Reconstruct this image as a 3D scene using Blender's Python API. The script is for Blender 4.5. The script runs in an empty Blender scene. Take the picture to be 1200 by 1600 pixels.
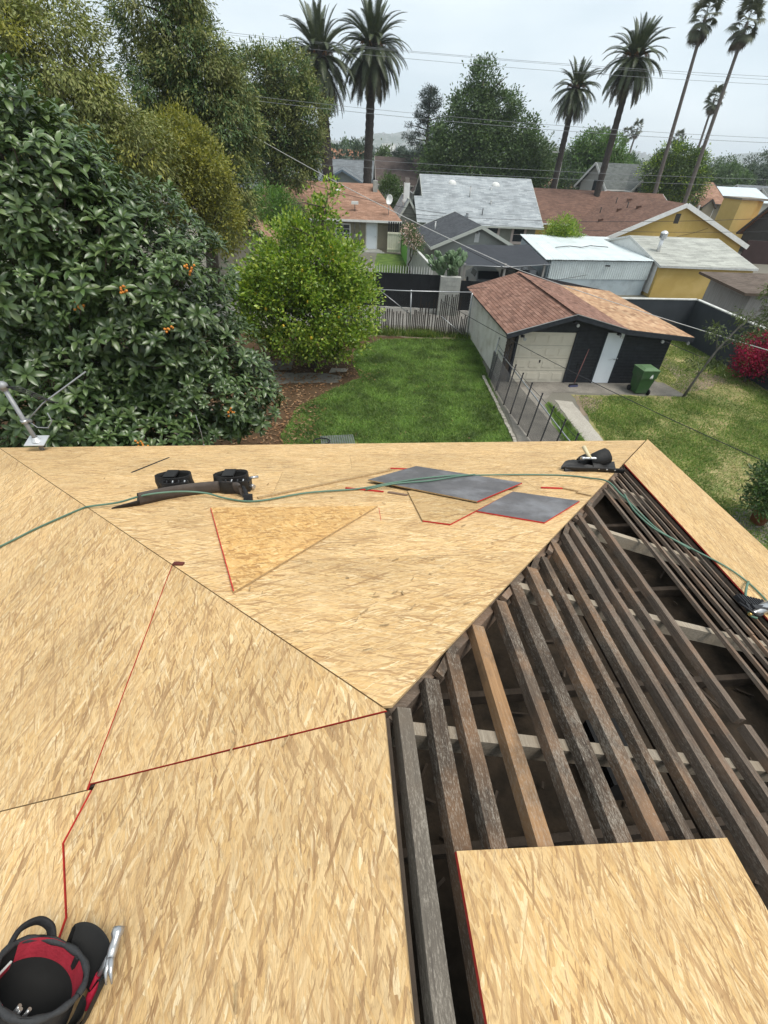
import bpy, math, random
import numpy as np
from mathutils import Vector, Matrix

random.seed(7)
rng = np.random.default_rng(11)
S = bpy.context.scene
COL = S.collection
rad = math.radians

# ---------------------------------------------------------------- camera, sky, sun, exposure
CAM_H = 7.2
pitch = math.atan2(800 - 234.88, 701.64)
cam = bpy.data.cameras.new('camera')
camo = bpy.data.objects.new('camera', cam)
COL.objects.link(camo)
cam.sensor_fit = 'VERTICAL'
cam.sensor_height = 36.0
cam.lens = 36.0 * 701.64 / 1600.0
cam.clip_start = 0.02
cam.clip_end = 9000
camo.matrix_world = (Matrix.Translation((0, 0, CAM_H)) @ Matrix.Rotation(math.pi / 2 - pitch, 4, 'X')
                     @ Matrix.Rotation(rad(2.937), 4, 'Z'))
S.camera = camo

SUN_EL, SUN_AZ = 66.0, 115.0            # degrees; azimuth clockwise from +Y (high, to the right)
world = bpy.data.worlds.new('World')
S.world = world
world.use_nodes = True
wt = world.node_tree
wt.nodes.clear()
w_out = wt.nodes.new('ShaderNodeOutputWorld')
w_bg = wt.nodes.new('ShaderNodeBackground')
w_sky = wt.nodes.new('ShaderNodeTexSky')
w_sky.sky_type = 'NISHITA'
w_sky.sun_disc = False
w_sky.sun_elevation = rad(SUN_EL)
w_sky.sun_rotation = rad(SUN_AZ)
w_co = wt.nodes.new('ShaderNodeTexCoord')
w_map = wt.nodes.new('ShaderNodeMapping')
w_map.inputs['Scale'].default_value = (1.0, 1.0, 3.2)
w_n = wt.nodes.new('ShaderNodeTexNoise')
w_n.inputs['Scale'].default_value = 2.6
w_n.inputs['Detail'].default_value = 6
w_n.inputs['Roughness'].default_value = 0.5
w_r = wt.nodes.new('ShaderNodeValToRGB')
w_r.color_ramp.elements[0].position = 0.34
w_r.color_ramp.elements[0].color = (5.7, 6.6, 7.2, 1)
w_r.color_ramp.elements[1].position = 0.68
w_r.color_ramp.elements[1].color = (7.6, 8.3, 8.65, 1)
w_mix = wt.nodes.new('ShaderNodeMix')
w_mix.data_type = 'RGBA'
w_mix.inputs[0].default_value = 0.93
wt.links.new(w_co.outputs['Generated'], w_map.inputs['Vector'])
wt.links.new(w_map.outputs[0], w_n.inputs['Vector'])
wt.links.new(w_n.outputs['Fac'], w_r.inputs[0])
wt.links.new(w_sky.outputs[0], w_mix.inputs[6])
wt.links.new(w_r.outputs[0], w_mix.inputs[7])
wt.links.new(w_mix.outputs[2], w_bg.inputs['Color'])
w_bg.inputs['Strength'].default_value = 0.09
wt.links.new(w_bg.outputs[0], w_out.inputs['Surface'])

sun = bpy.data.lights.new('sun', 'SUN')
sun.energy = 2.5
sun.angle = rad(28)
sun.color = (1.0, 0.955, 0.88)
suno = bpy.data.objects.new('sun', sun)
COL.objects.link(suno)
_d = Vector((math.sin(rad(SUN_AZ)) * math.cos(rad(SUN_EL)), math.cos(rad(SUN_AZ)) * math.cos(rad(SUN_EL)), math.sin(rad(SUN_EL))))
suno.rotation_euler = _d.to_track_quat('Z', 'Y').to_euler()
suno.location = (0, 0, 60)

vs = S.view_settings
vs.view_transform = 'Standard'
vs.look = 'None'
vs.gamma = 1
vs.use_curve_mapping = False
vs.exposure = 0.62
S.cycles.volume_bounces = 0
S.cycles.max_bounces = 6
S.cycles.transparent_max_bounces = 6

# ---------------------------------------------------------------- mesh helpers
class MB:
    def __init__(s):
        s.v, s.f, s.m, s.sm = [], [], [], []
    def add(s, vs_, fs, mi=0, smooth=False):
        o = len(s.v)
        s.v += [tuple(p) for p in vs_]
        for f in fs:
            s.f.append(tuple(i + o for i in f)); s.m.append(mi); s.sm.append(smooth)
    def box(s, x0, x1, y0, y1, z0, z1, mi=0):
        v = [(x, y, z) for z in (z0, z1) for y in (y0, y1) for x in (x0, x1)]
        s.add(v, [(0, 2, 3, 1), (4, 5, 7, 6), (0, 1, 5, 4), (2, 6, 7, 3), (0, 4, 6, 2), (1, 3, 7, 5)], mi)
    def obox(s, c, ax, ay, az, mi=0):
        c, ax, ay, az = map(Vector, (c, ax, ay, az))
        v = [c + ax * i + ay * j + az * k for k in (-1, 1) for j in (-1, 1) for i in (-1, 1)]
        s.add(v, [(0, 2, 3, 1), (4, 5, 7, 6), (0, 1, 5, 4), (2, 6, 7, 3), (0, 4, 6, 2), (1, 3, 7, 5)], mi)
    def beam(s, p, q, w, h, up=(0, 0, 1), mi=0):
        p, q, up = Vector(p), Vector(q), Vector(up)
        d = q - p
        a = d.cross(up)
        if a.length < 1e-6: a = d.cross(Vector((1, 0, 0)))
        a.normalize()
        b = a.cross(d).normalized()
        s.obox((p + q) / 2, d / 2, a * w / 2, b * h / 2, mi)
    def prism(s, pts, vec, mi=0, ms=None):
        """polygon pts extruded by vec (pts = top, ring order counterclockwise seen from above)"""
        n = len(pts); ms = mi if ms is None else ms
        p = [Vector(a) for a in pts]; q = [a + Vector(vec) for a in p]
        o = len(s.v)
        s.v += [tuple(a) for a in p + q]
        s.f.append(tuple(range(o, o + n))); s.m.append(mi); s.sm.append(False)
        s.f.append(tuple(range(o + 2 * n - 1, o + n - 1, -1))); s.m.append(mi); s.sm.append(False)
        for i in range(n):
            j = (i + 1) % n
            k = ms[i] if isinstance(ms, (list, tuple)) else ms
            s.f.append((o + j, o + i, o + n + i, o + n + j)); s.m.append(k); s.sm.append(False)
    def tube(s, pts, r, n=6, mi=0, cap=True, squash=None):
        pts = [Vector(p) for p in pts]
        if len(pts) < 2: return
        rs = r if isinstance(r, (list, tuple)) else [r] * len(pts)
        o = len(s.v)
        ref = None
        for i, p in enumerate(pts):
            d = (pts[min(i + 1, len(pts) - 1)] - pts[max(i - 1, 0)])
            if d.length < 1e-9: d = Vector((0, 0, 1))
            d.normalize()
            if ref is None:
                ref = d.cross(Vector((0, 0, 1)))
                if ref.length < 0.05: ref = d.cross(Vector((1, 0, 0)))
                ref.normalize()
            ref = (ref - d * ref.dot(d)).normalized()
            b = d.cross(ref)
            for k in range(n):
                a = 2 * math.pi * k / n
                s.v.append(tuple(p + (ref * math.cos(a) + b * math.sin(a) * (squash or 1)) * rs[i]))
        for i in range(len(pts) - 1):
            for k in range(n):
                k2 = (k + 1) % n
                s.f.append((o + i * n + k, o + i * n + k2, o + (i + 1) * n + k2, o + (i + 1) * n + k)); s.m.append(mi); s.sm.append(n > 4)
        if cap:
            s.f.append(tuple(o + k for k in reversed(range(n)))); s.m.append(mi); s.sm.append(False)
            e = o + (len(pts) - 1) * n
            s.f.append(tuple(e + k for k in range(n))); s.m.append(mi); s.sm.append(False)
    def lathe(s, prof, c=(0, 0, 0), n=16, mi=0, X=(1, 0, 0), Y=(0, 1, 0), Zv=(0, 0, 1), sx=1, sy=1, a0=0, a1=None, smooth=True, wob=0):
        c, X, Y, Zv = map(Vector, (c, X, Y, Zv))
        full = a1 is None
        a1 = 2 * math.pi if full else a1
        cols = n if full else n + 1
        o = len(s.v)
        for (r, z) in prof:
            for k in range(cols):
                a = a0 + (a1 - a0) * k / n
                rr = r * (1 + wob * math.sin(3 * a + z * 30) + wob * .6 * math.sin(5 * a + 1.3 - z * 20))
                s.v.append(tuple(c + X * (rr * sx * math.cos(a)) + Y * (rr * sy * math.sin(a)) + Zv * z))
        for i in range(len(prof) - 1):
            for k in range(n):
                k2 = (k + 1) % cols
                s.f.append((o + i * cols + k, o + i * cols + k2, o + (i + 1) * cols + k2, o + (i + 1) * cols + k)); s.m.append(mi); s.sm.append(smooth)
    def sphere(s, c, r, n=10, m=6, mi=0, sc=(1, 1, 1)):
        prof = [(max(1e-4, r * math.sin(math.pi * i / m)), -r * math.cos(math.pi * i / m) * sc[2]) for i in range(m + 1)]
        s.lathe(prof, c, n, mi, sx=sc[0], sy=sc[1])
    def mesh(s, name, mats):
        me = bpy.data.meshes.new(name)
        me.from_pydata(s.v, [], s.f)
        for m in mats: me.materials.append(m)
        if len(mats) > 1: me.polygons.foreach_set('material_index', s.m)
        if any(s.sm): me.polygons.foreach_set('use_smooth', s.sm)
        me.update()
        return me
    def build(s, name, mats, parent=None, matrix=None):
        mats = mats if isinstance(mats, (list, tuple)) else [mats]
        o = bpy.data.objects.new(name, s.mesh(name, mats))
        return place(o, parent, matrix)

def root_of(o):
    while o.parent: o = o.parent
    return o
def place(o, parent=None, matrix=None):
    """world-space mesh data; a part keeps its place when parented to a thing whose origin lies elsewhere"""
    COL.objects.link(o)
    if parent is not None:
        o.parent = parent
        if parent.parent is None and parent.type == 'EMPTY' and not parent.get('_local'):
            o.matrix_parent_inverse = Matrix.Translation(-parent.location)
    if matrix is not None: o.matrix_basis = matrix
    return o
def tag(o, label, cat, group=None, kind=None):
    if label: o['label'] = label
    if cat: o['category'] = cat
    if group: o['group'] = group
    if kind: o['kind'] = kind
    return o
LOCALS = []
def thing(name, label, cat, loc=(0, 0, 0), rz=None, group=None):
    o = bpy.data.objects.new(name, None)
    o.empty_display_size = 0.2
    COL.objects.link(o)
    o.location = loc
    if rz is not None:
        o.rotation_euler = (0, 0, rz); o['_local'] = 1; LOCALS.append(o)
    return tag(o, label, cat, group)
def solo(mb, name, mats, label, cat, group=None):
    """a thing that is one mesh: its origin goes to the bottom centre"""
    a = np.array(mb.v); lo, hi = a.min(0), a.max(0)
    c = np.array([(lo[0] + hi[0]) / 2, (lo[1] + hi[1]) / 2, lo[2]])
    mb.v = [tuple(p) for p in (a - c)]
    o = mb.build(name, mats)
    o.location = tuple(c)
    return tag(o, label, cat, group)
def struct(mb, name, mats):
    o = mb.build(name, mats); o['kind'] = 'structure'; return o
KIDS = {}
def copy_tree(o, parent=None):
    c = o.copy(); COL.objects.link(c)
    if parent is not None: c.parent = parent
    for ch in [x for x in bpy.data.objects if x.parent == o]: copy_tree(ch, c)
    return c
def np_mesh(name, V, F, mats, mi=None):
    """V (n,3), F (m,k) arrays"""
    me = bpy.data.meshes.new(name)
    V = np.asarray(V, dtype=np.float32); F = np.asarray(F, dtype=np.int32)
    me.vertices.add(len(V)); me.vertices.foreach_set('co', V.ravel())
    me.loops.add(F.size); me.loops.foreach_set('vertex_index', F.ravel())
    me.polygons.add(len(F))
    me.polygons.foreach_set('loop_start', np.arange(0, F.size, F.shape[1], dtype=np.int32))
    me.polygons.foreach_set('loop_total', np.full(len(F), F.shape[1], dtype=np.int32))
    for m in (mats if isinstance(mats, (list, tuple)) else [mats]): me.materials.append(m)
    if mi is not None: me.polygons.foreach_set('material_index', np.asarray(mi, dtype=np.int32))
    me.update(calc_edges=True); me.validate()
    return me

# ---------------------------------------------------------------- material helpers
def newmat(name):
    m = bpy.data.materials.new(name); m.use_nodes = True
    nt = m.node_tree; nt.nodes.clear()
    out = nt.nodes.new('ShaderNodeOutputMaterial'); b = nt.nodes.new('ShaderNodeBsdfPrincipled')
    nt.links.new(b.outputs[0], out.inputs[0])
    return m, nt, b
def L(nt, a, b): nt.links.new(a, b)
def nd(nt, t, **k):
    n = nt.nodes.new(t)
    for a, v in k.items():
        if a.startswith('i_'): n.inputs[a[2:].replace('_', ' ')].default_value = v
        else: setattr(n, a, v)
    return n
def coords(nt, kind='Object', scale=(1, 1, 1), rot=(0, 0, 0), loc=(0, 0, 0)):
    c = nd(nt, 'ShaderNodeTexCoord'); m = nd(nt, 'ShaderNodeMapping')
    m.inputs['Scale'].default_value = scale; m.inputs['Rotation'].default_value = rot; m.inputs['Location'].default_value = loc
    L(nt, c.outputs[kind], m.inputs[0]); return m.outputs[0]
def noise(nt, vec, scale, detail=3, rough=.55, dist=0):
    n = nd(nt, 'ShaderNodeTexNoise'); n.inputs['Scale'].default_value = scale; n.inputs['Detail'].default_value = detail
    n.inputs['Roughness'].default_value = rough; n.inputs['Distortion'].default_value = dist
    L(nt, vec, n.inputs['Vector']); return n.outputs['Fac']
def ramp(nt, fac, stops, interp='LINEAR'):
    r = nd(nt, 'ShaderNodeValToRGB'); cr = r.color_ramp; cr.interpolation = interp
    while len(cr.elements) < len(stops): cr.elements.new(0.5)
    for e_, (p, c) in zip(cr.elements, stops):
        e_.position = p; e_.color = (c, c, c, 1) if isinstance(c, (int, float)) else (*c, 1)
    L(nt, fac, r.inputs[0]); return r.outputs[0]
def mixc(nt, fac, a, b, blend='MIX'):
    m = nd(nt, 'ShaderNodeMix', data_type='RGBA', blend_type=blend)
    for s_, i in ((fac, 0), (a, 6), (b, 7)):
        if hasattr(s_, 'links'): L(nt, s_, m.inputs[i])
        elif i == 0: m.inputs[0].default_value = s_
        else: m.inputs[i].default_value = (*s_, 1) if isinstance(s_, tuple) else (s_, s_, s_, 1)
    return m.outputs[2]
def math_(nt, op, a, b=None, c=None):
    m = nd(nt, 'ShaderNodeMath', operation=op)
    for i, s_ in enumerate((a, b, c)):
        if s_ is None: continue
        if hasattr(s_, 'links'): L(nt, s_, m.inputs[i])
        else: m.inputs[i].default_value = s_
    return m.outputs[0]
def bump(nt, b, h, strength=.4, dist=.01):
    n = nd(nt, 'ShaderNodeBump'); n.inputs['Strength'].default_value = strength; n.inputs['Distance'].default_value = dist
    L(nt, h, n.inputs['Height']); L(nt, n.outputs[0], b.inputs['Normal'])
def simple(name, c1, c2=None, scale=3, rough=.8, bmp=0, bscale=None, stretch=(1, 1, 1), metal=0, spec=.3, dirt=None, dscale=1.2):
    m, nt, b = newmat(name)
    b.inputs['Roughness'].default_value = rough; b.inputs['Metallic'].default_value = metal
    b.inputs['Specular IOR Level'].default_value = spec
    c2 = c2 or tuple(x * .78 for x in c1)
    v = coords(nt, scale=stretch)
    f = noise(nt, v, scale, 5, .6)
    col = ramp(nt, f, [(.32, c2), (.66, c1)])
    if dirt:
        g = noise(nt, coords(nt), dscale, 6, .65)
        col = mixc(nt, ramp(nt, g, [(.5, 0), (.68, .75)]), col, dirt)
    L(nt, col, b.inputs['Base Color'])
    if bmp: bump(nt, b, noise(nt, v, bscale or scale * 6, 4, .6), bmp, .01)
    return m
def island(name, cols, rough=.5, spec=.4, trans=.25, nscale=.7, bright=(.75, 1.15), tcol=None):
    """leaf material: colour differs from leaf to leaf and from bough to bough"""
    m, nt, b = newmat(name)
    b.inputs['Roughness'].default_value = rough; b.inputs['Specular IOR Level'].default_value = spec
    g = nd(nt, 'ShaderNodeNewGeometry')
    n = len(cols)
    col = ramp(nt, g.outputs['Random Per Island'], [(i / max(1, n - 1), c) for i, c in enumerate(cols)])
    f = noise(nt, coords(nt), nscale, 4, .6)
    col = mixc(nt, 1.0, col, ramp(nt, f, [(.3, bright[0]), (.7, bright[1])]), 'MULTIPLY')
    L(nt, col, b.inputs['Base Color'])
    if trans:
        t = nd(nt, 'ShaderNodeBsdfTranslucent'); mx = nd(nt, 'ShaderNodeMixShader'); mx.inputs[0].default_value = trans
        t2 = mixc(nt, 1.0, col, tcol or (1.25, 1.35, .7), 'MULTIPLY'); L(nt, t2, t.inputs[0])
        out = [x for x in nt.nodes if x.type == 'OUTPUT_MATERIAL'][0]
        L(nt, b.outputs[0], mx.inputs[1]); L(nt, t.outputs[0], mx.inputs[2]); L(nt, mx.outputs[0], out.inputs[0])
    return m

def osb_mat(name, ang=(0, .16, -.22, .45, -.5), scl=1.0, tint=(1, 1, 1), aspect=(6.6, 68.0)):
    """oriented strand board: layers of long flakes, colour and relief per flake, in the sheet's own x (strands) and y"""
    m, nt, b = newmat(name)
    b.inputs['Roughness'].default_value = .72; b.inputs['Specular IOR Level'].default_value = .25
    tc = nd(nt, 'ShaderNodeTexCoord'); oi = nd(nt, 'ShaderNodeObjectInfo')
    off = nd(nt, 'ShaderNodeVectorMath', operation='SCALE'); off.inputs[0].default_value = (37.0, 53.0, 0); L(nt, oi.outputs['Random'], off.inputs['Scale'])
    add = nd(nt, 'ShaderNodeVectorMath', operation='ADD'); L(nt, tc.outputs['Object'], add.inputs[0]); L(nt, off.outputs[0], add.inputs[1])
    nz = nd(nt, 'ShaderNodeTexNoise'); nz.inputs['Scale'].default_value = 22; nz.inputs['Detail'].default_value = 3; L(nt, add.outputs[0], nz.inputs['Vector'])
    sb = nd(nt, 'ShaderNodeVectorMath', operation='SUBTRACT'); L(nt, nz.outputs['Color'], sb.inputs[0]); sb.inputs[1].default_value = (.5, .5, .5)
    sc = nd(nt, 'ShaderNodeVectorMath', operation='SCALE'); sc.inputs['Scale'].default_value = .011; L(nt, sb.outputs[0], sc.inputs[0])
    ad2 = nd(nt, 'ShaderNodeVectorMath', operation='ADD'); L(nt, add.outputs[0], ad2.inputs[0]); L(nt, sc.outputs[0], ad2.inputs[1])
    P = ad2.outputs[0]
    col = None; hgt = None
    cream, tan_, gold, brown = (.71, .505, .262), (.51, .318, .138), (.62, .402, .176), (.31, .17, .072)
    def flakes(a, q, k, asp=aspect):
        mp = nd(nt, 'ShaderNodeMapping'); L(nt, P, mp.inputs[0]); mp.inputs['Rotation'].default_value = (0, 0, a)
        mp.inputs['Location'].default_value = (k * 3.7, k * 1.9, 0)
        s2 = nd(nt, 'ShaderNodeVectorMath', operation='MULTIPLY'); L(nt, mp.outputs[0], s2.inputs[0]); s2.inputs[1].default_value = (asp[0] * q, asp[1] * q, 1)
        vo = nd(nt, 'ShaderNodeTexVoronoi', voronoi_dimensions='2D', distance='CHEBYCHEV'); vo.inputs['Scale'].default_value = 1
        L(nt, s2.outputs[0], vo.inputs['Vector'])
        sp = nd(nt, 'ShaderNodeSeparateColor'); L(nt, vo.outputs['Color'], sp.inputs[0]); return sp.outputs, vo.outputs['Distance']
    for k, a in enumerate(ang):
        sp, ds = flakes(a, scl * (1, 1.25, 1.6, 1.1, 2.2)[k], k)
        c = ramp(nt, sp[0], [(0, brown), (.06, (.43, .27, .125)), (.15, tan_), (.36, gold), (.58, cream), (.82, (.55, .37, .18)), (1, (.78, .61, .37))])
        h = math_(nt, 'ADD', math_(nt, 'MULTIPLY', sp[2], .7), math_(nt, 'MULTIPLY', ds, -.5))
        if col is None: col, hgt = c, h
        else:
            f = math_(nt, 'GREATER_THAN', sp[1], .5 + .055 * k)
            col = mixc(nt, math_(nt, 'MULTIPLY', f, .95), col, c); hgt = mixc(nt, f, hgt, math_(nt, 'ADD', h, .25 * k))
    # a few large darker flakes on top
    for k, a in ((7, .12), (8, -.5), (9, -.1), (10, .33)):
        sp, ds = flakes(a, (.9 if k < 9 else 1.7) * scl, k)
        col = mixc(nt, math_(nt, 'MULTIPLY', math_(nt, 'GREATER_THAN', sp[1], .978 if k < 9 else .945), .78), col, mixc(nt, sp[0], (.28, .16, .072), (.46, .28, .13)))
    for k, a in ((3, .45), (2, -.22), (0, 0)):      # micro-shadow along flake edges, painted into the colour
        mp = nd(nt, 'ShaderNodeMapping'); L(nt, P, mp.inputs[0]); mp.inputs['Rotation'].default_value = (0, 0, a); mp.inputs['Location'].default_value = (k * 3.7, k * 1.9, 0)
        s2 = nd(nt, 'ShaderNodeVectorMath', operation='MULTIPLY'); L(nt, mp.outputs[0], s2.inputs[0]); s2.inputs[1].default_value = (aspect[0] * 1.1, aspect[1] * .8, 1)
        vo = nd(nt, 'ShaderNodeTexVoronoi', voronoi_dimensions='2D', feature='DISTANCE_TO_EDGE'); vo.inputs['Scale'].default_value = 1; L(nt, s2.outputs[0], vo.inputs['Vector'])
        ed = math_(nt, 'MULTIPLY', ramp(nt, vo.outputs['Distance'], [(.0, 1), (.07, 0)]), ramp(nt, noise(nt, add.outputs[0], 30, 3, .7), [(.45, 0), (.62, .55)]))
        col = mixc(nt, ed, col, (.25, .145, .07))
    # fines: patches of small chips, wood grain inside the flakes, dark specks, broad tone changes
    g = nd(nt, 'ShaderNodeMapping'); L(nt, add.outputs[0], g.inputs[0]); g.inputs['Scale'].default_value = (22, 430, 1)
    gr = noise(nt, g.outputs[0], 1, 4, .65)
    fi = nd(nt, 'ShaderNodeMapping'); L(nt, P, fi.inputs[0]); fi.inputs['Scale'].default_value = (42, 150, 1); fi.inputs['Rotation'].default_value = (0, 0, -.15)
    fn = noise(nt, fi.outputs[0], 1, 5, .75, .6)
    fines = ramp(nt, fn, [(.3, (.40, .24, .11)), (.45, (.56, .365, .175)), (.6, (.66, .46, .245)), (.75, (.74, .55, .32))])
    col = mixc(nt, ramp(nt, noise(nt, add.outputs[0], 3.2, 5, .7), [(.44, .05), (.70, .6)]), col, fines)
    col = mixc(nt, 1, col, ramp(nt, gr, [(.28, .76), (.72, 1.14)]), 'MULTIPLY')
    sp, ds = flakes(.25, 1, 11, (38, 240))
    col = mixc(nt, math_(nt, 'MULTIPLY', math_(nt, 'GREATER_THAN', sp[0], .982), .6), col, (.25, .135, .06))
    sp, ds = flakes(.7, 1, 12, (55, 230))
    col = mixc(nt, math_(nt, 'MULTIPLY', math_(nt, 'GREATER_THAN', sp[0], .9945), .5), col, (.27, .15, .07))
    big = noise(nt, add.outputs[0], 1.4, 4, .6)
    col = mixc(nt, 1, col, ramp(nt, big, [(.3, .87), (.7, 1.1)]), 'MULTIPLY')
    col = mixc(nt, 1, col, mixc(nt, oi.outputs['Random'], tuple(.94 * t for t in tint), tuple(1.06 * t for t in tint)), 'MULTIPLY')
    L(nt, col, b.inputs['Base Color'])
    bump(nt, b, math_(nt, 'ADD', hgt, math_(nt, 'ADD', math_(nt, 'MULTIPLY', gr, .5), fn)), .7, .003)
    return m

def shingle_mat(name, cols, bw=.33, bh=.145, bmp=.5):
    """asphalt shingles in the slope's own x (along the eave) and y (up the slope)"""
    m, nt, b = newmat(name)
    b.inputs['Roughness'].default_value = .92; b.inputs['Specular IOR Level'].default_value = .2
    v = coords(nt)
    br = nd(nt, 'ShaderNodeTexBrick', offset=.5); L(nt, v, br.inputs['Vector'])
    br.inputs['Scale'].default_value = 1; br.inputs['Brick Width'].default_value = bw; br.inputs['Row Height'].default_value = bh
    br.inputs['Mortar Size'].default_value = .008; br.inputs['Color1'].default_value = (0, 0, 0, 1); br.inputs['Color2'].default_value = (1, 1, 1, 1)
    br.inputs['Mortar'].default_value = (.2, .2, .2, 1); br.inputs['Mortar Smooth'].default_value = .3
    s_ = nd(nt, 'ShaderNodeSeparateColor'); L(nt, br.outputs['Color'], s_.inputs[0])
    col = ramp(nt, s_.outputs[0], [(i / (len(cols) - 1), c) for i, c in enumerate(cols)])
    mo = mixc(nt, br.outputs['Fac'], 1.0, .62)
    col = mixc(nt, 1, col, mo, 'MULTIPLY')
    f = noise(nt, v, .9, 5, .6); col = mixc(nt, 1, col, ramp(nt, f, [(.3, .8), (.7, 1.14)]), 'MULTIPLY')
    gr = noise(nt, v, 90, 2, .6); col = mixc(nt, 1, col, ramp(nt, gr, [(.3, .85), (.7, 1.12)]), 'MULTIPLY')
    L(nt, col, b.inputs['Base Color'])
    bump(nt, b, math_(nt, 'MULTIPLY', br.outputs['Fac'], -1), bmp, .02)
    return m
# ---------------------------------------------------------------- materials
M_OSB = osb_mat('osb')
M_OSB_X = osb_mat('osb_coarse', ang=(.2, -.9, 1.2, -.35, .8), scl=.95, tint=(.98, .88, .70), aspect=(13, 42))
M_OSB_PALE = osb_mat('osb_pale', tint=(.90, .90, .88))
M_OSBEDGE = simple('osb_edge', (.42, .29, .15), (.26, .17, .08), 40, .85)
M_RED = simple('red_edge_paint', (.50, .035, .025), (.34, .03, .025), 30, .7)
def board_mat(name, a, b_, c, speck=.45):
    m, nt, b = newmat(name)
    b.inputs['Roughness'].default_value = .9; b.inputs['Specular IOR Level'].default_value = .2
    oi = nd(nt, 'ShaderNodeObjectInfo')
    tc = nd(nt, 'ShaderNodeTexCoord')
    off = nd(nt, 'ShaderNodeVectorMath', operation='SCALE'); off.inputs[0].default_value = (17, 29, 0); L(nt, oi.outputs['Random'], off.inputs['Scale'])
    add = nd(nt, 'ShaderNodeVectorMath', operation='ADD'); L(nt, tc.outputs['Object'], add.inputs[0]); L(nt, off.outputs[0], add.inputs[1])
    mp = nd(nt, 'ShaderNodeMapping'); L(nt, add.outputs[0], mp.inputs[0]); mp.inputs['Scale'].default_value = (3.0, 60, 60)
    g = noise(nt, mp.outputs[0], 1, 5, .65)
    f = noise(nt, add.outputs[0], 2.2, 5, .65)
    col = ramp(nt, g, [(.3, b_), (.7, a)])
    col = mixc(nt, ramp(nt, f, [(.46, 0), (.66, .9)]), col, c)
    col = mixc(nt, 1, col, mixc(nt, oi.outputs['Random'], .75, 1.25), 'MULTIPLY')
    sm = nd(nt, 'ShaderNodeMapping'); L(nt, add.outputs[0], sm.inputs[0]); sm.inputs['Scale'].default_value = (.3, 1, 1)
    sp = noise(nt, sm.outputs[0], 190, 5, .8)
    lo = noise(nt, add.outputs[0], 3.1, 3, .6)
    th = math_(nt, 'ADD', sp, math_(nt, 'MULTIPLY', math_(nt, 'SUBTRACT', lo, .5), .35))
    col = mixc(nt, ramp(nt, th, [(.51, 0), (.68, speck)]), col, (.34, .305, .255))
    L(nt, col, b.inputs['Base Color'])
    bump(nt, b, math_(nt, 'ADD', g, sp), .5, .004)
    return m
M_BOARD = board_mat('weathered_board', (.115, .085, .062), (.042, .031, .024), (.19, .112, .064), .7)
M_BOARD_TAN = board_mat('weathered_board_tan', (.38, .225, .115), (.24, .135, .066), (.08, .058, .042), .45)
M_BOARD_GREY = board_mat('tarred_board', (.14, .122, .10), (.07, .06, .05), (.115, .092, .07), .6)
M_BOARD_FAR = board_mat('dry_board', (.17, .128, .098), (.07, .053, .041), (.20, .12, .075), .4)
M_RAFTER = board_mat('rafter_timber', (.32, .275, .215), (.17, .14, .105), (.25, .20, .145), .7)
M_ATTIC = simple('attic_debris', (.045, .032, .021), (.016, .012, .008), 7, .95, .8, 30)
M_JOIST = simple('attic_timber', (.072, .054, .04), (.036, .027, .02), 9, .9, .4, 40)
M_WALL_H = simple('stucco_house', (.46, .43, .37), (.40, .37, .32), 2, .9, .3, 60)
M_GAPSHADE = simple('gap_shade', (.02, .02, .02), (.012, .012, .012), 5, .9)  # near-black colour standing for the shade inside a gap and an opening

# ---------------------------------------------------------------- the house being re-roofed
YAW = rad(7.07)
RV = Vector((-math.sin(YAW), math.cos(YAW), 0)); EV = Vector((math.cos(YAW), math.sin(YAW), 0)); ZV = Vector((0, 0, 1))
APEX = Vector((.0528, .8028, CAM_H - 1.5674))
WR, WL, HL = 4.342, 4.4864, 4.6279
DROP = .373 * WR
EAVE_Z = APEX.z - DROP
def frame(which):
    d = {'L': -EV * WL - ZV * DROP, 'R': EV * WR - ZV * DROP, 'H': RV * HL - ZV * DROP}[which]
    vm = d.length; d = d.normalized()
    u = {'L': RV, 'R': -RV, 'H': EV}[which]
    n = u.cross(d)
    M = Matrix((( u.x, d.x, n.x, APEX.x), (u.y, d.y, n.y, APEX.y), (u.z, d.z, n.z, APEX.z), (0, 0, 0, 1)))
    return M, vm
FR = {k: frame(k) for k in 'LRH'}
def fpt(k, u, v, n=0): return FR[k][0] @ Vector((u, v, n))
FL, VL = FR['L']; FRR, VR = FR['R']; FH, VH = FR['H']
house = thing('house', 'house being re-roofed in front, with new tan strand board sheets and bare dark boards', 'house', (APEX.x, APEX.y, 0))

def ln(p, q):
    dx, dy = q[0] - p[0], q[1] - p[1]; l = math.hypot(dx, dy)
    return (dy / l, -dx / l, (dy * p[0] - dx * p[1]) / l)
def clip(poly, a, b, c):
    """keep a*x + b*y <= c"""
    out = []
    for i in range(len(poly)):
        p, q = poly[i], poly[(i + 1) % len(poly)]
        dp, dq = a * p[0] + b * p[1] - c, a * q[0] + b * q[1] - c
        if dp <= 0: out.append(p)
        if (dp < 0) != (dq < 0) and dp != dq and dp * dq < 0:
            t = dp / (dp - dq); out.append((p[0] + (q[0] - p[0]) * t, p[1] + (q[1] - p[1]) * t))
    return out
def inset(poly, g):
    """shrink a convex polygon by g on every side"""
    n = len(poly); r = poly
    ar = sum(poly[i][0] * poly[(i + 1) % n][1] - poly[(i + 1) % n][0] * poly[i][1] for i in range(n))
    for i in range(n):
        p, q = poly[i], poly[(i + 1) % n]
        dx, dy = q[0] - p[0], q[1] - p[1]; l = math.hypot(dx, dy)
        if l < 1e-6: continue
        nx, ny = (dy / l, -dx / l) if ar > 0 else (-dy / l, dx / l)
        r = clip(r, nx, ny, nx * p[0] + ny * p[1] - g)
    return r
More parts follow.
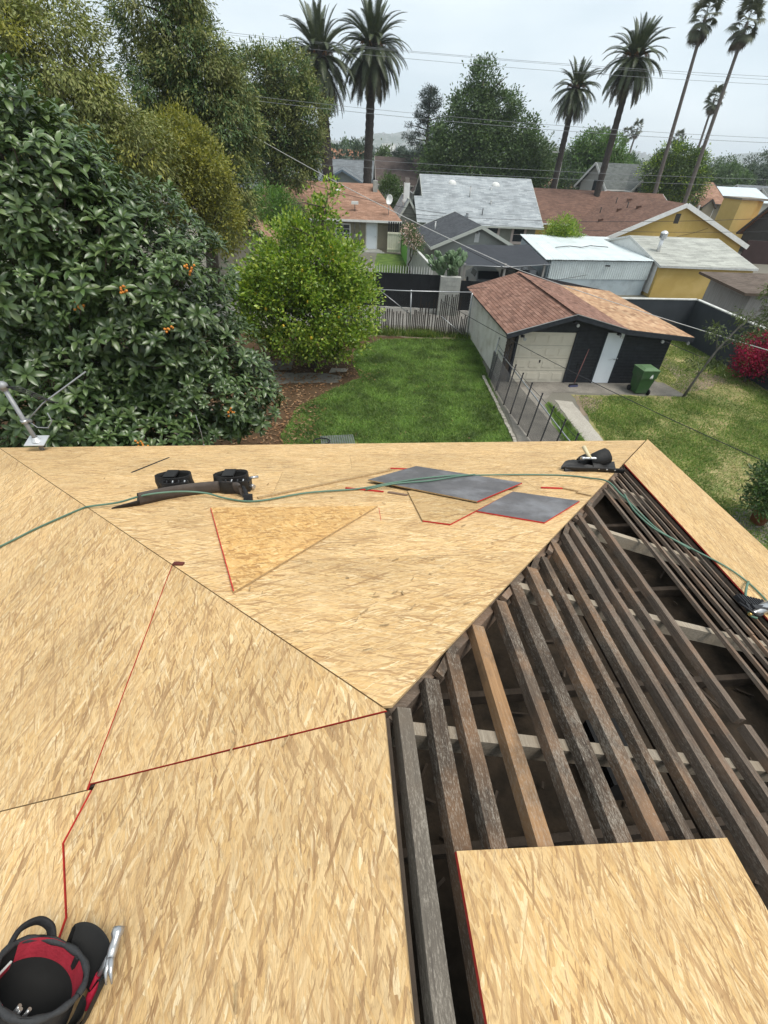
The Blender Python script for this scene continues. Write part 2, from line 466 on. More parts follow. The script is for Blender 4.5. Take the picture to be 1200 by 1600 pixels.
def ccw(poly):
    n = len(poly)
    ar = sum(poly[i][0] * poly[(i + 1) % n][1] - poly[(i + 1) % n][0] * poly[i][1] for i in range(n))
    return poly if ar > 0 else poly[::-1]
def panel(k, poly, n0=.012, th=.0115, mats=None, red=(), parent=house, name='sheathing_panel', g=.0018, wob=0):
    """one sheet of strand board on slope k; poly in the slope's (u, v); red = index test for painted edges"""
    p = ccw(inset(poly, g)) if g > 0 else ccw(poly)
    if len(p) < 3: return None
    mb = MB(); pts = []; ms = []
    for i in range(len(p)):
        a, b = p[i], p[(i + 1) % len(p)]
        l = math.hypot(b[0] - a[0], b[1] - a[1]); m = max(1, int(l / .25)) if wob else 1
        mid = ((a[0] + b[0]) / 2, (a[1] + b[1]) / 2)
        isr = red is True or any(abs(r[0] * mid[0] + r[1] * mid[1] - r[2]) < .03 for r in (red or ()))
        for j in range(m):
            t = j / m
            w = (random.random() - .5) * wob if j else 0
            pts.append((a[0] + (b[0] - a[0]) * t + w, a[1] + (b[1] - a[1]) * t + w, n0)); ms.append(2 if isr else 1)
    mb.prism(pts, (0, 0, -th), 0, ms)
    return mb.build(name, mats or [M_OSB, M_OSBEDGE, M_RED], parent, FR[k][0])

# left slope: u along the ridge, sheets 1.22 m up the slope
def left_clip(poly): return clip(poly, 1, -HL / VL, .0015)         # hip line: u <= HL * v / VL
def rect(u0, u1, v0, v1): return [(u0, v0), (u1, v0), (u1, v1), (u0, v1)]
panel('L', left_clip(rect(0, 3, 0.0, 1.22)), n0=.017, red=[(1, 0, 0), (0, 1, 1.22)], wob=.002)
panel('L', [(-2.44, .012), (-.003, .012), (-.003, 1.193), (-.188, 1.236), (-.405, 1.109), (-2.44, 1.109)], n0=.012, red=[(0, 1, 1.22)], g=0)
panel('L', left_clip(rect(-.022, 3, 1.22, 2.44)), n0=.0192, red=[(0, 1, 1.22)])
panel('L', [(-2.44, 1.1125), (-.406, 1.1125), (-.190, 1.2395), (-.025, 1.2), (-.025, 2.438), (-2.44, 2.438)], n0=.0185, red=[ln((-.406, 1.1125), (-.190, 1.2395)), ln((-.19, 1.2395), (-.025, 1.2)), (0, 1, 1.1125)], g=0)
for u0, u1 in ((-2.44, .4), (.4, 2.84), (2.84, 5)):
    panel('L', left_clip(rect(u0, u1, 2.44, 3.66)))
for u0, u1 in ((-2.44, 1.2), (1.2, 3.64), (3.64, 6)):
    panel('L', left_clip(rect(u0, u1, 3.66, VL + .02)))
# front (hip) slope: u along the eave, v down the slope
def hip_clip(poly):
    poly = clip(poly, 1, -WR / VH, -.002)
    return clip(poly, -1, -WL / VH, .001)
rows = [(0.02, 1.26, [-5, 5]), (1.26, 2.36, [-5, 5]), (2.36, 3.41, [-5, -.75, 1.69, 5]), (3.41, 4.2, [-5, -2.22, -.02, 2.42, 5]), (4.2, VH + .02, [-5, -3.24, -.79, 1.65, 5])]
for v0, v1, us in rows:
    for a, b in zip(us[:-1], us[1:]):
        q = hip_clip(rect(a, b, v0, v1))
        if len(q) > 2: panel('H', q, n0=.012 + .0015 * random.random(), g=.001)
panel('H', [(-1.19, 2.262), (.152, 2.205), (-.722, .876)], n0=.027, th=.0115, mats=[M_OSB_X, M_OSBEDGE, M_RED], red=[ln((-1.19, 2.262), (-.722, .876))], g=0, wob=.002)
mb = MB(); mb.beam((-1.186, 2.25, .0275), (-.722, .885, .0275), .006, .001, (0, 0, 1)); mb.build('chalk_line', M_RED, house, FH)
# black strip painting the shade of a gap between two upper sheets, and the raised batten edge
mb = MB(); mb.beam((-2.30, 3.50, .016), (-2.16, 4.19, .016), .022, .004, (0, 0, 1)); mb.build('joint_shade', M_GAPSHADE, house, FH)
mb = MB(); mb.beam((-.86, 2.51, .02), (.40, 3.395, .02), .035, .014, (0, 0, 1)); mb.build('batten', M_OSBEDGE, house, FH)
# right slope: u runs back along the ridge, v down; strip of new sheets along the eave
def right_clip(poly): return clip(poly, -1, -HL / VR, -.006)
for u0, u1 in ((-6, -1.42), (-1.42, 1.02), (1.02, 3.46)):
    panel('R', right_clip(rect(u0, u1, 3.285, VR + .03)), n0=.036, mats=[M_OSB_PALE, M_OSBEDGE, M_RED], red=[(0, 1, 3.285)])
# skip sheathing: bare boards parallel to the ridge, nailed across the rafters
vs_ = [(.012, .096), (.147, .246), (.271, .37), (.46, .556), (.653, .748), (.801, .915), (.992, 1.105), (1.153, 1.243), (1.326, 1.428),
       (1.505, 1.598), (1.655, 1.745), (1.825, 1.918), (2.045, 2.135)]
vs_ += [(2.50, 2.578), (2.645, 2.715), (2.78, 2.85), (2.915, 2.98), (3.04, 3.105), (3.165, 3.225), (3.27, 3.33)]
for i, (a, b) in enumerate(vs_):
    mb = MB()
    mid = (a + b) / 2; a += .028 + .004 * (i % 3); b -= .002 * (i % 2) + (.008 if i > 5 else 0)
    u0 = -HL * mid / VR + .015 + random.random() * .03
    N = 24; T = .05 if i < 13 else .024
    segs = [(u0, 3.4)]
    if i == 12: segs = [(u0, -.2), (-.17, 3.4)]
    if i in (14, 16): segs = [(u0, -.92 + .01), (-.905, 3.4)]
    for (s0, s1) in segs:
        jy = (random.random() - .5) * .018
        pr = []
        for j in range(N + 1):
            u = s0 + (s1 - s0) * j / N
            w0 = a + jy * (1 - j / N) + (random.random() - .5) * .004; w1 = b + jy * (1 - j / N) + (random.random() - .5) * .004
            z = .002 + (random.random() - .5) * .003
            pr.append([(u, w0, z), (u, w1, z), (u, w1, z - T), (u, w0, z - T)])
        vv = [p for q in pr for p in q]; ff = []
        for j in range(N):
            o = j * 4
            for k in range(4):
                k2 = (k + 1) % 4
                ff.append((o + k, o + 4 + k, o + 4 + k2, o + k2))
        ff.append((0, 1, 2, 3)); e_ = N * 4; ff.append((e_ + 3, e_ + 2, e_ + 1, e_))
        mb.add(vv, ff)
    mt = M_BOARD_GREY if i == 0 else M_BOARD_TAN if i == 3 else M_BOARD if i < 9 else M_BOARD_FAR
    o = mb.build('sheathing_board', mt, house, FRR)
    if i == 0: o['label'] = 'wide tar-grey board beside the ridge'
    if i == 3: o['label'] = 'board with bare orange-tan wood'
# rafters under the boards, 0.92 m apart, on the three slopes
def rafter(k, u, v0, v1, n1=-.051):
    mb = MB(); mb.box(u - .024, u + .024, v0, v1, n1 - .105, n1)
    mb.build('rafter', M_RAFTER if k == 'R' else M_JOIST, house, FR[k][0])
for i in range(-4, 4):
    u = .02 + .92 * i
    v0 = max(.05, -u * VR / HL + .05)
    if v0 < VR - .3: rafter('R', u, v0, VR - .02)
for i in range(-3, 5):
    u = .02 + .92 * i
    v0 = max(.05, u * VL / HL + .05)
    if v0 < VL - .3: rafter('L', u, v0, VL - .02, -.002)
for i in range(-4, 5):
    u = .92 * i; v0 = max(.1, u * VH / WR if u > 0 else -u * VH / WL) + .08
    if v0 < VH - .3: rafter('H', u, v0, VH - .02, -.002)
# ridge board, hip rafters, scraps of old felt along the hip
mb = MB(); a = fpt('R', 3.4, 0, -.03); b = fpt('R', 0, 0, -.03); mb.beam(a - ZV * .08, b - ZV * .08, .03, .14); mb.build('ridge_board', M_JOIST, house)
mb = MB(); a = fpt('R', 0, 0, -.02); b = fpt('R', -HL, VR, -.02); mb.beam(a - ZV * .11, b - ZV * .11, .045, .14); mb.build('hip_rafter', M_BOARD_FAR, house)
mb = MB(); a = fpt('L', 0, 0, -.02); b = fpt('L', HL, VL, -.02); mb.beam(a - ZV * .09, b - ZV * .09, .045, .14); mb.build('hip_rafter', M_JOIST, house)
for i, t in enumerate((.06, .17, .235, .29, .345, .40, .455, .62, .70)):
    mb = MB(); u = -HL * t; v = VR * t + .035
    mb.obox((u, v, -.028), (.05 + .03 * random.random(), -.055, 0), (.012, .014, 0), (0, 0, .014))
    mb.build('blocking', M_BOARD_FAR if i % 2 else M_BOARD, house, FRR)
# attic: ceiling with debris, joists, purlin, a black box painting the shade of a square opening
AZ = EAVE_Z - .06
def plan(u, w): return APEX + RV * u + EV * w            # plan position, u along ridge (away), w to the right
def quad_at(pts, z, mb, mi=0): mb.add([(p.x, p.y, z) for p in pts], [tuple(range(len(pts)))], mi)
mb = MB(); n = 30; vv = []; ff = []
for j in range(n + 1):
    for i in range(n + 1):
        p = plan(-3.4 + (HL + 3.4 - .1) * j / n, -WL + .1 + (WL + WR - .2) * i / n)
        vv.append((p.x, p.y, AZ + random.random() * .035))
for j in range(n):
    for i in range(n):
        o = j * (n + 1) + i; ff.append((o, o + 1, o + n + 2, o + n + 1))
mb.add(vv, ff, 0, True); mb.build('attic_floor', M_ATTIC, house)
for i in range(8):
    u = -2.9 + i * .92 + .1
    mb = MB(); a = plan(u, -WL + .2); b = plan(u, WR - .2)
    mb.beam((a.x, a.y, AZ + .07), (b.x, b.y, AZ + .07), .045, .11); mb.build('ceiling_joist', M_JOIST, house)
for w in (1.45, -1.9):
    mb = MB(); a = plan(-3.3, w); b = plan(1.2, w); z = APEX.z - .373 * abs(w) - .2
    mb.beam((a.x, a.y, z), (b.x, b.y, z), .05, .09); mb.build('purlin', M_JOIST, house)
mb = MB(); c = plan(.35, 1.62)
mb.obox((c.x, c.y, AZ + .16), EV * .16, RV * .2, ZV * .14); mb.build('opening_shade', M_GAPSHADE, house)
mb = MB()
for i in range(160):
    p = plan(-2 + 6 * random.random(), .2 + 3.8 * random.random()); a = random.random() * 6.28; l = .02 + .09 * random.random() ** 2
    mb.obox((p.x, p.y, AZ + .045 + .02 * random.random()), (math.cos(a) * l, math.sin(a) * l, 0), (-math.sin(a) * .008, math.cos(a) * .008, .003), (0, 0, .004))
o = mb.build('wood_chips', M_JOIST, house); o['kind'] = 'stuff'
# walls, fascia, soffit line
ov = .45
def wall(mb, a, b, z0, z1, t=.15):
    d = (b - a).normalized(); nrm = Vector((d.y, -d.x, 0))
    mb.prism([(p.x, p.y, z1) for p in (a, b, b - nrm * t, a - nrm * t)], (0, 0, z0 - z1))
cs = [plan(-3.4, -WL + ov), plan(HL - ov, -WL + ov), plan(HL - ov, WR - ov), plan(-3.4, WR - ov)]
for a, b in zip(cs, cs[1:] + cs[:1]):
    mb = MB(); wall(mb, b, a, 0, EAVE_Z + .12); mb.build('wall', M_WALL_H, house)
es = [plan(-3.4, -WL), plan(HL, -WL), plan(HL, WR), plan(-3.4, WR)]
for a, b in zip(es[:3], es[1:4]):
    mb = MB(); mb.beam((a.x, a.y, EAVE_Z - .07), (b.x, b.y, EAVE_Z - .07), .022, .13); mb.build('fascia_board', M_BOARD_FAR, house)
# gable end behind the camera
mb = MB(); a, b = plan(-3.45, -WL + ov), plan(-3.45, WR - ov); t = plan(-3.45, 0)
mb.prism([(a.x, a.y, EAVE_Z - .05), (b.x, b.y, EAVE_Z - .05), (t.x, t.y, APEX.z - .12)], tuple(RV * .05)); mb.build('gable_wall', M_WALL_H, house)

# ---------------------------------------------------------------- loose sheets, chips and the wire on the roof
M_FOIL = simple('foil_facing', (.17, .162, .165), (.115, .11, .115), 6, .45, .15, 40, metal=.35, dirt=(.30, .30, .315), dscale=2.2)
M_DKRED = simple('dark_red_chip', (.12, .03, .022), (.08, .022, .018), 30, .8)
def loose(k, poly, n0, mats, red, label, name='loose_sheet', cat='board', th=.0115, group=None, tilt=0):
    p = ccw(poly); mb = MB(); ms = []
    for i in range(len(p)):
        a, b = p[i], p[(i + 1) % len(p)]; mid = ((a[0] + b[0]) / 2, (a[1] + b[1]) / 2)
        ms.append(2 if red is True or any(abs(r[0] * mid[0] + r[1] * mid[1] - r[2]) < .03 for r in red) else 1)
    mb.prism([(x, y, n0 + tilt * (x - p[0][0])) for x, y in p], (0, 0, -th), 0, ms)
    o = mb.build(name, mats, None, FR[k][0])
    return tag(o, label, cat, group)
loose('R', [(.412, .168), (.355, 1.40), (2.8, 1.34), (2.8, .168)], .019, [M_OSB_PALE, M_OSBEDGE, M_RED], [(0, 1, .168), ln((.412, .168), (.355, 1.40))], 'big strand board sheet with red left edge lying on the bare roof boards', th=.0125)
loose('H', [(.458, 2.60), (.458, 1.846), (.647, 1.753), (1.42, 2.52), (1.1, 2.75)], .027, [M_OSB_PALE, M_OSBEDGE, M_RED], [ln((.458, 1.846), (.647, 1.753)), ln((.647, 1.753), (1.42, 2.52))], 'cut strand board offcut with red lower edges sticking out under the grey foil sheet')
loose('H', [(.119, 2.927), (.677, 3.438), (1.578, 2.711), (.982, 2.191)], .050, [M_FOIL, M_OSBEDGE, M_RED], [ln((1.578, 2.711), (.982, 2.191))], 'larger grey foil-faced sheet lying on the front roof slope, red right edge')
loose('H', [(.931, 2.022), (1.41, 2.518), (1.888, 2.206), (1.361, 1.734)], .026, [M_FOIL, M_OSBEDGE, M_RED], [ln((1.888, 2.206), (1.361, 1.734)), ln((.931, 2.022), (1.361, 1.734))], 'smaller grey foil-faced sheet with red edges beside the larger one')
for (a, b, w, m, lb) in (((1.735, 2.635), (1.93, 2.60), .022, M_RED, 'thin red-edged sliver of strand board above the small foil sheet'),
                         ((1.93, 2.60), (2.03, 2.50), .02, M_OSBEDGE, 'brown splinter of strand board at the end of the red sliver'),
                         ((1.99, 2.46), (2.08, 2.36), .02, M_OSBEDGE, 'short brown splinter of wood near the bare boards'),
                         ((.40, 3.47), (.60, 3.43), .02, M_RED, 'red-edged offcut strip behind the larger foil sheet'),
                         ((-.1, 2.76), (.24, 2.62), .018, M_RED, 'long red-edged strip left of the larger foil sheet'),
                         ((.28, 2.60), (.44, 2.50), .03, M_BOARD_FAR, 'dark wood chip under the corner of the foil sheet'),
                         ((-1.15, 1.262), (-1.09, 1.255), .03, M_DKRED, 'dark red chip of wood on the left hip seam')):
    mb = MB(); mb.beam((*a, .021), (*b, .019), w, .011, (0, 0, 1))
    tag(mb.build('wood_strip', m, None, FH), lb, 'wood strip')
mb = MB(); mb.beam((.16, 2.2, 0.0132), (.15, 1.9, .0132), .004, .001, (0, 0, 1)); mb.build('chalk_line', M_RED, house, FH)
# ---------------------------------------------------------------- ground, yards, paths
def ground_mat(name, stops, scale=.5, detail=8, bmp=.3, bs=25, rough=.95):
    m, nt, b = newmat(name); b.inputs['Roughness'].default_value = rough; b.inputs['Specular IOR Level'].default_value = .15
    v = coords(nt)
    f = noise(nt, v, scale, detail, .68)
    col = ramp(nt, f, stops)
    g = noise(nt, v, 38, 3, .65); col = mixc(nt, 1, col, ramp(nt, g, [(.3, .72), (.7, 1.2)]), 'MULTIPLY')
    L(nt, col, b.inputs['Base Color']); bump(nt, b, noise(nt, v, bs, 4, .65), bmp, .02)
    return m
M_GROUND = ground_mat('far_ground', [(.3, (.10, .105, .075)), (.5, (.16, .15, .125)), (.7, (.21, .19, .16))], .05)
M_LAWN = ground_mat('lawn_soil', [(.28, (.045, .075, .02)), (.5, (.08, .13, .03)), (.72, (.15, .20, .05))], 1.6)
M_DRY = ground_mat('dry_lawn_soil', [(.34, (.09, .14, .035)), (.50, (.20, .20, .075)), (.62, (.36, .295, .15)), (.75, (.42, .34, .18))], .8)
M_DIRT = ground_mat('dirt', [(.3, (.16, .12, .085)), (.7, (.27, .215, .16))], 1.4)
M_CONC = ground_mat('concrete', [(.3, (.30, .275, .235)), (.7, (.40, .37, .32))], .9, bmp=.15, bs=60)
M_CONC_DARK = ground_mat('stained_concrete', [(.3, (.13, .12, .105)), (.6, (.24, .22, .19)), (.75, (.30, .28, .24))], 1.1, bmp=.15, bs=60)
M_LITTERSOIL = ground_mat('leaf_soil', [(.3, (.05, .034, .02)), (.6, (.10, .06, .032)), (.75, (.055, .05, .022))], 1.6)
M_ALLEY = ground_mat('alley_concrete', [(.3, (.17, .163, .15)), (.7, (.24, .23, .21))], .6, bmp=.1)
def sheet(name, pts, z, m, jag=0.0, step=.35):
    """flat ground sheet with an uneven outline"""
    q = []
    n = len(pts)
    for i in range(n):
        a, b = Vector(pts[i]), Vector(pts[(i + 1) % n]); l = (b - a).length
        k = max(1, int(l / step)) if jag else 1
        for j in range(k):
            p = a.lerp(b, j / k)
            if j: p += Vector((random.uniform(-jag, jag), random.uniform(-jag, jag)))
            q.append((p.x, p.y, z))
    mb = MB(); mb.add(q, [tuple(range(len(q)))]); return struct(mb, name, m)
mb = MB(); mb.add([(-3000, -300, 0), (3000, -300, 0), (3000, 3200, 0), (-3000, 3200, 0)], [(0, 1, 2, 3)]); struct(mb, 'ground', M_GROUND)
sheet('yard_soil', [(-14, -2), (4.0, -2), (4.0, 23.2), (-14, 23.2)], .004, M_LITTERSOIL)
lawn_poly = [(4.05, 10), (4.0, 23.0), (1.5, 22.7), (-.6, 22.2), (-1.7, 20.6), (-1.6, 18.7), (-1.2, 17.4), (-2.2, 16.2), (-3.2, 14.6), (-3.4, 12.5), (-2.2, 10)]
sheet('lawn', lawn_poly, .008, M_LAWN, .14)
sheet('garden_path', [(-5.2, 16.35), (-2.05, 16.9), (-1.95, 17.5), (-2.6, 17.75), (-5.2, 17.6)], .012, M_CONC_DARK, .06)
sheet('garden_path', [(-5.0, 17.75), (-4.1, 17.9), (-4.2, 18.9), (-5.4, 18.8)], .016, M_CONC_DARK, .04)
sheet('garden_path', [(-2.55, 17.8), (-1.85, 18.0), (-1.8, 18.4), (-2.5, 18.35)], .016, M_CONC, .05)
sheet('garden_path', [(-7.0, 7), (-5.8, 7), (-6.0, 14.4), (-6.75, 14.5)], .012, M_CONC_DARK, .04)
sheet('driveway', [(4.12, 2), (6.4, 2), (6.3, 13.3), (5.9, 16.2), (6.4, 17.0), (11.9, 17.3), (11.5, 18.6), (4.3, 18.6)], .010, M_CONC_DARK, .03)
sheet('driveway_strip', [(6.75, 4), (7.25, 4), (7.12, 13.4), (6.95, 16.2), (6.3, 16.3), (6.45, 14)], .014, M_CONC, .03)
sheet('side_lawn', [(7.1, 3), (16.4, 3), (16.2, 24.6), (11.2, 24.6), (11.3, 18.55), (11.85, 17.3), (7.1, 16.9)], .006, M_DRY, .1)
sheet('driveway_grass', [(5.55, 6), (6.5, 6), (6.45, 13.5), (6.0, 16.1), (5.8, 15.8), (5.7, 13)], .018, M_LAWN, .07)
sheet('dirt_patch', [(11.7, 17.6), (12.7, 18.0), (14.3, 18.9), (14.6, 19.8), (13.2, 20.5), (12.9, 22.6), (12.2, 21.5), (12.4, 19.8)], .011, M_DIRT, .2)
sheet('dirt_patch', [(7.0, 15.0), (7.6, 15.4), (8.2, 16.5), (7.2, 16.8)], .011, M_DIRT, .12)
sheet('garden_path', [(8.9, 4), (10.2, 4), (10.2, 9.9), (9.3, 9.9), (9.2, 8)], .011, M_CONC_DARK, .05)
sheet('alley', [(-30, 24.2), (24, 25.2), (24, 31.4), (-30, 30.8)], .005, M_ALLEY)
sheet('alley_dirt', [(-2, 22.75), (4.2, 22.9), (4.2, 23.25), (-2, 23.2)], .012, M_DIRT, .08)
sheet('neighbour_yard', [(-1.8, 31.5), (1.0, 31.5), (1.0, 45.6), (-1.8, 45.6)], .006, M_LAWN)

# grass blades and clover, too many to count
M_BLADE = island('grass_blade', [(0.062, 0.121, 0.024), (0.112, 0.198, 0.039), (0.190, 0.297, 0.061), (0.084, 0.154, 0.033), (0.269, 0.341, 0.088)], .55, .3, .3, 1.0, (.42, 1.45))
M_BLADE_DRY = island('dry_grass_blade', [(0.074, 0.144, 0.026), (0.116, 0.201, 0.040), (0.158, 0.230, 0.050), (0.378, 0.356, 0.140)], .7, .2, .25, .8, (.65, 1.3))
M_STRAW = island('straw', [(.36, .29, .14), (.46, .38, .2), (.28, .21, .1)], .8, .15, .1, .5, (.8, 1.15))
def in_poly(P, poly):
    x, y = P[:, 0], P[:, 1]; c = np.zeros(len(P), bool); n = len(poly)
    for i in range(n):
        x0, y0 = poly[i]; x1, y1 = poly[(i + 1) % n]
        t = ((y0 > y) != (y1 > y)) & (x < (x1 - x0) * (y - y0) / (y1 - y0 + 1e-12) + x0)
        c ^= t
    return c
def vnoise(P, sc, seed=0):
    """cheap smooth noise for scattering"""
    r = np.random.default_rng(seed); out = np.zeros(len(P))
    for k in range(6):
        a = r.uniform(0, 6.28); f = sc * r.uniform(.6, 1.8); out += np.sin(f * (P[:, 0] * math.cos(a) + P[:, 1] * math.sin(a)) + r.uniform(0, 6.28))
    return out / 6
def blades(name, poly, n, h, w, m, z=.01, dens=None, lean=.5):
    lo, hi = np.min(poly, 0), np.max(poly, 0)
    P = rng.uniform(lo, hi, (n, 2)); P = P[in_poly(P, poly)]
    if dens is not None: P = P[rng.random(len(P)) < dens(P)]
    k = len(P); a = rng.uniform(0, 6.283, k); hh = h * rng.uniform(.5, 1.3, k) * (1 + .5 * vnoise(P, 1.7, 3)); ww = w * rng.uniform(.6, 1.4, k)
    le = lean * hh * rng.uniform(.2, 1.6, k); b = rng.uniform(0, 6.283, k)
    dx, dy = np.cos(a) * ww, np.sin(a) * ww
    V = np.zeros((k, 3, 3))
    V[:, 0] = np.stack([P[:, 0] - dx, P[:, 1] - dy, np.full(k, z)], 1)
    V[:, 1] = np.stack([P[:, 0] + dx, P[:, 1] + dy, np.full(k, z)], 1)
    V[:, 2] = np.stack([P[:, 0] + np.cos(b) * le, P[:, 1] + np.sin(b) * le, z + hh], 1)
    o = bpy.data.objects.new(name, np_mesh(name, V.reshape(-1, 3), np.arange(3 * k).reshape(-1, 3), m)); COL.objects.link(o)
    return o
o = blades('grass', lawn_poly, 230000, .07, .013, M_BLADE, lean=1.2)
tag(o, 'short green grass and clover on the lawn before the stake fence', 'grass', kind='stuff')
side_poly = [(7.15, 8), (16.2, 8), (16.1, 24.5), (11.4, 24.5), (11.5, 18.6), (11.95, 17.2), (7.2, 16.8)]
o = blades('grass', side_poly, 300000, .06, .012, M_BLADE_DRY, lean=1.1, dens=lambda P: np.clip(.68 + 1.4 * vnoise(P, 1.5, 5) + .5 * vnoise(P, 5, 6), .16, 1) * np.where((P[:, 1] > 17.6) & (P[:, 0] < 14.4), .45, 1))
tag(o, 'patchy green and straw coloured grass of the yard right of the garage', 'dry grass', kind='stuff')
o = blades('grass', side_poly, 60000, .02, .014, M_STRAW, lean=3.5, dens=lambda P: np.clip(.25 - 1.3 * vnoise(P, 1.5, 5), 0.02, 1))
tag(o, 'mown straw lying in drifts on the right hand yard', 'straw', kind='stuff')
o = blades('weeds', [(-1.6, 22.85), (4.0, 22.95), (4.0, 23.5), (-1.6, 23.4)], 13000, .30, .012, M_BLADE_DRY, lean=.6, dens=lambda P: np.clip(.3 + 1.2 * vnoise(P, 2.2, 9), .05, 1))
tag(o, 'tall weeds growing along the foot of the stake fence', 'weeds', kind='stuff')
o = blades('weeds', [(5.5, 8), (6.5, 8), (6.4, 13.5), (6.0, 16.1), (5.75, 13)], 14000, .16, .012, M_BLADE, z=.018, lean=.8)
tag(o, 'green weeds in the middle strip of the driveway behind the mesh fence', 'weeds', kind='stuff')
# fallen leaves
M_LITTER = island('dead_leaf', [(.20, .10, .045), (.30, .17, .085), (.13, .065, .032), (.36, .24, .14), (.10, .05, .03)], .8, .2, .05, 1.2)
def litter(name, poly, n, l, dens=None):
    lo, hi = np.min(poly, 0), np.max(poly, 0); P = rng.uniform(lo, hi, (n, 2)); P = P[in_poly(P, poly)]
    if dens is not None: P = P[rng.random(len(P)) < dens(P)]
    k = len(P); a = rng.uniform(0, 6.283, k); ll = l * rng.uniform(.5, 1.3, k); w = ll * .42; t = rng.uniform(.0, .05, (k, 4)) + .012
    ca, sa = np.cos(a), np.sin(a)
    V = np.zeros((k, 4, 3))
    for i, (x, y) in enumerate(((-.5, 0), (0, -.5), (.5, 0), (0, .5))):
        X, Y = x * ll, y * w; V[:, i, 0] = P[:, 0] + X * ca - Y * sa; V[:, i, 1] = P[:, 1] + X * sa + Y * ca; V[:, i, 2] = t[:, i]
    F = np.concatenate([np.arange(k)[:, None] * 4 + np.array([[0, 1, 2]]), np.arange(k)[:, None] * 4 + np.array([[0, 2, 3]])])
    o = bpy.data.objects.new(name, np_mesh(name, V.reshape(-1, 3), F, M_LITTER)); COL.objects.link(o); return o
o = litter('fallen_leaves', [(-7, 10), (-1.5, 10), (-.4, 13), (-1.6, 15.5), (-.6, 17.6), (-2.2, 20), (-6, 20.5), (-8, 14)], 9000, .13, lambda P: np.clip(.62 + .55 * vnoise(P, 1.1, 4) - np.clip((P[:, 0] + 3.2) * .35, 0, .6), .02, 1))
tag(o, 'brown fallen leaves scattered between the two left trees and the lawn', 'fallen leaves', kind='stuff')
o = litter('fallen_leaves', lawn_poly, 420, .09, lambda P: np.clip(.5 - .1 * P[:, 0], .1, 1))
tag(o, 'few loose dead leaves lying on the green lawn', 'fallen leaves', kind='stuff')
# row of edging bricks between lawn and driveway
M_KERB = simple('edging_brick', (.42, .385, .33), (.27, .24, .20), 6, .9, .4, 40)
kb = thing('edging', 'row of pale edging bricks between the lawn and the fenced driveway', 'edging', (4.0, 15, 0))
for i in range(34):
    y = 11.4 + i * .205; x = 4.10 - .24 * ((y - 13.2) / 4.4) if y > 13.2 else 4.1
    mb = MB(); mb.obox((x + random.uniform(-.012, .012), y, .035), (.055, random.uniform(-.006, .006), 0), (0, .094, 0), (0, 0, .04 + random.uniform(-.008, .008))); mb.build('brick', M_KERB, kb)

# ---------------------------------------------------------------- fences
M_GALV = simple('galvanised_steel', (.42, .43, .44), (.33, .335, .345), 20, .42, metal=.75)
M_IRON = simple('black_iron', (.022, .022, .024), (.014, .014, .016), 12, .6, metal=.2)
M_STAKE = simple('old_stake', (.055, .04, .033), (.026, .02, .017), 8, .9, .3, 50, stretch=(8, 8, .6))
M_WIRE = simple('mesh_wire', (.07, .07, .072), (.045, .045, .047), 8, .55, metal=.6)
def mesh_panel(name, a, b, h, cell, m, parent, r=.0032, z0=.05):
    """chain link: crossing wires between a and b"""
    a, b = Vector((a[0], a[1], z0)), Vector((b[0], b[1], z0)); d = (b - a); l = d.length; d.normalize(); nrm = Vector((-d.y, d.x, 0))
    mb = MB(); n = int((l + h) / cell)
    for i in range(n):
        for s_ in (1, -1):
            s0 = i * cell - h
            p0, p1 = s0, s0 + h; zA, zB = 0, h
            if p0 < 0: zA = -p0; p0 = 0
            if p1 > l: zB = h - (p1 - l); p1 = l
            if p1 <= p0: continue
            if s_ < 0: q0, q1 = l - p0, l - p1
            else: q0, q1 = p0, p1
            P, Q = a + d * q0 + ZV * zA + nrm * r * s_, a + d * q1 + ZV * zB + nrm * r * s_
            mb.beam(P, Q, 2 * r, 2 * r, nrm)
    o = mb.build(name, m, parent); o['kind'] = 'stuff'; return o
cf = thing('chain_link_fence', 'chain link fence with black iron posts and a galvanised top rail beside the driveway', 'fence', (4.5, 15, 0))
fp = [(4.06, 18.2), (4.14, 16.9), (4.24, 15.65), (4.34, 14.9), (4.46, 14.1), (4.6, 13.3), (4.72, 12.4), (4.84, 11.6), (4.95, 10.8), (5.06, 10.0), (5.17, 9.2)]
for i, (x, y) in enumerate(fp):
    mb = MB(); lx = .12 if i > 0 else .2
    mb.tube([(x, y, 0), (x + lx, y + .35 if i == 0 else y, 1.5)], .023, 6); mb.tube([(x + lx, y + .35 if i == 0 else y, 1.5), (x + lx, y + .35 if i == 0 else y, 1.535)], .028, 6)
    mb.build('post', M_IRON if i else M_GALV, cf)
for i in range(len(fp) - 1):
    mesh_panel('wire_mesh', fp[i], fp[i + 1], 1.1, .062, M_WIRE, cf)
mb = MB(); mb.tube([(4.27, 18.35, 1.10), (4.6, 14.8, 1.16), (5.0, 11.2, 1.15), (5.3, 9.0, 1.15)], .02, 8); mb.build('top_rail', M_GALV, cf)
mb = MB(); mb.tube([(x + .12, y, 1.38) for x, y in fp], .008, 5); mb.build('tension_wire', M_IRON, cf)
for (x, y, x2, y2) in ((4.1, 18.0, 4.5, 18.9), (4.2, 16.95, 4.55, 17.6)):
    mb = MB(); mb.tube([(x, y, 0), (x2, y2, 1.6)], .022, 6); mb.build('post', M_IRON, cf)

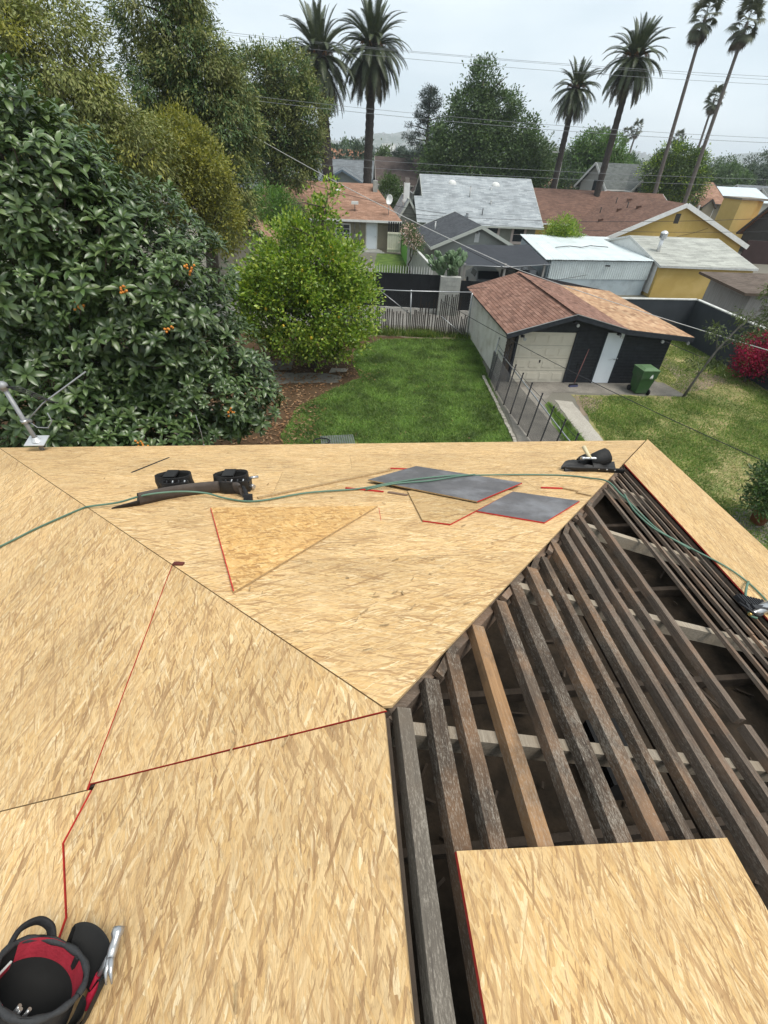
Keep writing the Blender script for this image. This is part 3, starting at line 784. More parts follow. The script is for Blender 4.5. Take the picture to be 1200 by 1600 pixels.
bf = thing('stake_fence', 'back yard fence of dark wooden stakes in chain link under a steel rail', 'fence', (1.2, 23.2, 0))
mb = MB(); mb.tube([(-2.6, 23.1, 2.04), (.6, 23.1, 2.06), (3.62, 23.2, 2.12)], .024, 8); mb.build('top_rail', M_GALV, bf)
for x in (-2.4, .83, 3.72):
    mb = MB(); mb.tube([(x, 23.15, 0), (x - .08, 23.15, 2.1)], .032, 8); mb.build('post', M_GALV, bf)
mb = MB(); mb.tube([(-.72, 23.18, 2.0), (.8, 23.2, .98)], .02, 6); mb.build('brace', M_GALV, bf)
mb = MB(); mb.tube([(2.3, 23.1, 1.0), (3.4, 22.9, .28)], .02, 6); mb.build('brace', M_GALV, bf)
mesh_panel('wire_mesh', (-2.4, 23.2), (3.7, 23.2), 1.95, .07, M_WIRE, bf, .0014)
x = -2.5
while x < 3.66:
    h = random.choice([1.05, 1.15, 1.2, 1.1, 1.0, .9, 1.18, 1.6, 1.75])
    if 2.35 < x < 3.2: h = random.uniform(1.85, 2.0)
    elif 1.2 < x < 2.2 and random.random() < .5: h = random.uniform(1.4, 1.9)
    if x < -.3: h = random.uniform(1.0, 1.25)
    if random.random() > .06:
        mb = MB(); w = random.uniform(.042, .056); mb.obox((x, 23.25, h / 2), (w / 2, 0, 0), (0, .009, 0), (random.uniform(-.012, .012), 0, h / 2)); mb.build('stake', M_STAKE, bf)
    x += random.choice([.084, .088, .092, .096, .14])

# ---------------------------------------------------------------- alley: black fence, block pillar, pickets, pear cactus
M_BLACKSHEET = simple('black_sheet', (.014, .015, .018), (.009, .01, .012), 3, .5, .15, 30)
M_BLOCK = simple('concrete_block', (.40, .40, .37), (.28, .285, .265), 2.5, .9, .4, 40)
M_WHITE = simple('white_paint', (.72, .72, .70), (.62, .62, .60), 4, .55)
M_CURB2 = simple('old_white_curb', (.56, .54, .50), (.42, .40, .37), 4, .85)
bk = thing('sheet_fence', 'black sheet metal fence along the alley behind the stake fence', 'fence', (0, 27.5, 0))
for i in range(26):
    x0 = -4.7 + i * .275
    mb = MB(); mb.box(x0, x0 + .29, 27.5 + (.032 if i % 2 else 0), 27.53 + (.032 if i % 2 else 0), .22, 1.95); mb.build('panel', M_BLACKSHEET, bk)
for i in range(7):
    x0 = 3.62 + i * .275
    mb = MB(); mb.box(x0, x0 + .29, 27.5 + (.032 if i % 2 else 0), 27.53 + (.032 if i % 2 else 0), .2, 1.75); mb.build('panel', M_BLACKSHEET, bk)
mb = MB(); mb.box(-4.7, 5.6, 27.46, 27.62, 0, .2); mb.build('kerb', M_CURB2, bk)
bp = thing('block_pillar', 'grey concrete block pillar below the pear cactus', 'pillar', (2.98, 27.3, 0))
for r_ in range(9):
    for c_ in range(3):
        x0 = 2.44 + c_ * .37 - (.09 if r_ % 2 else 0); x1 = x0 + .36
        x0, x1 = max(2.44, x0), min(3.54, x1 if c_ < 2 else 3.54)
        mb = MB(); mb.box(x0, x1, 27.02, 27.42, r_ * .22 + .002, r_ * .22 + .212); mb.build('block', M_BLOCK, bp)
mb = MB(); mb.box(2.46, 3.52, 27.04, 27.4, 0, 1.97); mb.build('core', simple('mortar', (.3, .3, .28), rough=.95), bp)
pk = thing('picket_fence', 'white spiked picket fence behind the black sheet fence', 'fence', (.4, 31.5, 0))
for i in range(34):
    x = -3.2 + i * .165
    mb = MB(); mb.beam((x, 31.4, .1), (x, 31.4, 1.55), .034, .02, (0, 1, 0)); mb.prism([(x - .017, 31.39, 1.55), (x + .017, 31.39, 1.55), (x, 31.39, 1.68)], (0, .02, 0)); mb.build('picket', M_WHITE, pk)
for z in (.35, .9):
    mb = MB(); mb.box(-3.25, 2.3, 31.42, 31.46, z, z + .07); mb.build('rail', M_WHITE, pk)
# pear cactus: pads grown from pads
M_PAD = simple('cactus_pad', (.16, .23, .12), (.09, .145, .075), 5, .5, .2, 40)
pc = thing('pear_cactus', 'prickly pear cactus with broad green pads above the block pillar', 'cactus', (2.85, 27.9, 0))
def pad_mesh():
    mb = MB(); mb.sphere((0, 0, .17), .17, 10, 7, 0, (.72, .2, 1)); return mb.mesh('pad', [M_PAD])
PADM = pad_mesh()
def pads(p, d, lvl):
    o = bpy.data.objects.new('pad', PADM); COL.objects.link(o); o.parent = pc; o.matrix_parent_inverse = Matrix.Translation(-pc.location)
    q = d.to_track_quat('Z', 'Y') @ Matrix.Rotation(random.uniform(0, 6.28), 3, 'Z').to_quaternion()
    s_ = random.uniform(.75, 1.25); o.matrix_basis = Matrix.Translation(p) @ q.to_matrix().to_4x4() @ Matrix.Scale(s_, 4)
    if lvl < 5:
        for _ in range(random.choice((1, 2, 2)) if lvl else 3):
            n_ = (d + Vector((random.uniform(-.8, .8), random.uniform(-.8, .8), random.uniform(-.05, .5)))).normalized()
            pads(p + d * .3 * s_, n_, lvl + 1)
for x, y in ((2.55, 27.8), (2.95, 27.9), (3.3, 27.85)):
    mb = MB(); mb.tube([(x, y, 0), (x, y, 1.6)], [.11, .07], 7); mb.build('stem', M_PAD, pc)
    for k in range(3): pads(Vector((x, y, 1.5 + .12 * k)), Vector((random.uniform(-.4, .4), -.2, 1)).normalized(), 1)
# ---------------------------------------------------------------- buildings
def slab(parent, A, B, C, D, th, mats, name='roof'):
    """roof slope A,B (eave) C,D (top) with its own x along the eave and y up the slope"""
    A, B, C, D = map(Vector, (A, B, C, D))
    x = (B - A).normalized(); n = x.cross(D - A).normalized(); y = n.cross(x)
    M = Matrix(((x.x, y.x, n.x, A.x), (x.y, y.y, n.y, A.y), (x.z, y.z, n.z, A.z), (0, 0, 0, 1)))
    inv = M.inverted(); P = [inv @ p for p in (A, B, C, D)]
    mb = MB(); mb.prism([tuple(p) for p in P], (0, 0, -th), 0, 1)
    return mb.build(name, mats, parent, M)
def window(parent, c, w, h, face='y-', bars=(1, 0), mats=None, t=.07, name='window'):
    """c = centre on the wall face; face = outward direction"""
    c = Vector(c)
    n, u = {'y-': ((0, -1, 0), (1, 0, 0)), 'y+': ((0, 1, 0), (-1, 0, 0)), 'x-': ((-1, 0, 0), (0, -1, 0)), 'x+': ((1, 0, 0), (0, 1, 0))}[face]
    n, u = Vector(n), Vector(u); mf, mp = mats or (M_WHITE, M_GLASS)
    mb = MB()
    def bar(du, dz, wu, wz, d=.03): mb.obox(c + u * du + ZV * dz + n * (d / 2 + .002), u * wu / 2, ZV * wz / 2, n * d / 2)
    bar(0, h / 2 + t / 2, w + 2 * t, t); bar(0, -h / 2 - t / 2, w + 2 * t, t, .045); bar(-w / 2 - t / 2, 0, t, h - .004); bar(w / 2 + t / 2, 0, t, h - .004)
    for i in range(bars[0]): bar(-w / 2 + w * (i + 1) / (bars[0] + 1), 0, .035, h, .022)
    for i in range(bars[1]): bar(0, -h / 2 + h * (i + 1) / (bars[1] + 1), w, .03, .018)
    f = mb.build(name, mf, parent)
    mb = MB(); mb.obox(c + n * .006, u * w / 2, ZV * h / 2, n * .004); mb.build('pane', mp, f)
    return f
def gable(root, a0, a1, b0, b1, eave, ridge, br=None, axis='x', ova=.3, ovb=.35, roof=None, wallm=None, trim=None, th=.10, ends=(1, 1), barge=.16, z0=0):
    """gabled block; a runs along the ridge, b across it; axis names the ridge direction"""
    T = (lambda a, b, z: (a, b, z)) if axis == 'x' else (lambda a, b, z: (b, a, z))
    fl = axis != 'x'
    br = (b0 + b1) / 2 if br is None else br
    tw = .12
    def pris(pts, vec, m, nm):
        mb = MB(); mb.prism(pts, vec); return mb.build(nm, m, root)
    for s_, a in ((1, a0), (-1, a1)):
        q = [T(a, b0, z0), T(a, b1, z0), T(a, b1, eave), T(a, br, ridge), T(a, b0, eave)]
        pris(q, T(tw * s_, 0, 0), wallm, 'wall')
    for s_, b in ((1, b0), (-1, b1)):
        q = [T(a0 + tw, b, z0), T(a1 - tw, b, z0), T(a1 - tw, b, eave - .02), T(a0 + tw, b, eave - .02)]
        pris(q, T(0, tw * s_, 0), wallm, 'wall')
    s0 = (ridge - eave) / (br - b0); s1 = (ridge - eave) / (b1 - br); up = .06
    e0, e1 = T(a0 - ova, b0 - ovb, eave - s0 * ovb + up), T(a1 + ova, b0 - ovb, eave - s0 * ovb + up)
    f0, f1 = T(a0 - ova, b1 + ovb, eave - s1 * ovb + up), T(a1 + ova, b1 + ovb, eave - s1 * ovb + up)
    r0, r1 = T(a0 - ova, br, ridge + up), T(a1 + ova, br, ridge + up)
    if fl: A = slab(root, e1, e0, r0, r1, th, [roof, trim]); B = slab(root, f0, f1, r1, r0, th, [roof, trim])
    else: A = slab(root, e0, e1, r1, r0, th, [roof, trim]); B = slab(root, f1, f0, r0, r1, th, [roof, trim])
    dz = Vector((0, 0, -.085))
    for a, en in ((a0 - ova - .014, ends[0]), (a1 + ova + .014, ends[1])):
        if not en: continue
        for p, q, sg in ((T(a, b0 - ovb, eave - s0 * ovb + up), T(a, br, ridge + up), 0), (T(a, b1 + ovb, eave - s1 * ovb + up), T(a, br, ridge + up), 1)):
            mb = MB(); mb.beam(Vector(p) + dz, Vector(q) + dz, .026, barge, (0, 0, 1)); mb.build('bargeboard', trim, root)
    for p, q in ((e0, e1), (f0, f1)):
        mb = MB(); off = Vector(T(0, -.014 if p is e0 else .014, 0)); mb.beam(Vector(p) + dz * .8 + off, Vector(q) + dz * .8 + off, .024, .13, (0, 0, 1)); mb.build('fascia_board', trim, root)
    return A, B
def pipe(root, x, y, z, h, r=.05, m=None, name='vent_pipe'):
    mb = MB(); mb.tube([(x, y, z - .15), (x, y, z + h)], r, 8); mb.tube([(x, y, z + h), (x, y, z + h + .03)], r * 1.5, 8); return mb.build(name, m or M_IRON, root)
def glass_mat():
    m, nt, b = newmat('window_glass'); b.inputs['Base Color'].default_value = (.03, .035, .04, 1); b.inputs['Roughness'].default_value = .08; b.inputs['Specular IOR Level'].default_value = .6; return m
M_GLASS = glass_mat()
M_TRIM_DARK = simple('charcoal_trim', (.03, .034, .042), (.02, .022, .028), 5, .55)
M_SIDING_DARK = simple('charcoal_siding', (.026, .028, .033), (.016, .017, .021), 5, .6, .15, 30)
M_SIDING_WHITE = simple('old_white_siding', (.64, .62, .57), (.54, .52, .47), 2, .75, .2, 30, dirt=(.42, .385, .32), dscale=1.6)
M_GDOOR = simple('cream_door_paint', (.60, .55, .455), (.54, .49, .40), 2, .5)
M_DOORW = simple('white_door_paint', (.70, .735, .78), (.64, .68, .73), 2, .45)
def tab_mat(name, cols):
    m, nt, b = newmat(name); b.inputs['Roughness'].default_value = .92; b.inputs['Specular IOR Level'].default_value = .2
    g = nd(nt, 'ShaderNodeNewGeometry'); col = ramp(nt, g.outputs['Random Per Island'], [(i / (len(cols) - 1), c) for i, c in enumerate(cols)])
    v = coords(nt); col = mixc(nt, 1, col, ramp(nt, noise(nt, v, .8, 5, .6), [(.3, .82), (.7, 1.12)]), 'MULTIPLY')
    col = mixc(nt, 1, col, ramp(nt, noise(nt, v, 90, 2, .6), [(.3, .8), (.7, 1.15)]), 'MULTIPLY'); L(nt, col, b.inputs['Base Color']); bump(nt, b, noise(nt, v, 120, 2), .4, .004); return m
M_TAB_RED = tab_mat('red_brown_shingle', [(.175, .092, .066), (.235, .13, .096), (.145, .078, .058), (.265, .152, .114), (.205, .11, .082)])
M_TAB_TAN = tab_mat('tan_shingle', [(.36, .215, .125), (.46, .30, .18), (.29, .17, .10), (.42, .255, .15), (.49, .335, .21)])

# --- garage with real shingle tabs
gar = thing('garage', 'garage with red-brown and tan shingle roof, charcoal front, cream roll-up door and white door', 'garage', (4.4, 17.83, 0), rz=rad(5.5))
GW, GD = 6.63, 6.4
def tabs(root, A, B, C, D, m, name, row=.145, wid=.3, th=.012):
    """courses of overlapping shingle tabs on the slope A,B (eave) C,D (top)"""
    A, B, C, D = map(Vector, (A, B, C, D)); x = (B - A).normalized(); n = x.cross(D - A).normalized(); y = n.cross(x)
    ln_ = (B - A).length; hh = (D - A).dot(y); sk = (D - A).dot(x); e_ = (C - B).dot(x)
    mb = MB(); r_ = 0; v = 0
    while v < hh - .02:
        t = v / hh; x0, x1 = sk * t, ln_ + e_ * t; u = x0 - (r_ % 2) * wid / 2 - random.random() * .03
        while u < x1:
            a, b = max(u + .003, x0), min(u + wid - .003, x1)
            if b - a > .02:
                v1 = min(v + row + .02, hh); j = random.uniform(-.006, .006); lo, hi = th + random.uniform(0, .006), .003
                P = lambda uu, vv, k: A + x * uu + y * vv + n * k
                q = [P(a, v + j, lo), P(b, v + j, lo), P(b, v1, hi), P(a, v1, hi), P(a, v + j, .001), P(b, v + j, .001)]
                mb.add(q, [(0, 1, 2, 3), (4, 5, 1, 0), (4, 0, 3), (1, 5, 2)])
            u += wid
        v += row; r_ += 1
    o = mb.build(name, m, root); o['kind'] = 'stuff'; return o
yf, yb = -.5, GD + .35
zl, zr, zb, ze = 2.06, 2.80, 2.30, 2.06
M_DECK = simple('roof_deck', (.12, .075, .055), rough=.95)
for (A, B, C, D, m) in ((( -.22, yb, zl), (-.22, yf, zl), (2.28, yf, zr), (2.28, yb, zr), M_TAB_RED),
                        ((4.42, yf, zb), (4.42, yb, zb), (2.28, yb, zr), (2.28, yf, zr), M_TAB_RED),
                        ((7.15, yf, ze), (7.15, yb, ze - .0), (4.42, yb, zb), (4.42, yf, zb), M_TAB_TAN)):
    rf = slab(gar, A, B, C, D, .07, [M_DECK, M_TRIM_DARK]); 
    o = tabs(gar, A, B, C, D, m, 'shingles')
mb = MB()
for i in range(24):
    y = yf + i * .295; mb.obox((2.28, y + .15, zr + .02), (.13, 0, -.028), (0, .16, .006), (0, 0, .006)); mb.obox((2.28 + .0, y + .15, zr + .026), (.02, 0, 0), (0, .16, .006), (0, 0, .006))
mb.build('ridge_cap', M_TAB_RED, gar)['kind'] = 'stuff'
for p, q in (((-.22, yf - .02, zl - .09), (2.28, yf - .02, zr - .09)), ((2.28, yf - .02, zr - .09), (4.42, yf - .02, zb - .09)), ((4.42, yf - .02, zb - .09), (7.15, yf - .02, ze - .09)),
             ((-.22, yb + .02, zl - .09), (2.28, yb + .02, zr - .09)), ((2.28, yb + .02, zr - .09), (7.15, yb + .02, ze - .09))):
    mb = MB(); mb.beam(p, q, .035, .17, (0, 0, 1)); mb.build('bargeboard', M_TRIM_DARK, gar)
for p, q in (((-.22, yf + .02, zl + .006), (2.28, yf + .02, zr + .006)), ((2.28, yf + .02, zr + .006), (4.42, yf + .02, zb + .006))):
    mb = MB(); mb.beam(Vector(p) + Vector((0, -.055, 0)), Vector(q) + Vector((0, -.055, 0)), .03, .02, (0, 0, 1)); mb.build('drip_edge', M_GALV, gar)
def roof_z(x):
    return zl + (zr - zl) * (x + .22) / 2.5 if x < 2.28 else zr + (zb - zr) * (x - 2.28) / 2.14 if x < 4.42 else zb + (ze - zb) * (x - 4.42) / 2.73
def wall_poly(xs, y, t, nm, m, z0=0, inset_=.07):
    pts = [(xs[0], y, z0)] + [(xs[-1], y, z0)] + [(x, y, roof_z(x) - inset_) for x in reversed(xs)]
    mb = MB(); mb.prism(pts, (0, t, 0)); return mb.build(nm, m, gar)
wall_poly([0, .46], .0, .1, 'wall', M_SIDING_DARK); wall_poly([2.72, 3.93], 0, .1, 'wall', M_SIDING_DARK); wall_poly([4.66, GW], 0, .1, 'wall', M_SIDING_DARK)
wall_poly([.46, 2.28, 2.72], 0, .1, 'wall', M_SIDING_DARK, 2.0); wall_poly([3.93, 4.42, 4.66], 0, .1, 'wall', M_SIDING_DARK, 2.04)
wall_poly([.1, 2.28, 4.42, GW - .1], GD - .1, .1, 'wall', M_SIDING_WHITE)
mb = MB(); mb.box(0, .1, .1, GD, 0, roof_z(.05) - .07); mb.build('wall', M_SIDING_WHITE, gar)
mb = MB(); mb.box(GW - .1, GW, .1, GD, 0, roof_z(GW) - .07); mb.build('wall', M_SIDING_DARK, gar)
for r_ in range(17):                                        # lap siding on the charcoal front
    z = .02 + r_ * .125
    for x0, x1 in ((2.74, 3.88), (4.71, GW + .02)):
        if z + .12 > roof_z(x1) - .1: continue
        mb = MB(); mb.prism([(x0, -.004, z), (x1, -.004, z), (x1, -.004, z + .118), (x0, -.004, z + .118)], (0, -.010, 0)); mb.obox(((x0 + x1) / 2, -.016, z + .012), ((x1 - x0) / 2, 0, 0), (0, .006, 0), (0, 0, .012)); mb.build('siding_board', M_SIDING_DARK, gar)
for r_ in range(15):                                        # white lap siding on the left wall
    z = .03 + r_ * .128
    if z > 1.88: break
    mb = MB(); mb.obox((-.016, GD / 2, z + .060), (.009, 0, .0), (0, GD / 2 + .02, 0), (-.010, 0, -.060)); mb.build('siding_board', M_SIDING_WHITE, gar)
for x in (.36, 2.70, 3.86, 4.64):                             # door casings
    mb = MB(); mb.box(x, x + .08, -.045, -.002, 0, 2.02); mb.build('casing', M_TRIM_DARK, gar)
mb = MB(); mb.box(.0, .3, -.02, .0, 0, 2.0); mb.build('corner_board', simple('dead_vine', (.09, .07, .055), (.03, .025, .02), 14, .95, .8, 40), gar)
gd = MB(); gd.box(.46, 2.70, .02, .06, 0, 2.0); gdo = gd.build('garage_door', M_GDOOR, gar)
for r_ in range(4):
    mb = MB(); mb.box(.46, 2.70, .014, .02, r_ * .5 + .488, r_ * .5 + .496); mb.build('section_joint', simple('door_shadow', (.25, .23, .19)), gdo)
    for c_ in range(4):
        x0, z0_ = .54 + c_ * .545, r_ * .5 + .09
        mb = MB()
        mb.prism([(x0, .019, z0_), (x0 + .45, .019, z0_), (x0 + .45, .019, z0_ + .32), (x0, .019, z0_ + .32)], (0, -.004, 0))
        mb.prism([(x0 + .035, .0, z0_ + .035), (x0 + .415, .0, z0_ + .035), (x0 + .415, .0, z0_ + .285), (x0 + .035, .0, z0_ + .285)], (0, .02, 0)); mb.build('raised_panel', M_GDOOR, gdo)
mb = MB(); mb.box(1.50, 1.54, -.03, .02, .82, .92); mb.build('handle', M_IRON, gdo)
wd = MB(); wd.box(3.95, 4.64, -.03, .02, .02, 2.03); wdo = wd.build('door', M_DOORW, gar)
mb = MB(); mb.tube([(4.58, -.03, 1.02), (4.58, -.09, 1.02), (4.50, -.1, 1.02)], .016, 6); mb.sphere((4.66, -.06, 1.05), .03, 8, 6); mb.build('handle', M_GALV, wdo)
mb = MB(); mb.tube([(4.3, -.04, .98), (4.4, -.05, .99), (4.5, -.05, 1.05), (4.56, -.05, 1.03)], .006, 4); mb.build('chain', M_GALV, wdo)
mb = MB(); mb.box(3.10, 3.24, -.05, -.01, .62, .82); mb.build('outlet_box', M_IRON, gar)
mb = MB(); mb.box(5.3, 5.62, -.03, -.012, 1.42, 1.52)
mb.build('number_plate', M_TRIM_DARK, gar)
for x, zz in ((.42, 1.97), (2.32, 2.5), (4.15, 2.12), (5.85, 1.98), (6.9, 1.94)):   # floodlights under the eave
    mb = MB(); mb.box(x - .06, x + .06, -.5, -.38, zz - .04, zz + .03, 1); mb.lathe([(.02, 0), (.055, .06), (.06, .12)], (x + .07, -.45, zz - .08), 10, 0, (0, 0, 1), (1, 0, 0), (0, -1, 0)); mb.lathe([(.0001, .115), (.06, .115)], (x + .07, -.45, zz - .08), 10, 0, (0, 0, 1), (1, 0, 0), (0, -1, 0)); mb.build('floodlight', [M_GALV, M_IRON], gar)

# --- black yard wall, L-shaped
M_BLACKWALL = simple('black_stucco', (.042, .048, .056), (.032, .037, .044), 1.5, .7, .2, 50)
M_COPING = simple('pale_coping', (.55, .55, .53), (.40, .40, .38), 4, .8)
bw = thing('yard_wall', 'tall black stucco wall with a pale coping at the back of the right hand yard', 'wall', (15.2, 24.6, 0))
def seg(mb, a, b, z0, z1, t):
    d = (Vector(b) - Vector(a)).normalized(); n = Vector((-d.y, d.x)) * t / 2; a, b = Vector(a), Vector(b)
    mb.prism([(p.x, p.y, z1) for p in (a - n, b - n, b + n, a + n)], (0, 0, z0 - z1))
pa, pb, pc_, pd = (10.6, 24.2), (15.25, 24.85), (15.75, 19.6), (16.3, 11.0)
for a, b in ((pa, pb), (pb, pc_), (pc_, pd)):
    mb = MB(); seg(mb, a, b, 0, 1.94, .16); mb.build('wall', M_BLACKWALL, bw)
    mb = MB(); seg(mb, a, b, 1.942, 1.985, .2); mb.build('coping', M_COPING, bw)

# --- neighbour shed behind the black wall
M_TARROOF = shingle_mat('brown_tar_roof', [(.10, .075, .06), (.14, .11, .09), (.085, .065, .05)])
M_GREYWOOD = simple('grey_wood', (.30, .285, .265), (.22, .205, .19), 3, .85, .3, 30, stretch=(6, 6, .5))
sh_ = thing('shed', 'small grey wooden shed with a flat dark roof behind the black wall', 'shed', (18.5, 24.7, 0), rz=rad(6))
slab(sh_, (-1.6, -.4, 2.5), (4.5, -.4, 2.5), (4.5, 3.4, 2.72), (-1.6, 3.4, 2.72), .12, [M_TARROOF, simple('rotten_fascia', (.10, .07, .05))])
for i in range(16):
    mb = MB(); x0 = -.9 + i * .31; mb.box(x0, x0 + .3, 0, .03, 0, 2.42); mb.build('plank', M_GREYWOOD, sh_)
mb = MB(); mb.box(-.9, -.87, .03, 3.2, 0, 2.5); mb.build('wall', M_GREYWOOD, sh_)

# --- yellow garage and the white metal roof beside it
M_YELLOW = simple('yellow_stucco', (.52, .365, .12), (.46, .315, .095), .9, .9, .3, 40, dirt=(.60, .43, .17), dscale=.5)
M_SH_LGREY = shingle_mat('pale_grey_shingle', [(.33, .335, .30), (.42, .425, .385), (.27, .275, .25), (.38, .385, .35)], .9, .16)
yg = thing('yellow_garage', 'yellow stucco garage with a pale grey shingle roof beside the white metal roof', 'garage', (17.4, 33.9, 0), rz=rad(5))
gable(yg, .1, 6.7, .1, 9.9, 1.98, 3.0, 5.0, 'x', .12, .18, M_SH_LGREY, M_YELLOW, M_COPING)
mb = MB(); mb.prism([(.08, .35, .2), (.08, 9.7, .2), (.08, 9.7, 1.9), (.08, 5.0, 2.9), (.08, .35, 1.9)], (-.02, 0, 0)); mb.build('gable_panel', M_WHITE, yg)
M_ROOFWHITE = simple('white_metal_roof', (.60, .655, .66), (.52, .575, .58), .8, .45, .1, 10, dirt=(.44, .48, .48), dscale=.7)
M_BLUEWALL = simple('pale_blue_wall', (.40, .46, .49), (.34, .40, .43), 1.2, .8, .15, 30, dirt=(.24, .27, .29), dscale=1.1)
ws = thing('metal_roof_shed', 'long low shed with a flat white corrugated metal roof and pale blue front wall', 'shed', (13.5, 34, 0))
rc = [Vector((9.6, 33.0, 2.12)), Vector((17.25, 34.5, 2.12)), Vector((17.35, 44.0, 2.3)), Vector((9.9, 43.0, 2.3))]
for i in range(14):                                         # roofing sheets side by side, slightly lapped
    t0, t1 = i / 14, (i + 1) / 14
    A, B, C_, D = rc[0].lerp(rc[1], t0), rc[0].lerp(rc[1], t1), rc[3].lerp(rc[2], t1), rc[3].lerp(rc[2], t0)
    mb = MB(); nn = 6; top = []
    for j in range(nn + 1):
        tt = j / nn; z = .018 * (j % 2) + (.006 if i % 2 else 0)
        top.append((A.lerp(B, tt) + ZV * z, D.lerp(C_, tt) + ZV * z))
    v = [p for q in top for p in q]; f = [(2 * j, 2 * j + 2, 2 * j + 3, 2 * j + 1) for j in range(nn)]
    mb.add(v, f); mb.add([p - ZV * .03 for p in v], [tuple(reversed(q)) for q in f]); mb.build('roof_sheet', M_ROOFWHITE, ws)
def wall2(parent, a, b, z0, z1, m, t=.08, name='wall'):
    mb = MB(); seg(mb, a, b, z0, z1, t); return mb.build(name, m, parent)
wall2(ws, (10.1, 33.25), (17.1, 34.62), 0, .98, M_BLUEWALL); wall2(ws, (9.95, 33.3), (10.1, 42.8), 0, 2.0, M_BLUEWALL); wall2(ws, (17.15, 34.7), (17.2, 43.6), 0, 2.0, M_COPING)
wall2(ws, (10.1, 42.8), (17.2, 43.7), 0, 2.1, M_BLUEWALL)
mb = MB(); n = 90; v = []; f = []
for i in range(n + 1):
    p = Vector((10.0, 33.2)).lerp(Vector((17.2, 34.58)), i / n) + Vector((.02, -.09)) * (.5 if i % 2 else -.1)
    v += [(p.x, p.y, .98), (p.x, p.y, 2.06)]
f = [(2 * i, 2 * i + 2, 2 * i + 3, 2 * i + 1) for i in range(n)]
mb.add(v, f); mb.build('corrugated_screen', M_ROOFWHITE, ws)
mb = MB(); mb.box(13.8, 14.1, 33.78, 33.85, 1.78, 1.86); mb.build('vent', M_IRON, ws)
mb = MB(); mb.tube([(11.2, 37, 2.3), (12.5, 38, 2.3), (13.2, 37.6, 2.3), (14.2, 38.6, 2.31), (15.4, 38.3, 2.31)], .025, 4); mb.build('cable', M_IRON, ws)

# --- yellow house with brown roof
M_SH_BROWN = shingle_mat('brown_shingle', [(.135, .078, .058), (.17, .098, .073), (.115, .066, .05), (.19, .11, .082)])
M_VENT_DARK = simple('dark_vent', (.07, .065, .06))
yh = thing('yellow_house', 'wide yellow stucco house with a brown shingle roof and white bargeboards', 'house', (17.6, 46, 0), rz=rad(4))
gable(yh, .3, 15.5, .5, 13.1, 1.95, 4.62, 6.6, 'y', .35, .45, M_SH_BROWN, M_YELLOW, M_WHITE, barge=.34)
gable(yh, -3.2, 12, 8.6, 20, 2.2, 4.60, 14.6, 'x', .3, .4, M_SH_BROWN, M_YELLOW, M_WHITE)
mb = MB()
for k in range(6): mb.obox((6.35, .29, 3.3 + k * .12), (.22, 0, 0), (0, .01, -.02), (0, .0, .04))
mb.build('gable_vent', M_VENT_DARK, yh)
for x, y in ((2.1, 5.6), (4.0, 6.4), (5.6, 8.2), (4.9, 4.6)):
    z = 1.95 + (4.62 - 1.95) * (x - .5) / 6.1 + .1
    mb = MB(); mb.box(x - .18, x + .18, y - .15, y + .15, z - .2, z + .14, 0); mb.obox((x, y, z + .17), (.22, 0, .09), (0, .19, 0), (-.005, 0, .012)); mb.build('roof_vent', [M_SH_BROWN, M_WHITE] if y < 5 else M_SH_BROWN, yh)
for x, y in ((3.1, 8.4), (4.9, 9.4), (4.6, 6.2)): pipe(yh, x, y, 1.95 + (4.62 - 1.95) * (x - .5) / 6.1, .5, .05, M_VENT_DARK)
mb = MB(); p0 = (6.9, .25, 2.3); mb.tube([(6.9, .28, 2.3), (8.2, .25, 2.6), (9.4, .28, 3.0)], .012, 4); mb.build('wall_cable', M_IRON, yh)
tb = MB(); tb.tube([(18.05, 36.2, 2.3), (18.05, 36.2, 3.35)], .12, 10)
for k in range(14):
    a = k * 6.283 / 14; tb.obox((18.05 + .2 * math.cos(a), 36.2 + .2 * math.sin(a), 3.42), (-.05 * math.sin(a) + .03 * math.cos(a), .05 * math.cos(a) + .03 * math.sin(a), 0), (0, 0, .16), (.004, .004, 0))
tb.lathe([(.2, 3.26), (.22, 3.28), (.14, 3.3)], (18.05, 36.2, 0), 12); tb.lathe([(.24, 3.55), (.2, 3.64), (.1, 3.7), (.001, 3.72)], (18.05, 36.2, 0), 12)
solo(tb, 'turbine_vent', simple('bright_steel', (.72, .72, .72), (.6, .6, .6), 9, .35, metal=.6), 'silver turbine vent on a pipe at the ridge of the pale grey shingle roof', 'vent')

# --- grey stucco garage with black roof
M_SH_BLACK = shingle_mat('black_shingle', [(.055, .06, .068), (.075, .08, .088), (.045, .048, .056)])
M_GREYST = simple('grey_stucco', (.30, .31, .285), (.26, .27, .25), 1.2, .9, .2, 40)
M_GREYTRIM = simple('grey_green_trim', (.46, .48, .43), (.40, .42, .38), 3, .7)
gg = thing('grey_garage', 'grey stucco garage with a black shingle roof and a white louvred gable vent', 'garage', (2.3, 36.1, 0), rz=rad(7))
gable(gg, .4, 8.4, .35, 6.25, 2.12, 3.36, 3.45, 'y', .4, .35, M_SH_BLACK, M_GREYST, M_GREYTRIM, barge=.2)
vt = MB()
for k in range(6): vt.obox((3.3, .36, 2.42 + k * .1), (.17, 0, 0), (0, .012, -.02), (0, 0, .03))
vt.build('gable_vent', M_WHITE, gg)
mb = MB(); mb.sphere((3.3, .3, 3.0), .09, 8, 6); mb.build('lamp', M_GALV, gg)
pipe(gg, 1.2, 5.2, 2.6, .4, .05, M_WHITE)

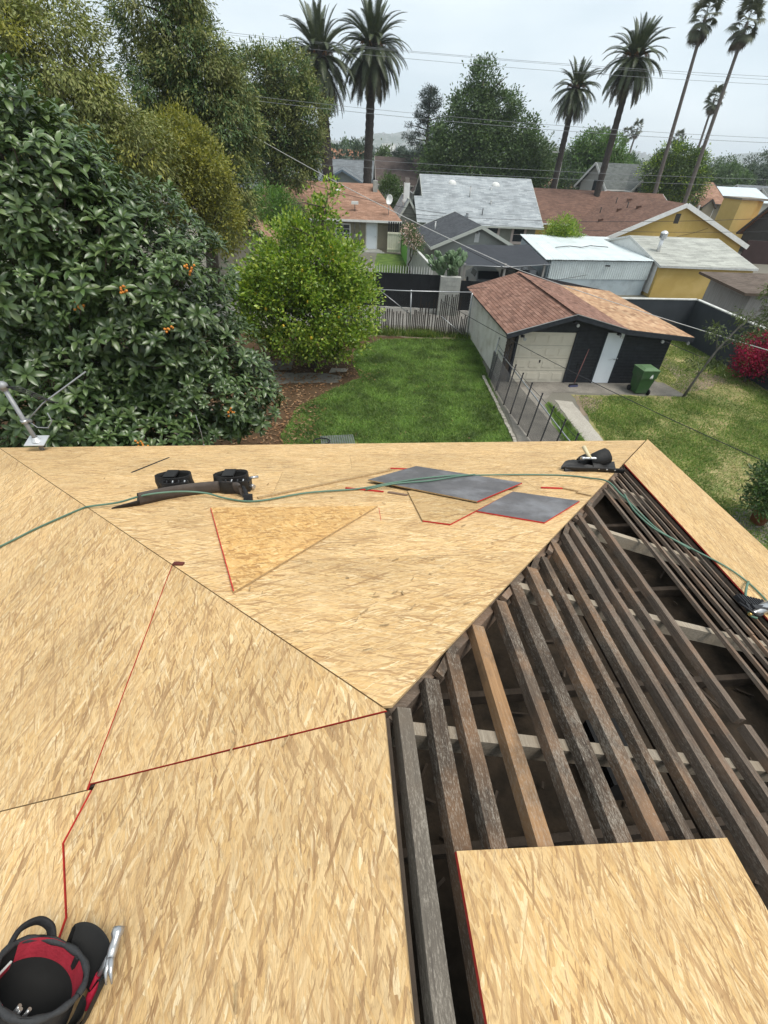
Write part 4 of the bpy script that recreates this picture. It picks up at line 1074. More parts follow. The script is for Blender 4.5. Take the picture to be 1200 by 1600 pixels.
# --- grey shingle house
M_SH_GREY = shingle_mat('grey_shingle', [(.27, .295, .31), (.36, .385, .40), (.225, .245, .26), (.32, .345, .36)], .55, .16)
M_GREYGREEN = simple('grey_green_stucco', (.27, .275, .235), (.22, .225, .19), 1.5, .9, .2, 30)
M_PINKTRIM = simple('pale_pink_trim', (.60, .50, .46), (.52, .43, .40), 3, .7)
gh = thing('grey_house', 'house with a broad light grey shingle roof with two half round vents', 'house', (1.9, 46.2, 0), rz=rad(5.5))
gable(gh, .9, 10.5, .5, 11.8, 2.6, 5.55, 6.1, 'x', .5, .55, M_SH_GREY, M_GREYGREEN, M_GREYTRIM)
slab(gh, (-.35, -.16, 2.46), (.42, -.16, 2.46), (.42, 3.2, 4.12), (-.35, 3.2, 4.12), .1, [M_SH_GREY, M_GREYTRIM], 'porch_roof')
slab(gh, (.42, 6.1, 2.5), (-.35, 6.1, 2.5), (-.35, 3.2, 4.12), (.42, 3.2, 4.12), .1, [M_SH_GREY, M_GREYTRIM], 'porch_roof')
mb = MB(); mb.prism([(-.1, .1, 0), (-.1, 5.9, 0), (-.1, 5.9, 2.4), (-.1, 3.2, 3.95), (-.1, .1, 2.45)], (.12, 0, 0)); mb.build('porch_wall', M_GREYGREEN, gh)
mb = MB(); mb.box(.02, .9, .1, .22, 0, 2.4); mb.build('porch_wall', M_GREYGREEN, gh)
def gz(y): return 2.6 + (5.55 - 2.6) * (y - .5) / 5.6 + .08
for x in (3.35, 7.45):
    mb = MB(); y = 5.0; z = gz(y)
    mb.lathe([(.0, 0), (.36, 0), (.36, .55)], (x, y - .12, z - .12), 12, 0, (1, 0, 0), (0, 0, 1), (0, 1, 0), a0=0, a1=math.pi); mb.build('roof_vent', M_WHITE, gh)
pipe(gh, 4.75, 3.4, gz(3.4), .75, .05, M_COPING); pipe(gh, 6.6, 2.6, gz(2.6), .2, .06, M_COPING); pipe(gh, 5.6, 1.2, gz(1.2), .45, .035); pipe(gh, 6.9, 4.4, gz(4.4), .15, .06, M_WHITE); pipe(gh, 4.2, .9, gz(.9), .25, .12, M_GALV)
for x, w in ((6.6, .9), (9.0, .95)): window(gh, (x, .5, 1.75), w, 1.1, 'y-', (0, 1), (M_PINKTRIM, M_GLASS), .2)
for i in range(10):
    mb = MB(); x = 1.2 + i * .95; mb.beam((x, .5, 2.5), (x, -.05, 2.3), .06, .1); mb.build('rafter_tail', M_GREYTRIM, gh)
sg = thing('small_gable_house', 'small grey gabled wing with a white chimney left of the big grey roof', 'house', (.0, 48.2, 0), rz=rad(5.5))
gable(sg, .2, 6, .05, 1.7, 2.6, 3.9, .85, 'y', .3, .3, M_SH_GREY, M_GREYGREEN, M_GREYTRIM)
ch = MB(); ch.box(.45, .95, 1.2, 1.75, 3.2, 5.0); co = ch.build('chimney', M_WHITE, sg)
mb = MB(); mb.box(.38, 1.02, 1.13, 1.82, 3.55, 3.75); mb.box(.52, .88, 1.27, 1.68, 5.0, 5.35, 1); mb.build('flashing', [M_WHITE, simple('old_brick', (.22, .19, .17))], co)

# --- tan house with dish, window, door
M_SH_TAN = shingle_mat('tan_brown_shingle', [(.27, .155, .105), (.34, .205, .145), (.22, .125, .085), (.31, .18, .125)], .4, .15)
M_TANWALL = simple('olive_tan_siding', (.255, .225, .165), (.22, .195, .14), 1.4, .8)
th_ = thing('tan_house', 'tan house with a tan-brown shingle roof, satellite dish and white door', 'house', (-12.2, 45.6, 0), rz=rad(5.5))
W = 12.4
mb = MB(); mb.box(.3, W - .3, 0, .15, 0, 2.45); mb.build('wall', M_TANWALL, th_)
for r_ in range(11):
    mb = MB(); z = .25 + r_ * .2; mb.obox((W / 2 + 3, -.012, z + .09), (W / 2 - 3.3, 0, 0), (0, .008, .0), (0, -.006, .095)); mb.build('siding_board', M_TANWALL, th_)
for x in (.3, W - .42):
    mb = MB(); mb.box(x, x + .12, .15, 9, 0, 2.45); mb.build('wall', M_TANWALL, th_)
slab(th_, (-.1, -.5, 2.4), (W + .1, -.5, 2.4), (W - 2.2, 4.9, 4.72), (.4, 4.9, 4.72), .1, [M_SH_TAN, M_COPING])
slab(th_, (W + .1, 10.2, 2.4), (-.1, 10.2, 2.4), (.4, 4.9, 4.72), (W - 2.2, 4.9, 4.72), .1, [M_SH_TAN, M_COPING])
slab(th_, (W + .1, -.5, 2.4), (W + .1, 10.2, 2.4), (W - 2.2, 4.9, 4.72), (W - 2.2, 4.9, 4.72 - .0001), .1, [M_SH_TAN, M_COPING])
mb = MB(); mb.prism([(.3, .2, 2.4), (.3, 9.8, 2.4), (.3, 4.9, 4.5)], (.1, 0, 0)); mb.build('gable_wall', M_TANWALL, th_)
mb = MB(); mb.beam((-.1, -.53, 2.34), (W + .1, -.53, 2.34), .03, .17); mb.build('fascia_board', M_WHITE, th_)
window(th_, (7.35, -.02, 1.5), 1.15, .95, 'y-', (1, 2), (M_WHITE, M_GLASS), .09)
mb = MB(); mb.box(9.45, 10.3, -.07, .0, .2, 2.15); dr = mb.build('door', M_DOORW, th_)
mb = MB(); mb.box(9.36, 9.44, -.06, .0, .2, 2.22); mb.box(10.31, 10.39, -.06, .0, .2, 2.22); mb.box(9.36, 10.39, -.06, .0, 2.16, 2.23); mb.build('casing', M_WHITE, dr)
mb = MB(); mb.sphere((10.2, -.1, 1.15), .035, 8, 6); mb.build('handle', M_GALV, dr)
for k in range(3):
    mb = MB(); mb.box(9.1 - k * .2, 10.6 + k * .2, -.08 - .3 * (k + 1), -.08 - .3 * k - .003, 0, .2 - .06 * k); mb.build('step', M_BLOCK, th_)
for x in (8.3, 8.75): 
    mb = MB(); mb.box(x, x + .18, -.1, -.02, .9, 1.3); mb.build('meter_box', M_GALV, th_)
    mb = MB(); mb.tube([(x + .09, -.06, 1.3), (x + .09, -.06, 2.35)], .025, 6); mb.build('conduit', M_GALV, th_)
def tz(y): return 2.4 + 2.32 * (y + .5) / 5.4
pipe(th_, 6.9, 3.7, tz(3.7), .85, .04); mb = MB(); mb.lathe([(.3, -.02), (.12, .08), (.05, .1)], (6.9, 3.7, tz(3.7)), 10); mb.build('pipe_flashing', M_WHITE, th_)
pipe(th_, 8.4, .7, tz(.7), .55, .03, M_VENT_DARK); mb = MB(); mb.box(8.1, 8.7, .6, .8, tz(.7) + .5, tz(.7) + .72); mb.build('white_duct', M_WHITE, th_)
mb = MB(); mb.box(W - 2.3, W - 1.9, 3.6, 4.2, 3.6, 5.0); mb.build('chimney', M_BLOCK, th_)
ds = thing('satellite_dish', 'white satellite dish on a pole at the right end of the tan roof', 'satellite dish', (-.95, 46.8, 2.8))
mb = MB(); mb.tube([(-.95, 47.0, 2.6), (-.95, 47.0, 3.7)], .03, 6); mb.tube([(-.95, 46.95, 3.35), (-.8, 46.4, 3.3)], .015, 5); mb.build('pole', M_GALV, ds)
mb = MB(); mb.lathe([(.001, .0), (.2, .03), (.34, .09), (.38, .13), (.34, .1), (.001, .012)], (-.95, 46.92, 3.85), 16, 0, (.9, .3, .3), (-.1, .25, .95), (.3, -.9, .3), sx=.8); mb.build('dish', M_WHITE, ds)
# gate, green wall, planters between tan house and grey garage
M_CREAM = simple('cream_gate_paint', (.62, .60, .49), (.55, .53, .43), 3, .6)
M_GREENW = simple('bright_green_paint', (.16, .40, .06), (.13, .34, .05), 2, .7)
gt = thing('side_gate', 'cream plank gate with cross rails beside the tan house', 'gate', (-.3, 45.7, 0))
for i in range(6):
    mb = MB(); x = -.93 + i * .2; mb.box(x, x + .19, 45.7, 45.73, .12, 1.66); mb.build('plank', M_CREAM, gt)
for z in (.3, 1.5):
    mb = MB(); mb.box(-.93, .26, 45.66, 45.698, z, z + .1); mb.build('rail', M_CREAM, gt)
for i in range(7):
    mb = MB(); x = -.9 + i * .2; mb.box(x, x + .12, 45.9, 45.94, .1, 2.4)
    if i == 0: ib = thing('iron_fence', 'tall dark iron fence behind the cream gate', 'fence', (-.3, 45.9, 0))
    mb.build('bar', M_IRON, ib)
sw = thing('side_wall', 'low side wall painted green at the far end and grey nearer the alley', 'wall', (1.2, 38, 0))
mb = MB(); seg(mb, (.4, 45.8), (.85, 41.0), 0, 1.62, .15); mb.build('green_section', M_GREENW, sw)
mb = MB(); seg(mb, (.86, 40.95), (2.2, 31.8), 0, 1.62, .15); mb.build('grey_section', M_BLOCK, sw)
mb = MB(); seg(mb, (.4, 45.8), (.85, 41.0), 1.622, 1.68, .18); seg(mb, (.86, 40.95), (2.2, 31.8), 1.622, 1.68, .18); mb.build('coping', M_COPING, sw)

# --- carport with sagging black shade cloth
M_CLOTH = simple('black_shade_cloth', (.030, .033, .040), (.02, .022, .028), 2.5, .7, .3, 14)
cp = thing('carport', 'carport under a sagging black shade cloth on posts before the grey garage', 'carport', (7, 33, 0))
cor = [Vector((3.75, 29.6, 2.15)), Vector((9.3, 30.9, 2.2)), Vector((9.1, 36.6, 2.42)), Vector((4.2, 34.4, 2.5))]
n = 14; v = []; f = []
for j in range(n + 1):
    for i in range(n + 1):
        a, b = i / n, j / n; p = cor[0].lerp(cor[1], a).lerp(cor[3].lerp(cor[2], a), b)
        p.z += -.3 * (math.sin(math.pi * a) * math.sin(math.pi * b)) - .12 * math.sin(math.pi * a) * (1 - b) + .03 * math.sin(9 * a + 5 * b)
        v.append(p)
for j in range(n):
    for i in range(n):
        o = j * (n + 1) + i; f.append((o, o + 1, o + n + 2, o + n + 1))
mb = MB(); mb.add(v, f, 0, True); mb.add([p - ZV * .012 for p in v], [tuple(reversed(q)) for q in f], 0, True); mb.build('shade_cloth', M_CLOTH, cp)
for x, y in ((4.0, 29.75), (9.0, 31.0), (6.5, 30.4), (9.0, 36.4), (4.3, 34.2)):
    mb = MB(); mb.beam((x, y, 0), (x, y, 2.2), .12, .12); mb.build('post', M_GREYWOOD, cp)
mb = MB(); mb.tube([tuple(cor[0]), tuple(cor[0].lerp(cor[1], .5) - ZV * .12), tuple(cor[1])], .02, 5); mb.build('wire_edge', M_GALV, cp)
mb = MB(); mb.box(5.6, 9.8, 37.4, 37.5, 0, 2.0); solo(mb, 'white_door_wall', simple('dull_white_door', (.50, .52, .55)), 'wide dull white garage door in shade under the black cloth', 'garage door')
def car(loc, rz, paint, label):
    t = thing('parked_car', label, 'car', loc, rz=rz)
    mb = MB()
    prof = [(-2.15, .45), (-2.1, .75), (-1.2, .92), (-.55, 1.36), (.8, 1.4), (1.6, .98), (2.1, .9), (2.15, .45)]
    for s0, s1 in ((-.85, .85),):
        top = [(x, s0 * (1 if z < 1 else .85), z) for x, z in prof]; mb.prism(top, (0, 0, 0.0001)) if 0 else None
    P = [(x, (.85 if z < 1.0 else .68), z) for x, z in prof]
    v = [(x, -w, z) for x, w, z in P] + [(x, w, z) for x, w, z in P]; k = len(P)
    mb.add(v, [tuple(range(k)), tuple(range(2 * k - 1, k - 1, -1))] + [(i, k + i, k + (i + 1) % k, (i + 1) % k) for i in range(k)])
    mb.build('body', paint, t)
    mb = MB(); mb.add([(-1.12, -.74, .98), (-.58, -.64, 1.34), (-.58, .64, 1.34), (-1.12, .74, .98)], [(3, 2, 1, 0)]); mb.obox((-.86, 0, 1.17), (.26, 0, .185), (0, .66, 0), (-.012, 0, .018)); mb.obox((.12, -.775, 1.16), (.6, 0, 0), (0, .012, 0), (0, .055, .16)); mb.obox((.12, .775, 1.16), (.6, 0, 0), (0, .012, 0), (0, -.055, .16)); mb.build('window', M_GLASS, t)
    for x in (-1.35, 1.3):
        for y in (-.8, .8):
            mb = MB(); mb.lathe([(.001, -.1), (.3, -.1), (.33, -.05), (.33, .05), (.3, .1), (.001, .1)], (x, y, .33), 14, 0, (1, 0, 0), (0, 0, 1), (0, 1, 0)); mb.build('wheel', M_IRON, t)
    for y in (-.6, .6):
        mb = MB(); mb.obox((-2.13, y, .72), (.03, 0, 0), (0, .16, 0), (0, 0, .07)); mb.build('headlight', M_GALV, t)
    return t
car((5.9, 33.2, 0), rad(95), simple('silver_paint', (.34, .35, .36), (.32, .33, .34), 2, .3, metal=.4), 'silver car parked under the left half of the black shade cloth')
car((8.6, 34.2, 0), rad(97), simple('black_paint', (.02, .02, .022), (.015, .015, .017), 2, .25), 'black car parked at the right post of the black shade cloth')
# ---------------------------------------------------------------- trees
M_BARK = simple('bark', (.12, .095, .075), (.06, .047, .037), 6, .95, .7, 25, stretch=(3, 3, .6))
M_BARK_GREY = simple('grey_bark', (.20, .18, .16), (.11, .10, .09), 5, .95, .5, 25, stretch=(3, 3, .6))
def rot_basis(d, roll=None):
    """per-row orthonormal frames: d (n,3) forward; returns side, up"""
    d = d / np.linalg.norm(d, axis=1, keepdims=True)
    r = rng.normal(size=d.shape); s_ = np.cross(d, r); s_ /= np.linalg.norm(s_, axis=1, keepdims=True) + 1e-9
    return d, s_, np.cross(s_, d)
def leaf_arrays(P, D, N, l, w, fold=.18, droop=.0):
    """two-facet leaves: P base, D direction, N face normal, l,w arrays"""
    D = D / np.linalg.norm(D, axis=1, keepdims=True); S_ = np.cross(D, N); S_ /= np.linalg.norm(S_, axis=1, keepdims=True) + 1e-9; N = np.cross(S_, D)
    l = l[:, None]; w = w[:, None]
    m = P + D * l * .45 - N * w * fold
    t = P + D * l - np.array([0, 0, 1.0]) * droop * l
    V = np.stack([P, P + D * l * .5 + S_ * w * .5, t, P + D * l * .5 - S_ * w * .5, m], 1)
    k = len(P); o = np.arange(k)[:, None] * 5
    F = np.concatenate([o + np.array([[0, 4, 1]]), o + np.array([[4, 2, 1]]), o + np.array([[0, 3, 4]]), o + np.array([[4, 3, 2]])])
    return V.reshape(-1, 3), F
def crown(name, blobs, n, l, w, mats, parent, clump=.5, per=60, up=.35, droop=0, hang=0, shell=.55, mixf=0.0, seed=1, spread=1.0, jitter=.9):
    """leaf clumps spread through the union of ellipsoids (cx,cy,cz,rx,ry,rz)"""
    r = np.random.default_rng(seed); B = np.array(blobs, float)
    vol = (B[:, 3] * B[:, 4] * B[:, 5]) ** .67; K = max(4, n // per)
    bi = r.choice(len(B), K, p=vol / vol.sum())
    d = r.normal(size=(K, 3)); d /= np.linalg.norm(d, axis=1, keepdims=True)
    rr = (shell + (1.06 - shell) * r.random(K) ** .6)[:, None]
    Cc = B[bi, :3] + d * rr * B[bi, 3:6]
    ci = r.integers(0, K, n)
    g = r.normal(size=(n, 3)) * clump * np.array([1, 1, .75]) * spread
    P = Cc[ci] + g * (.5 + r.random((n, 1)) * .5)
    out = d[ci] + g / clump * .6
    D = out + r.normal(size=(n, 3)) * jitter + np.array([0, 0, up]) - np.array([0, 0, hang])
    N = r.normal(size=(n, 3)) * .55 + out * .5 + np.array([0, 0, .8])
    V, F = leaf_arrays(P, D, N, l * r.uniform(.6, 1.25, n), w * r.uniform(.7, 1.25, n), .16, droop)
    mi = None
    mats = mats if isinstance(mats, list) else [mats]
    if len(mats) > 1:
        cm = r.random(K) < mixf; a = (cm[ci] & (r.random(n) < .85)).astype(int); mi = np.tile(a, 4)
    o = bpy.data.objects.new(name, np_mesh(name, V, F, mats, mi)); place(o, parent); o['kind'] = 'stuff' if False else ''
    del o['kind']
    return o
def trunk(parent, base, top, r0, r1, limbs=(), m=None, wob=.12, n=9, name='trunk', bump_=.0):
    base, top = Vector(base), Vector(top); mb = MB(); k = 7
    pts = [base.lerp(top, i / k) + Vector((random.uniform(-wob, wob), random.uniform(-wob, wob), 0)) * (0 if i in (0, k) else 1) for i in range(k + 1)]
    rs = [(r0 + (r1 - r0) * i / k) * (1.35 if i == 0 else 1) for i in range(k + 1)]
    mb.tube(pts, rs, n)
    for q in limbs:
        q = Vector(q); s_ = pts[random.randint(2, k - 1)]; mid = s_.lerp(q, .5) + Vector((random.uniform(-.2, .2), random.uniform(-.2, .2), random.uniform(.0, .35)))
        mb.tube([s_, mid, q], [r1 * 1.1, r1 * .7, r1 * .22], 6)
        for _ in range(3):
            e_ = mid.lerp(q, random.uniform(.2, .9)); d_ = Vector((random.uniform(-1, 1), random.uniform(-1, 1), random.uniform(-.1, 1))) * (q - s_).length * .28
            mb.tube([e_, e_ + d_ * .6 + ZV * .1, e_ + d_], [r1 * .4, r1 * .25, r1 * .08], 5)
    return mb.build(name, m or M_BARK, parent)
def tree(name, label, base, top, r0, blobs, n, l, w, mats, group=None, bark=None, cat='tree', **k):
    t = thing(name, label, cat, base, group=group)
    trunk(t, base, top, r0, r0 * .55, [(b[0], b[1], b[2]) for b in blobs[:9]], bark)
    crown('crown', blobs, n, l, w, mats, t, **k); return t

LF_LEMON = island('lemon_leaf', [(0.090, 0.170, 0.019), (0.161, 0.272, 0.030), (0.309, 0.394, 0.048), (0.123, 0.218, 0.024), (0.437, 0.489, 0.069)], .4, .5, .3, 1.6, (.6, 1.3))
LF_DARK = island('dark_leaf', [(0.042, 0.077, 0.023), (0.066, 0.116, 0.034), (0.097, 0.157, 0.047), (0.055, 0.096, 0.030)], .55, .35, .15, .5, (.7, 1.25))
LF_OLIVE = island('olive_leaf', [(0.148, 0.175, 0.048), (0.216, 0.238, 0.067), (0.107, 0.133, 0.040), (0.269, 0.282, 0.088), (0.173, 0.165, 0.059)], .55, .35, .2, .45, (.6, 1.25))
LF_YELLOW = island('yellow_green_leaf', [(0.238, 0.236, 0.038), (0.313, 0.299, 0.054), (0.179, 0.184, 0.032), (0.356, 0.333, 0.068)], .55, .3, .25, .8, (.7, 1.2))
LF_BLUEGREEN = island('grey_green_leaf', [(0.052, 0.078, 0.052), (0.075, 0.105, 0.068), (0.039, 0.061, 0.042)], .6, .3, .12, .4, (.75, 1.2))
LF_BRIGHT = island('bright_green_leaf', [(0.075, 0.163, 0.025), (0.112, 0.221, 0.037), (0.056, 0.123, 0.022), (0.163, 0.260, 0.050)], .5, .35, .3, .8, (.7, 1.2))
LF_MID = island('mid_green_leaf', [(0.065, 0.111, 0.031), (0.094, 0.151, 0.042), (0.049, 0.084, 0.026), (0.124, 0.169, 0.052)], .55, .35, .2, .5, (.7, 1.2))
LF_CEDAR = island('cedar_needle', [(0.039, 0.057, 0.046), (0.058, 0.078, 0.060), (0.031, 0.046, 0.036)], .65, .2, .05, .4, (.75, 1.2))
LF_RED = island('magenta_flower', [(.30, .012, .05), (.42, .02, .08), (.20, .01, .035), (.36, .03, .045)], .6, .25, .2, 2, (.7, 1.2), (1.2, .7, .8))
LF_OLD = island('shrub_leaf', [(.05, .10, .022), (.09, .16, .04), (.035, .07, .018), (.13, .20, .06)], .4, .5, .25, 2, (.7, 1.2))

# --- near loquat with large leaves in rosettes; the nearest leaves are single pieces
LF_LOQ = island('loquat_leaf', [(0.039, 0.070, 0.021), (0.060, 0.104, 0.030), (0.091, 0.138, 0.043), (0.048, 0.085, 0.027), (0.147, 0.198, 0.075)], .34, .55, .14, .8, (.7, 1.3))
M_LOQLEAF = LF_LOQ
M_FRUIT = simple('loquat_fruit', (.62, .24, .035), (.45, .15, .025), 12, .5)
lq = thing('loquat_tree', 'big loquat tree with large dark leaves and small clusters of orange fruit, left front', 'tree', (-6.8, 9.6, 0))
LB = [(-7.4, 9.6, 4.4, 3.3, 2.7, 3.0), (-6.5, 8.9, 5.9, 1.9, 1.8, 2.2), (-5.2, 9.4, 4.6, 2.0, 2.0, 2.1), (-4.6, 9.8, 3.0, 1.75, 1.8, 1.5), (-7.0, 8.2, 2.9, 2.3, 1.6, 1.8), (-9.4, 9.0, 5.2, 2.4, 2.2, 2.9), (-3.85, 10.2, 2.35, 1.2, 1.2, .85), (-5.6, 8.4, 6.3, 1.0, 1.0, 1.15), (-5.2, 8.1, 2.2, 1.4, 1.2, 1.0)]
trunk(lq, (-6.8, 9.6, 0), (-6.7, 9.4, 3.6), .17, .09, [(b[0], b[1], b[2]) for b in LB], M_BARK)
def rosettes(K, seed):
    r = np.random.default_rng(seed); B = np.array(LB); vol = (B[:, 3] * B[:, 4] * B[:, 5]) ** .67
    bi = r.choice(len(B), K * 2, p=vol / vol.sum()); d = r.normal(size=(K * 2, 3)); d[:, 2] += .25; d /= np.linalg.norm(d, axis=1, keepdims=True)
    P = B[bi, :3] + d * (r.uniform(.66, 1.05, K * 2))[:, None] * B[bi, 3:6]
    # keep only points not deep inside another lobe
    deep = np.zeros(len(P))
    for b in B: deep = np.maximum(deep, 1.0 - np.linalg.norm((P - b[:3]) / b[3:6], axis=1))
    k = (deep < .42) & (P[:, 2] > .6)
    return P[k][:K], d[k][:K]
RP, RD = rosettes(5600, 3)
camp = np.array([0, 0, CAM_H])
Ls = []
r_ = np.random.default_rng(5)
for p, d in zip(RP, RD):
    k = r_.integers(8, 13); ax = d * .7 + np.array([0, 0, .75]) + r_.normal(size=3) * .2; ax /= np.linalg.norm(ax)
    u = np.cross(ax, r_.normal(size=3)); u /= np.linalg.norm(u); v = np.cross(ax, u)
    big = r_.uniform(.55, 1.2)
    for j in range(k):
        a = j * 2.4 + r_.uniform(-.3, .3); el = .95 - 1.15 * j / k + r_.uniform(-.15, .15)
        D = (u * math.cos(a) + v * math.sin(a)) * math.cos(el) + ax * math.sin(el)
        Ls.append((p + ax * .06 * (1 - j / k), D, ax, big * r_.uniform(.18, .265) * (.7 + .4 * j / k)))
Ls = [(p, D, N, l) for p, D, N, l in Ls]
def bigleaf_mesh():
    """unit loquat leaf: pointed, ribbed, curved downwards, folded at the midrib"""
    xs = [0, .18, .5, .8, 1.0]; ws = [.015, .09, .18, .14, .0]
    v = []; f = []
    for x, w in zip(xs, ws):
        z = .10 * math.sin(x * 2.2) - .30 * x * x; v += [(x, -w, z + w * .30), (x, 0, z - .012), (x, w, z + w * .30)]
    for i in range(len(xs) - 1):
        a = i * 3; f += [(a, a + 3, a + 4, a + 1), (a + 1, a + 4, a + 5, a + 2)]
    return np.array(v), np.array(f)
LV, LFc = bigleaf_mesh()
def frames(Ls):
    out = []
    for p, D, N, l in Ls:
        D = D / np.linalg.norm(D); S_ = np.cross(N, D); S_ /= np.linalg.norm(S_) + 1e-9; N2 = np.cross(D, S_)
        out.append((np.stack([D, S_, N2], 1) * l, p))
    return out
FRM = frames(Ls)
vis = np.array([np.linalg.norm(p - camp) - .8 * float(np.dot((camp - p) / np.linalg.norm(camp - p), N)) + (5 if p[2] < 1.2 or p[0] < -7.5 else 0) for p, D, N, l in Ls])
order = np.argsort(vis)
leafme = bpy.data.meshes.new('leaf'); leafme.from_pydata([tuple(a) for a in LV], [], [tuple(int(i) for i in a) for a in LFc]); leafme.materials.append(M_LOQLEAF); leafme.update()
for p_ in leafme.polygons: p_.use_smooth = True
def loq_single():
    m = M_LOQLEAF.copy(); m.name = 'loquat_leaf_single'; nt = m.node_tree
    oi = nt.nodes.new('ShaderNodeObjectInfo'); g = [x for x in nt.nodes if x.type == 'NEW_GEOMETRY'][0]
    for l_ in list(nt.links):
        if l_.from_node == g: nt.links.new(oi.outputs['Random'], l_.to_socket)
    tc = [x for x in nt.nodes if x.type == 'TEX_COORD'][0]
    for l_ in list(nt.links):
        if l_.from_node == tc: nt.links.new(g.outputs['Position'], l_.to_socket)
    return m
leafme.materials[0] = loq_single()
for i in order[:300]:
    R_, p = FRM[i]; M = Matrix([[*R_[0], p[0]], [*R_[1], p[1]], [*R_[2], p[2]], [0, 0, 0, 1]])
    o = bpy.data.objects.new('leaf', leafme); place(o, lq, M)
rest = order[300:]
V = np.concatenate([LV @ FRM[i][0].T + FRM[i][1] for i in rest]); nF = np.concatenate([LFc + k * len(LV) for k in range(len(rest))])
me = np_mesh('leaves', V, nF, M_LOQLEAF); me.polygons.foreach_set('use_smooth', np.ones(len(me.polygons), bool))
o = bpy.data.objects.new('leaves', me); place(o, lq); o['kind'] = 'stuff'
mb = MB()                                                   # twigs behind the rosettes
for p, d in list(zip(RP, RD))[::7]:
    q = Vector(p); s_ = Vector((-6.7, 9.4, 3.2)).lerp(q, .72 + .15 * random.random()); mb.tube([s_, s_.lerp(q, .5) - ZV * .05, q], [.014, .011, .007], 4, cap=False)
mb.build('branches', M_BARK, lq)['kind'] = 'stuff'
for (x, y, z) in ((-4.35, 7.55, 4.95), (-3.85, 7.9, 4.45), (-4.35, 6.9, 3.5), (-3.0, 7.7, 2.8), (-3.0, 8.4, 5.35), (-5.2, 7.6, 5.1)):
    # fruit sits on the nearest rosette of the crown's face towards the yard
    j = int(np.argmin(np.linalg.norm(RP - np.array([x, y, z]), axis=1))); c = RP[j] + (camp - RP[j]) / np.linalg.norm(camp - RP[j]) * .12
    mb = MB(); mb.tube([tuple(RP[j]), tuple(c)], [.008, .006], 5); fc = mb.build('fruit_cluster', M_BARK, lq)
    for k in range(9): mb = MB(); mb.sphere(tuple(c + r_.normal(size=3) * .04), .022, 8, 6); mb.build('fruit', M_FRUIT, fc)

# --- lemon tree
LEM = [(-3.5, 18.1, 2.25, 2.25, 2.0, 1.75), (-3.5, 18.1, 3.8, 1.75, 1.6, 1.35), (-2.5, 18.1, 3.7, 1.45, 1.4, 1.2), (-4.5, 18.0, 3.2, 1.3, 1.3, 1.2), (-2.1, 18.2, 2.4, 1.55, 1.4, 1.25), (-4.7, 18.0, 2.3, 1.35, 1.3, 1.3), (-2.85, 18.1, 4.8, .85, .85, .7), (-2.6, 18.2, 5.4, .36, .36, .6), (-2.4, 18.2, 6.05, .17, .17, .42), (-1.6, 18.1, 3.0, .8, .8, .7), (-2.4, 17.4, 1.5, 1.2, .9, .7), (-5.2, 17.9, 2.9, .7, .8, .6), (-3.7, 18, 5.0, .5, .5, .35)]
lem = tree('lemon_tree', 'rounded bright green lemon tree with a few yellow fruit beside the lawn', (-3.3, 18.3, 0), (-3.0, 18.2, 2.6), .12, LEM, 36000, .15, .085, [LF_LEMON], clump=.24, per=44, up=.35, shell=.6, seed=21, jitter=.75)
M_LEMON = simple('lemon_skin', (.75, .52, .05), (.68, .42, .04), 8, .45)
for k, (x, y, z) in enumerate([(-2.30, 17.55, 4.55), (-2.22, 17.5, 4.35), (-2.42, 17.5, 4.25), (-2.2, 17.45, 4.15), (-2.33, 17.48, 4.05), (-2.7, 17.2, 3.3), (-3.2, 16.95, 3.9), (-2.0, 17.1, 2.4), (-3.9, 16.4, 2.2), (-4.5, 16.6, 2.7), (-1.3, 17.3, 2.7), (-2.9, 16.2, 1.9), (-4.9, 16.9, 3.1), (-3.0, 16.6, 3.0)]):
    mb = MB(); mb.sphere((x, y, z), .05, 8, 6, 0, (1, 1, 1.25)); mb.build('lemon', M_LEMON, lem)

# --- weeping trees behind
tree('weeping_tree', 'tall drooping olive-brown tree at the top left edge behind the loquat', (-13.2, 20.5, 0), (-12.8, 20.2, 7), .3,
     [(-13, 20, 8.2, 3.0, 2.5, 2.0), (-11, 20, 9.0, 1.5, 1.8, 1.6), (-10.3, 20, 7.6, 1.0, 1.4, 1.1), (-14, 20, 10, 2.2, 2, 1.6), (-12.3, 19.5, 7, 2.2, 2, 1.6), (-9.4, 20.3, 6.9, 1.1, 1.3, 1.2)], 62000, .17, .055, [LF_OLIVE, LF_YELLOW], group=None, clump=.3, per=110, up=-.2, hang=.9, mixf=.15, seed=31)
tree('weeping_tree', 'tall shaggy tree with drooping dark and yellow-green foliage left of the palms', (-10.3, 28, 0), (-10.2, 28, 8), .38,
     [(-10.6, 28, 11.0, 1.9, 2, 1.9), (-9.6, 28, 9.5, 2.0, 2, 1.9), (-11.0, 27.6, 9.0, 1.4, 2, 1.5), (-8.9, 28, 7.8, 1.9, 2.1, 1.8), (-9.0, 28, 5.9, 1.6, 2, 1.6), (-8.8, 28, 4.2, 1.2, 1.6, 1.3), (-9.8, 28, 12.4, 1.3, 1.6, 1.2), (-10.6, 27.4, 6.8, 2.0, 2, 1.7), (-7.9, 28, 9.0, .8, 1, 1.0)], 84000, .2, .06, [LF_OLIVE, LF_DARK], clump=.32, per=115, up=-.2, hang=1.0, mixf=.45, seed=32)
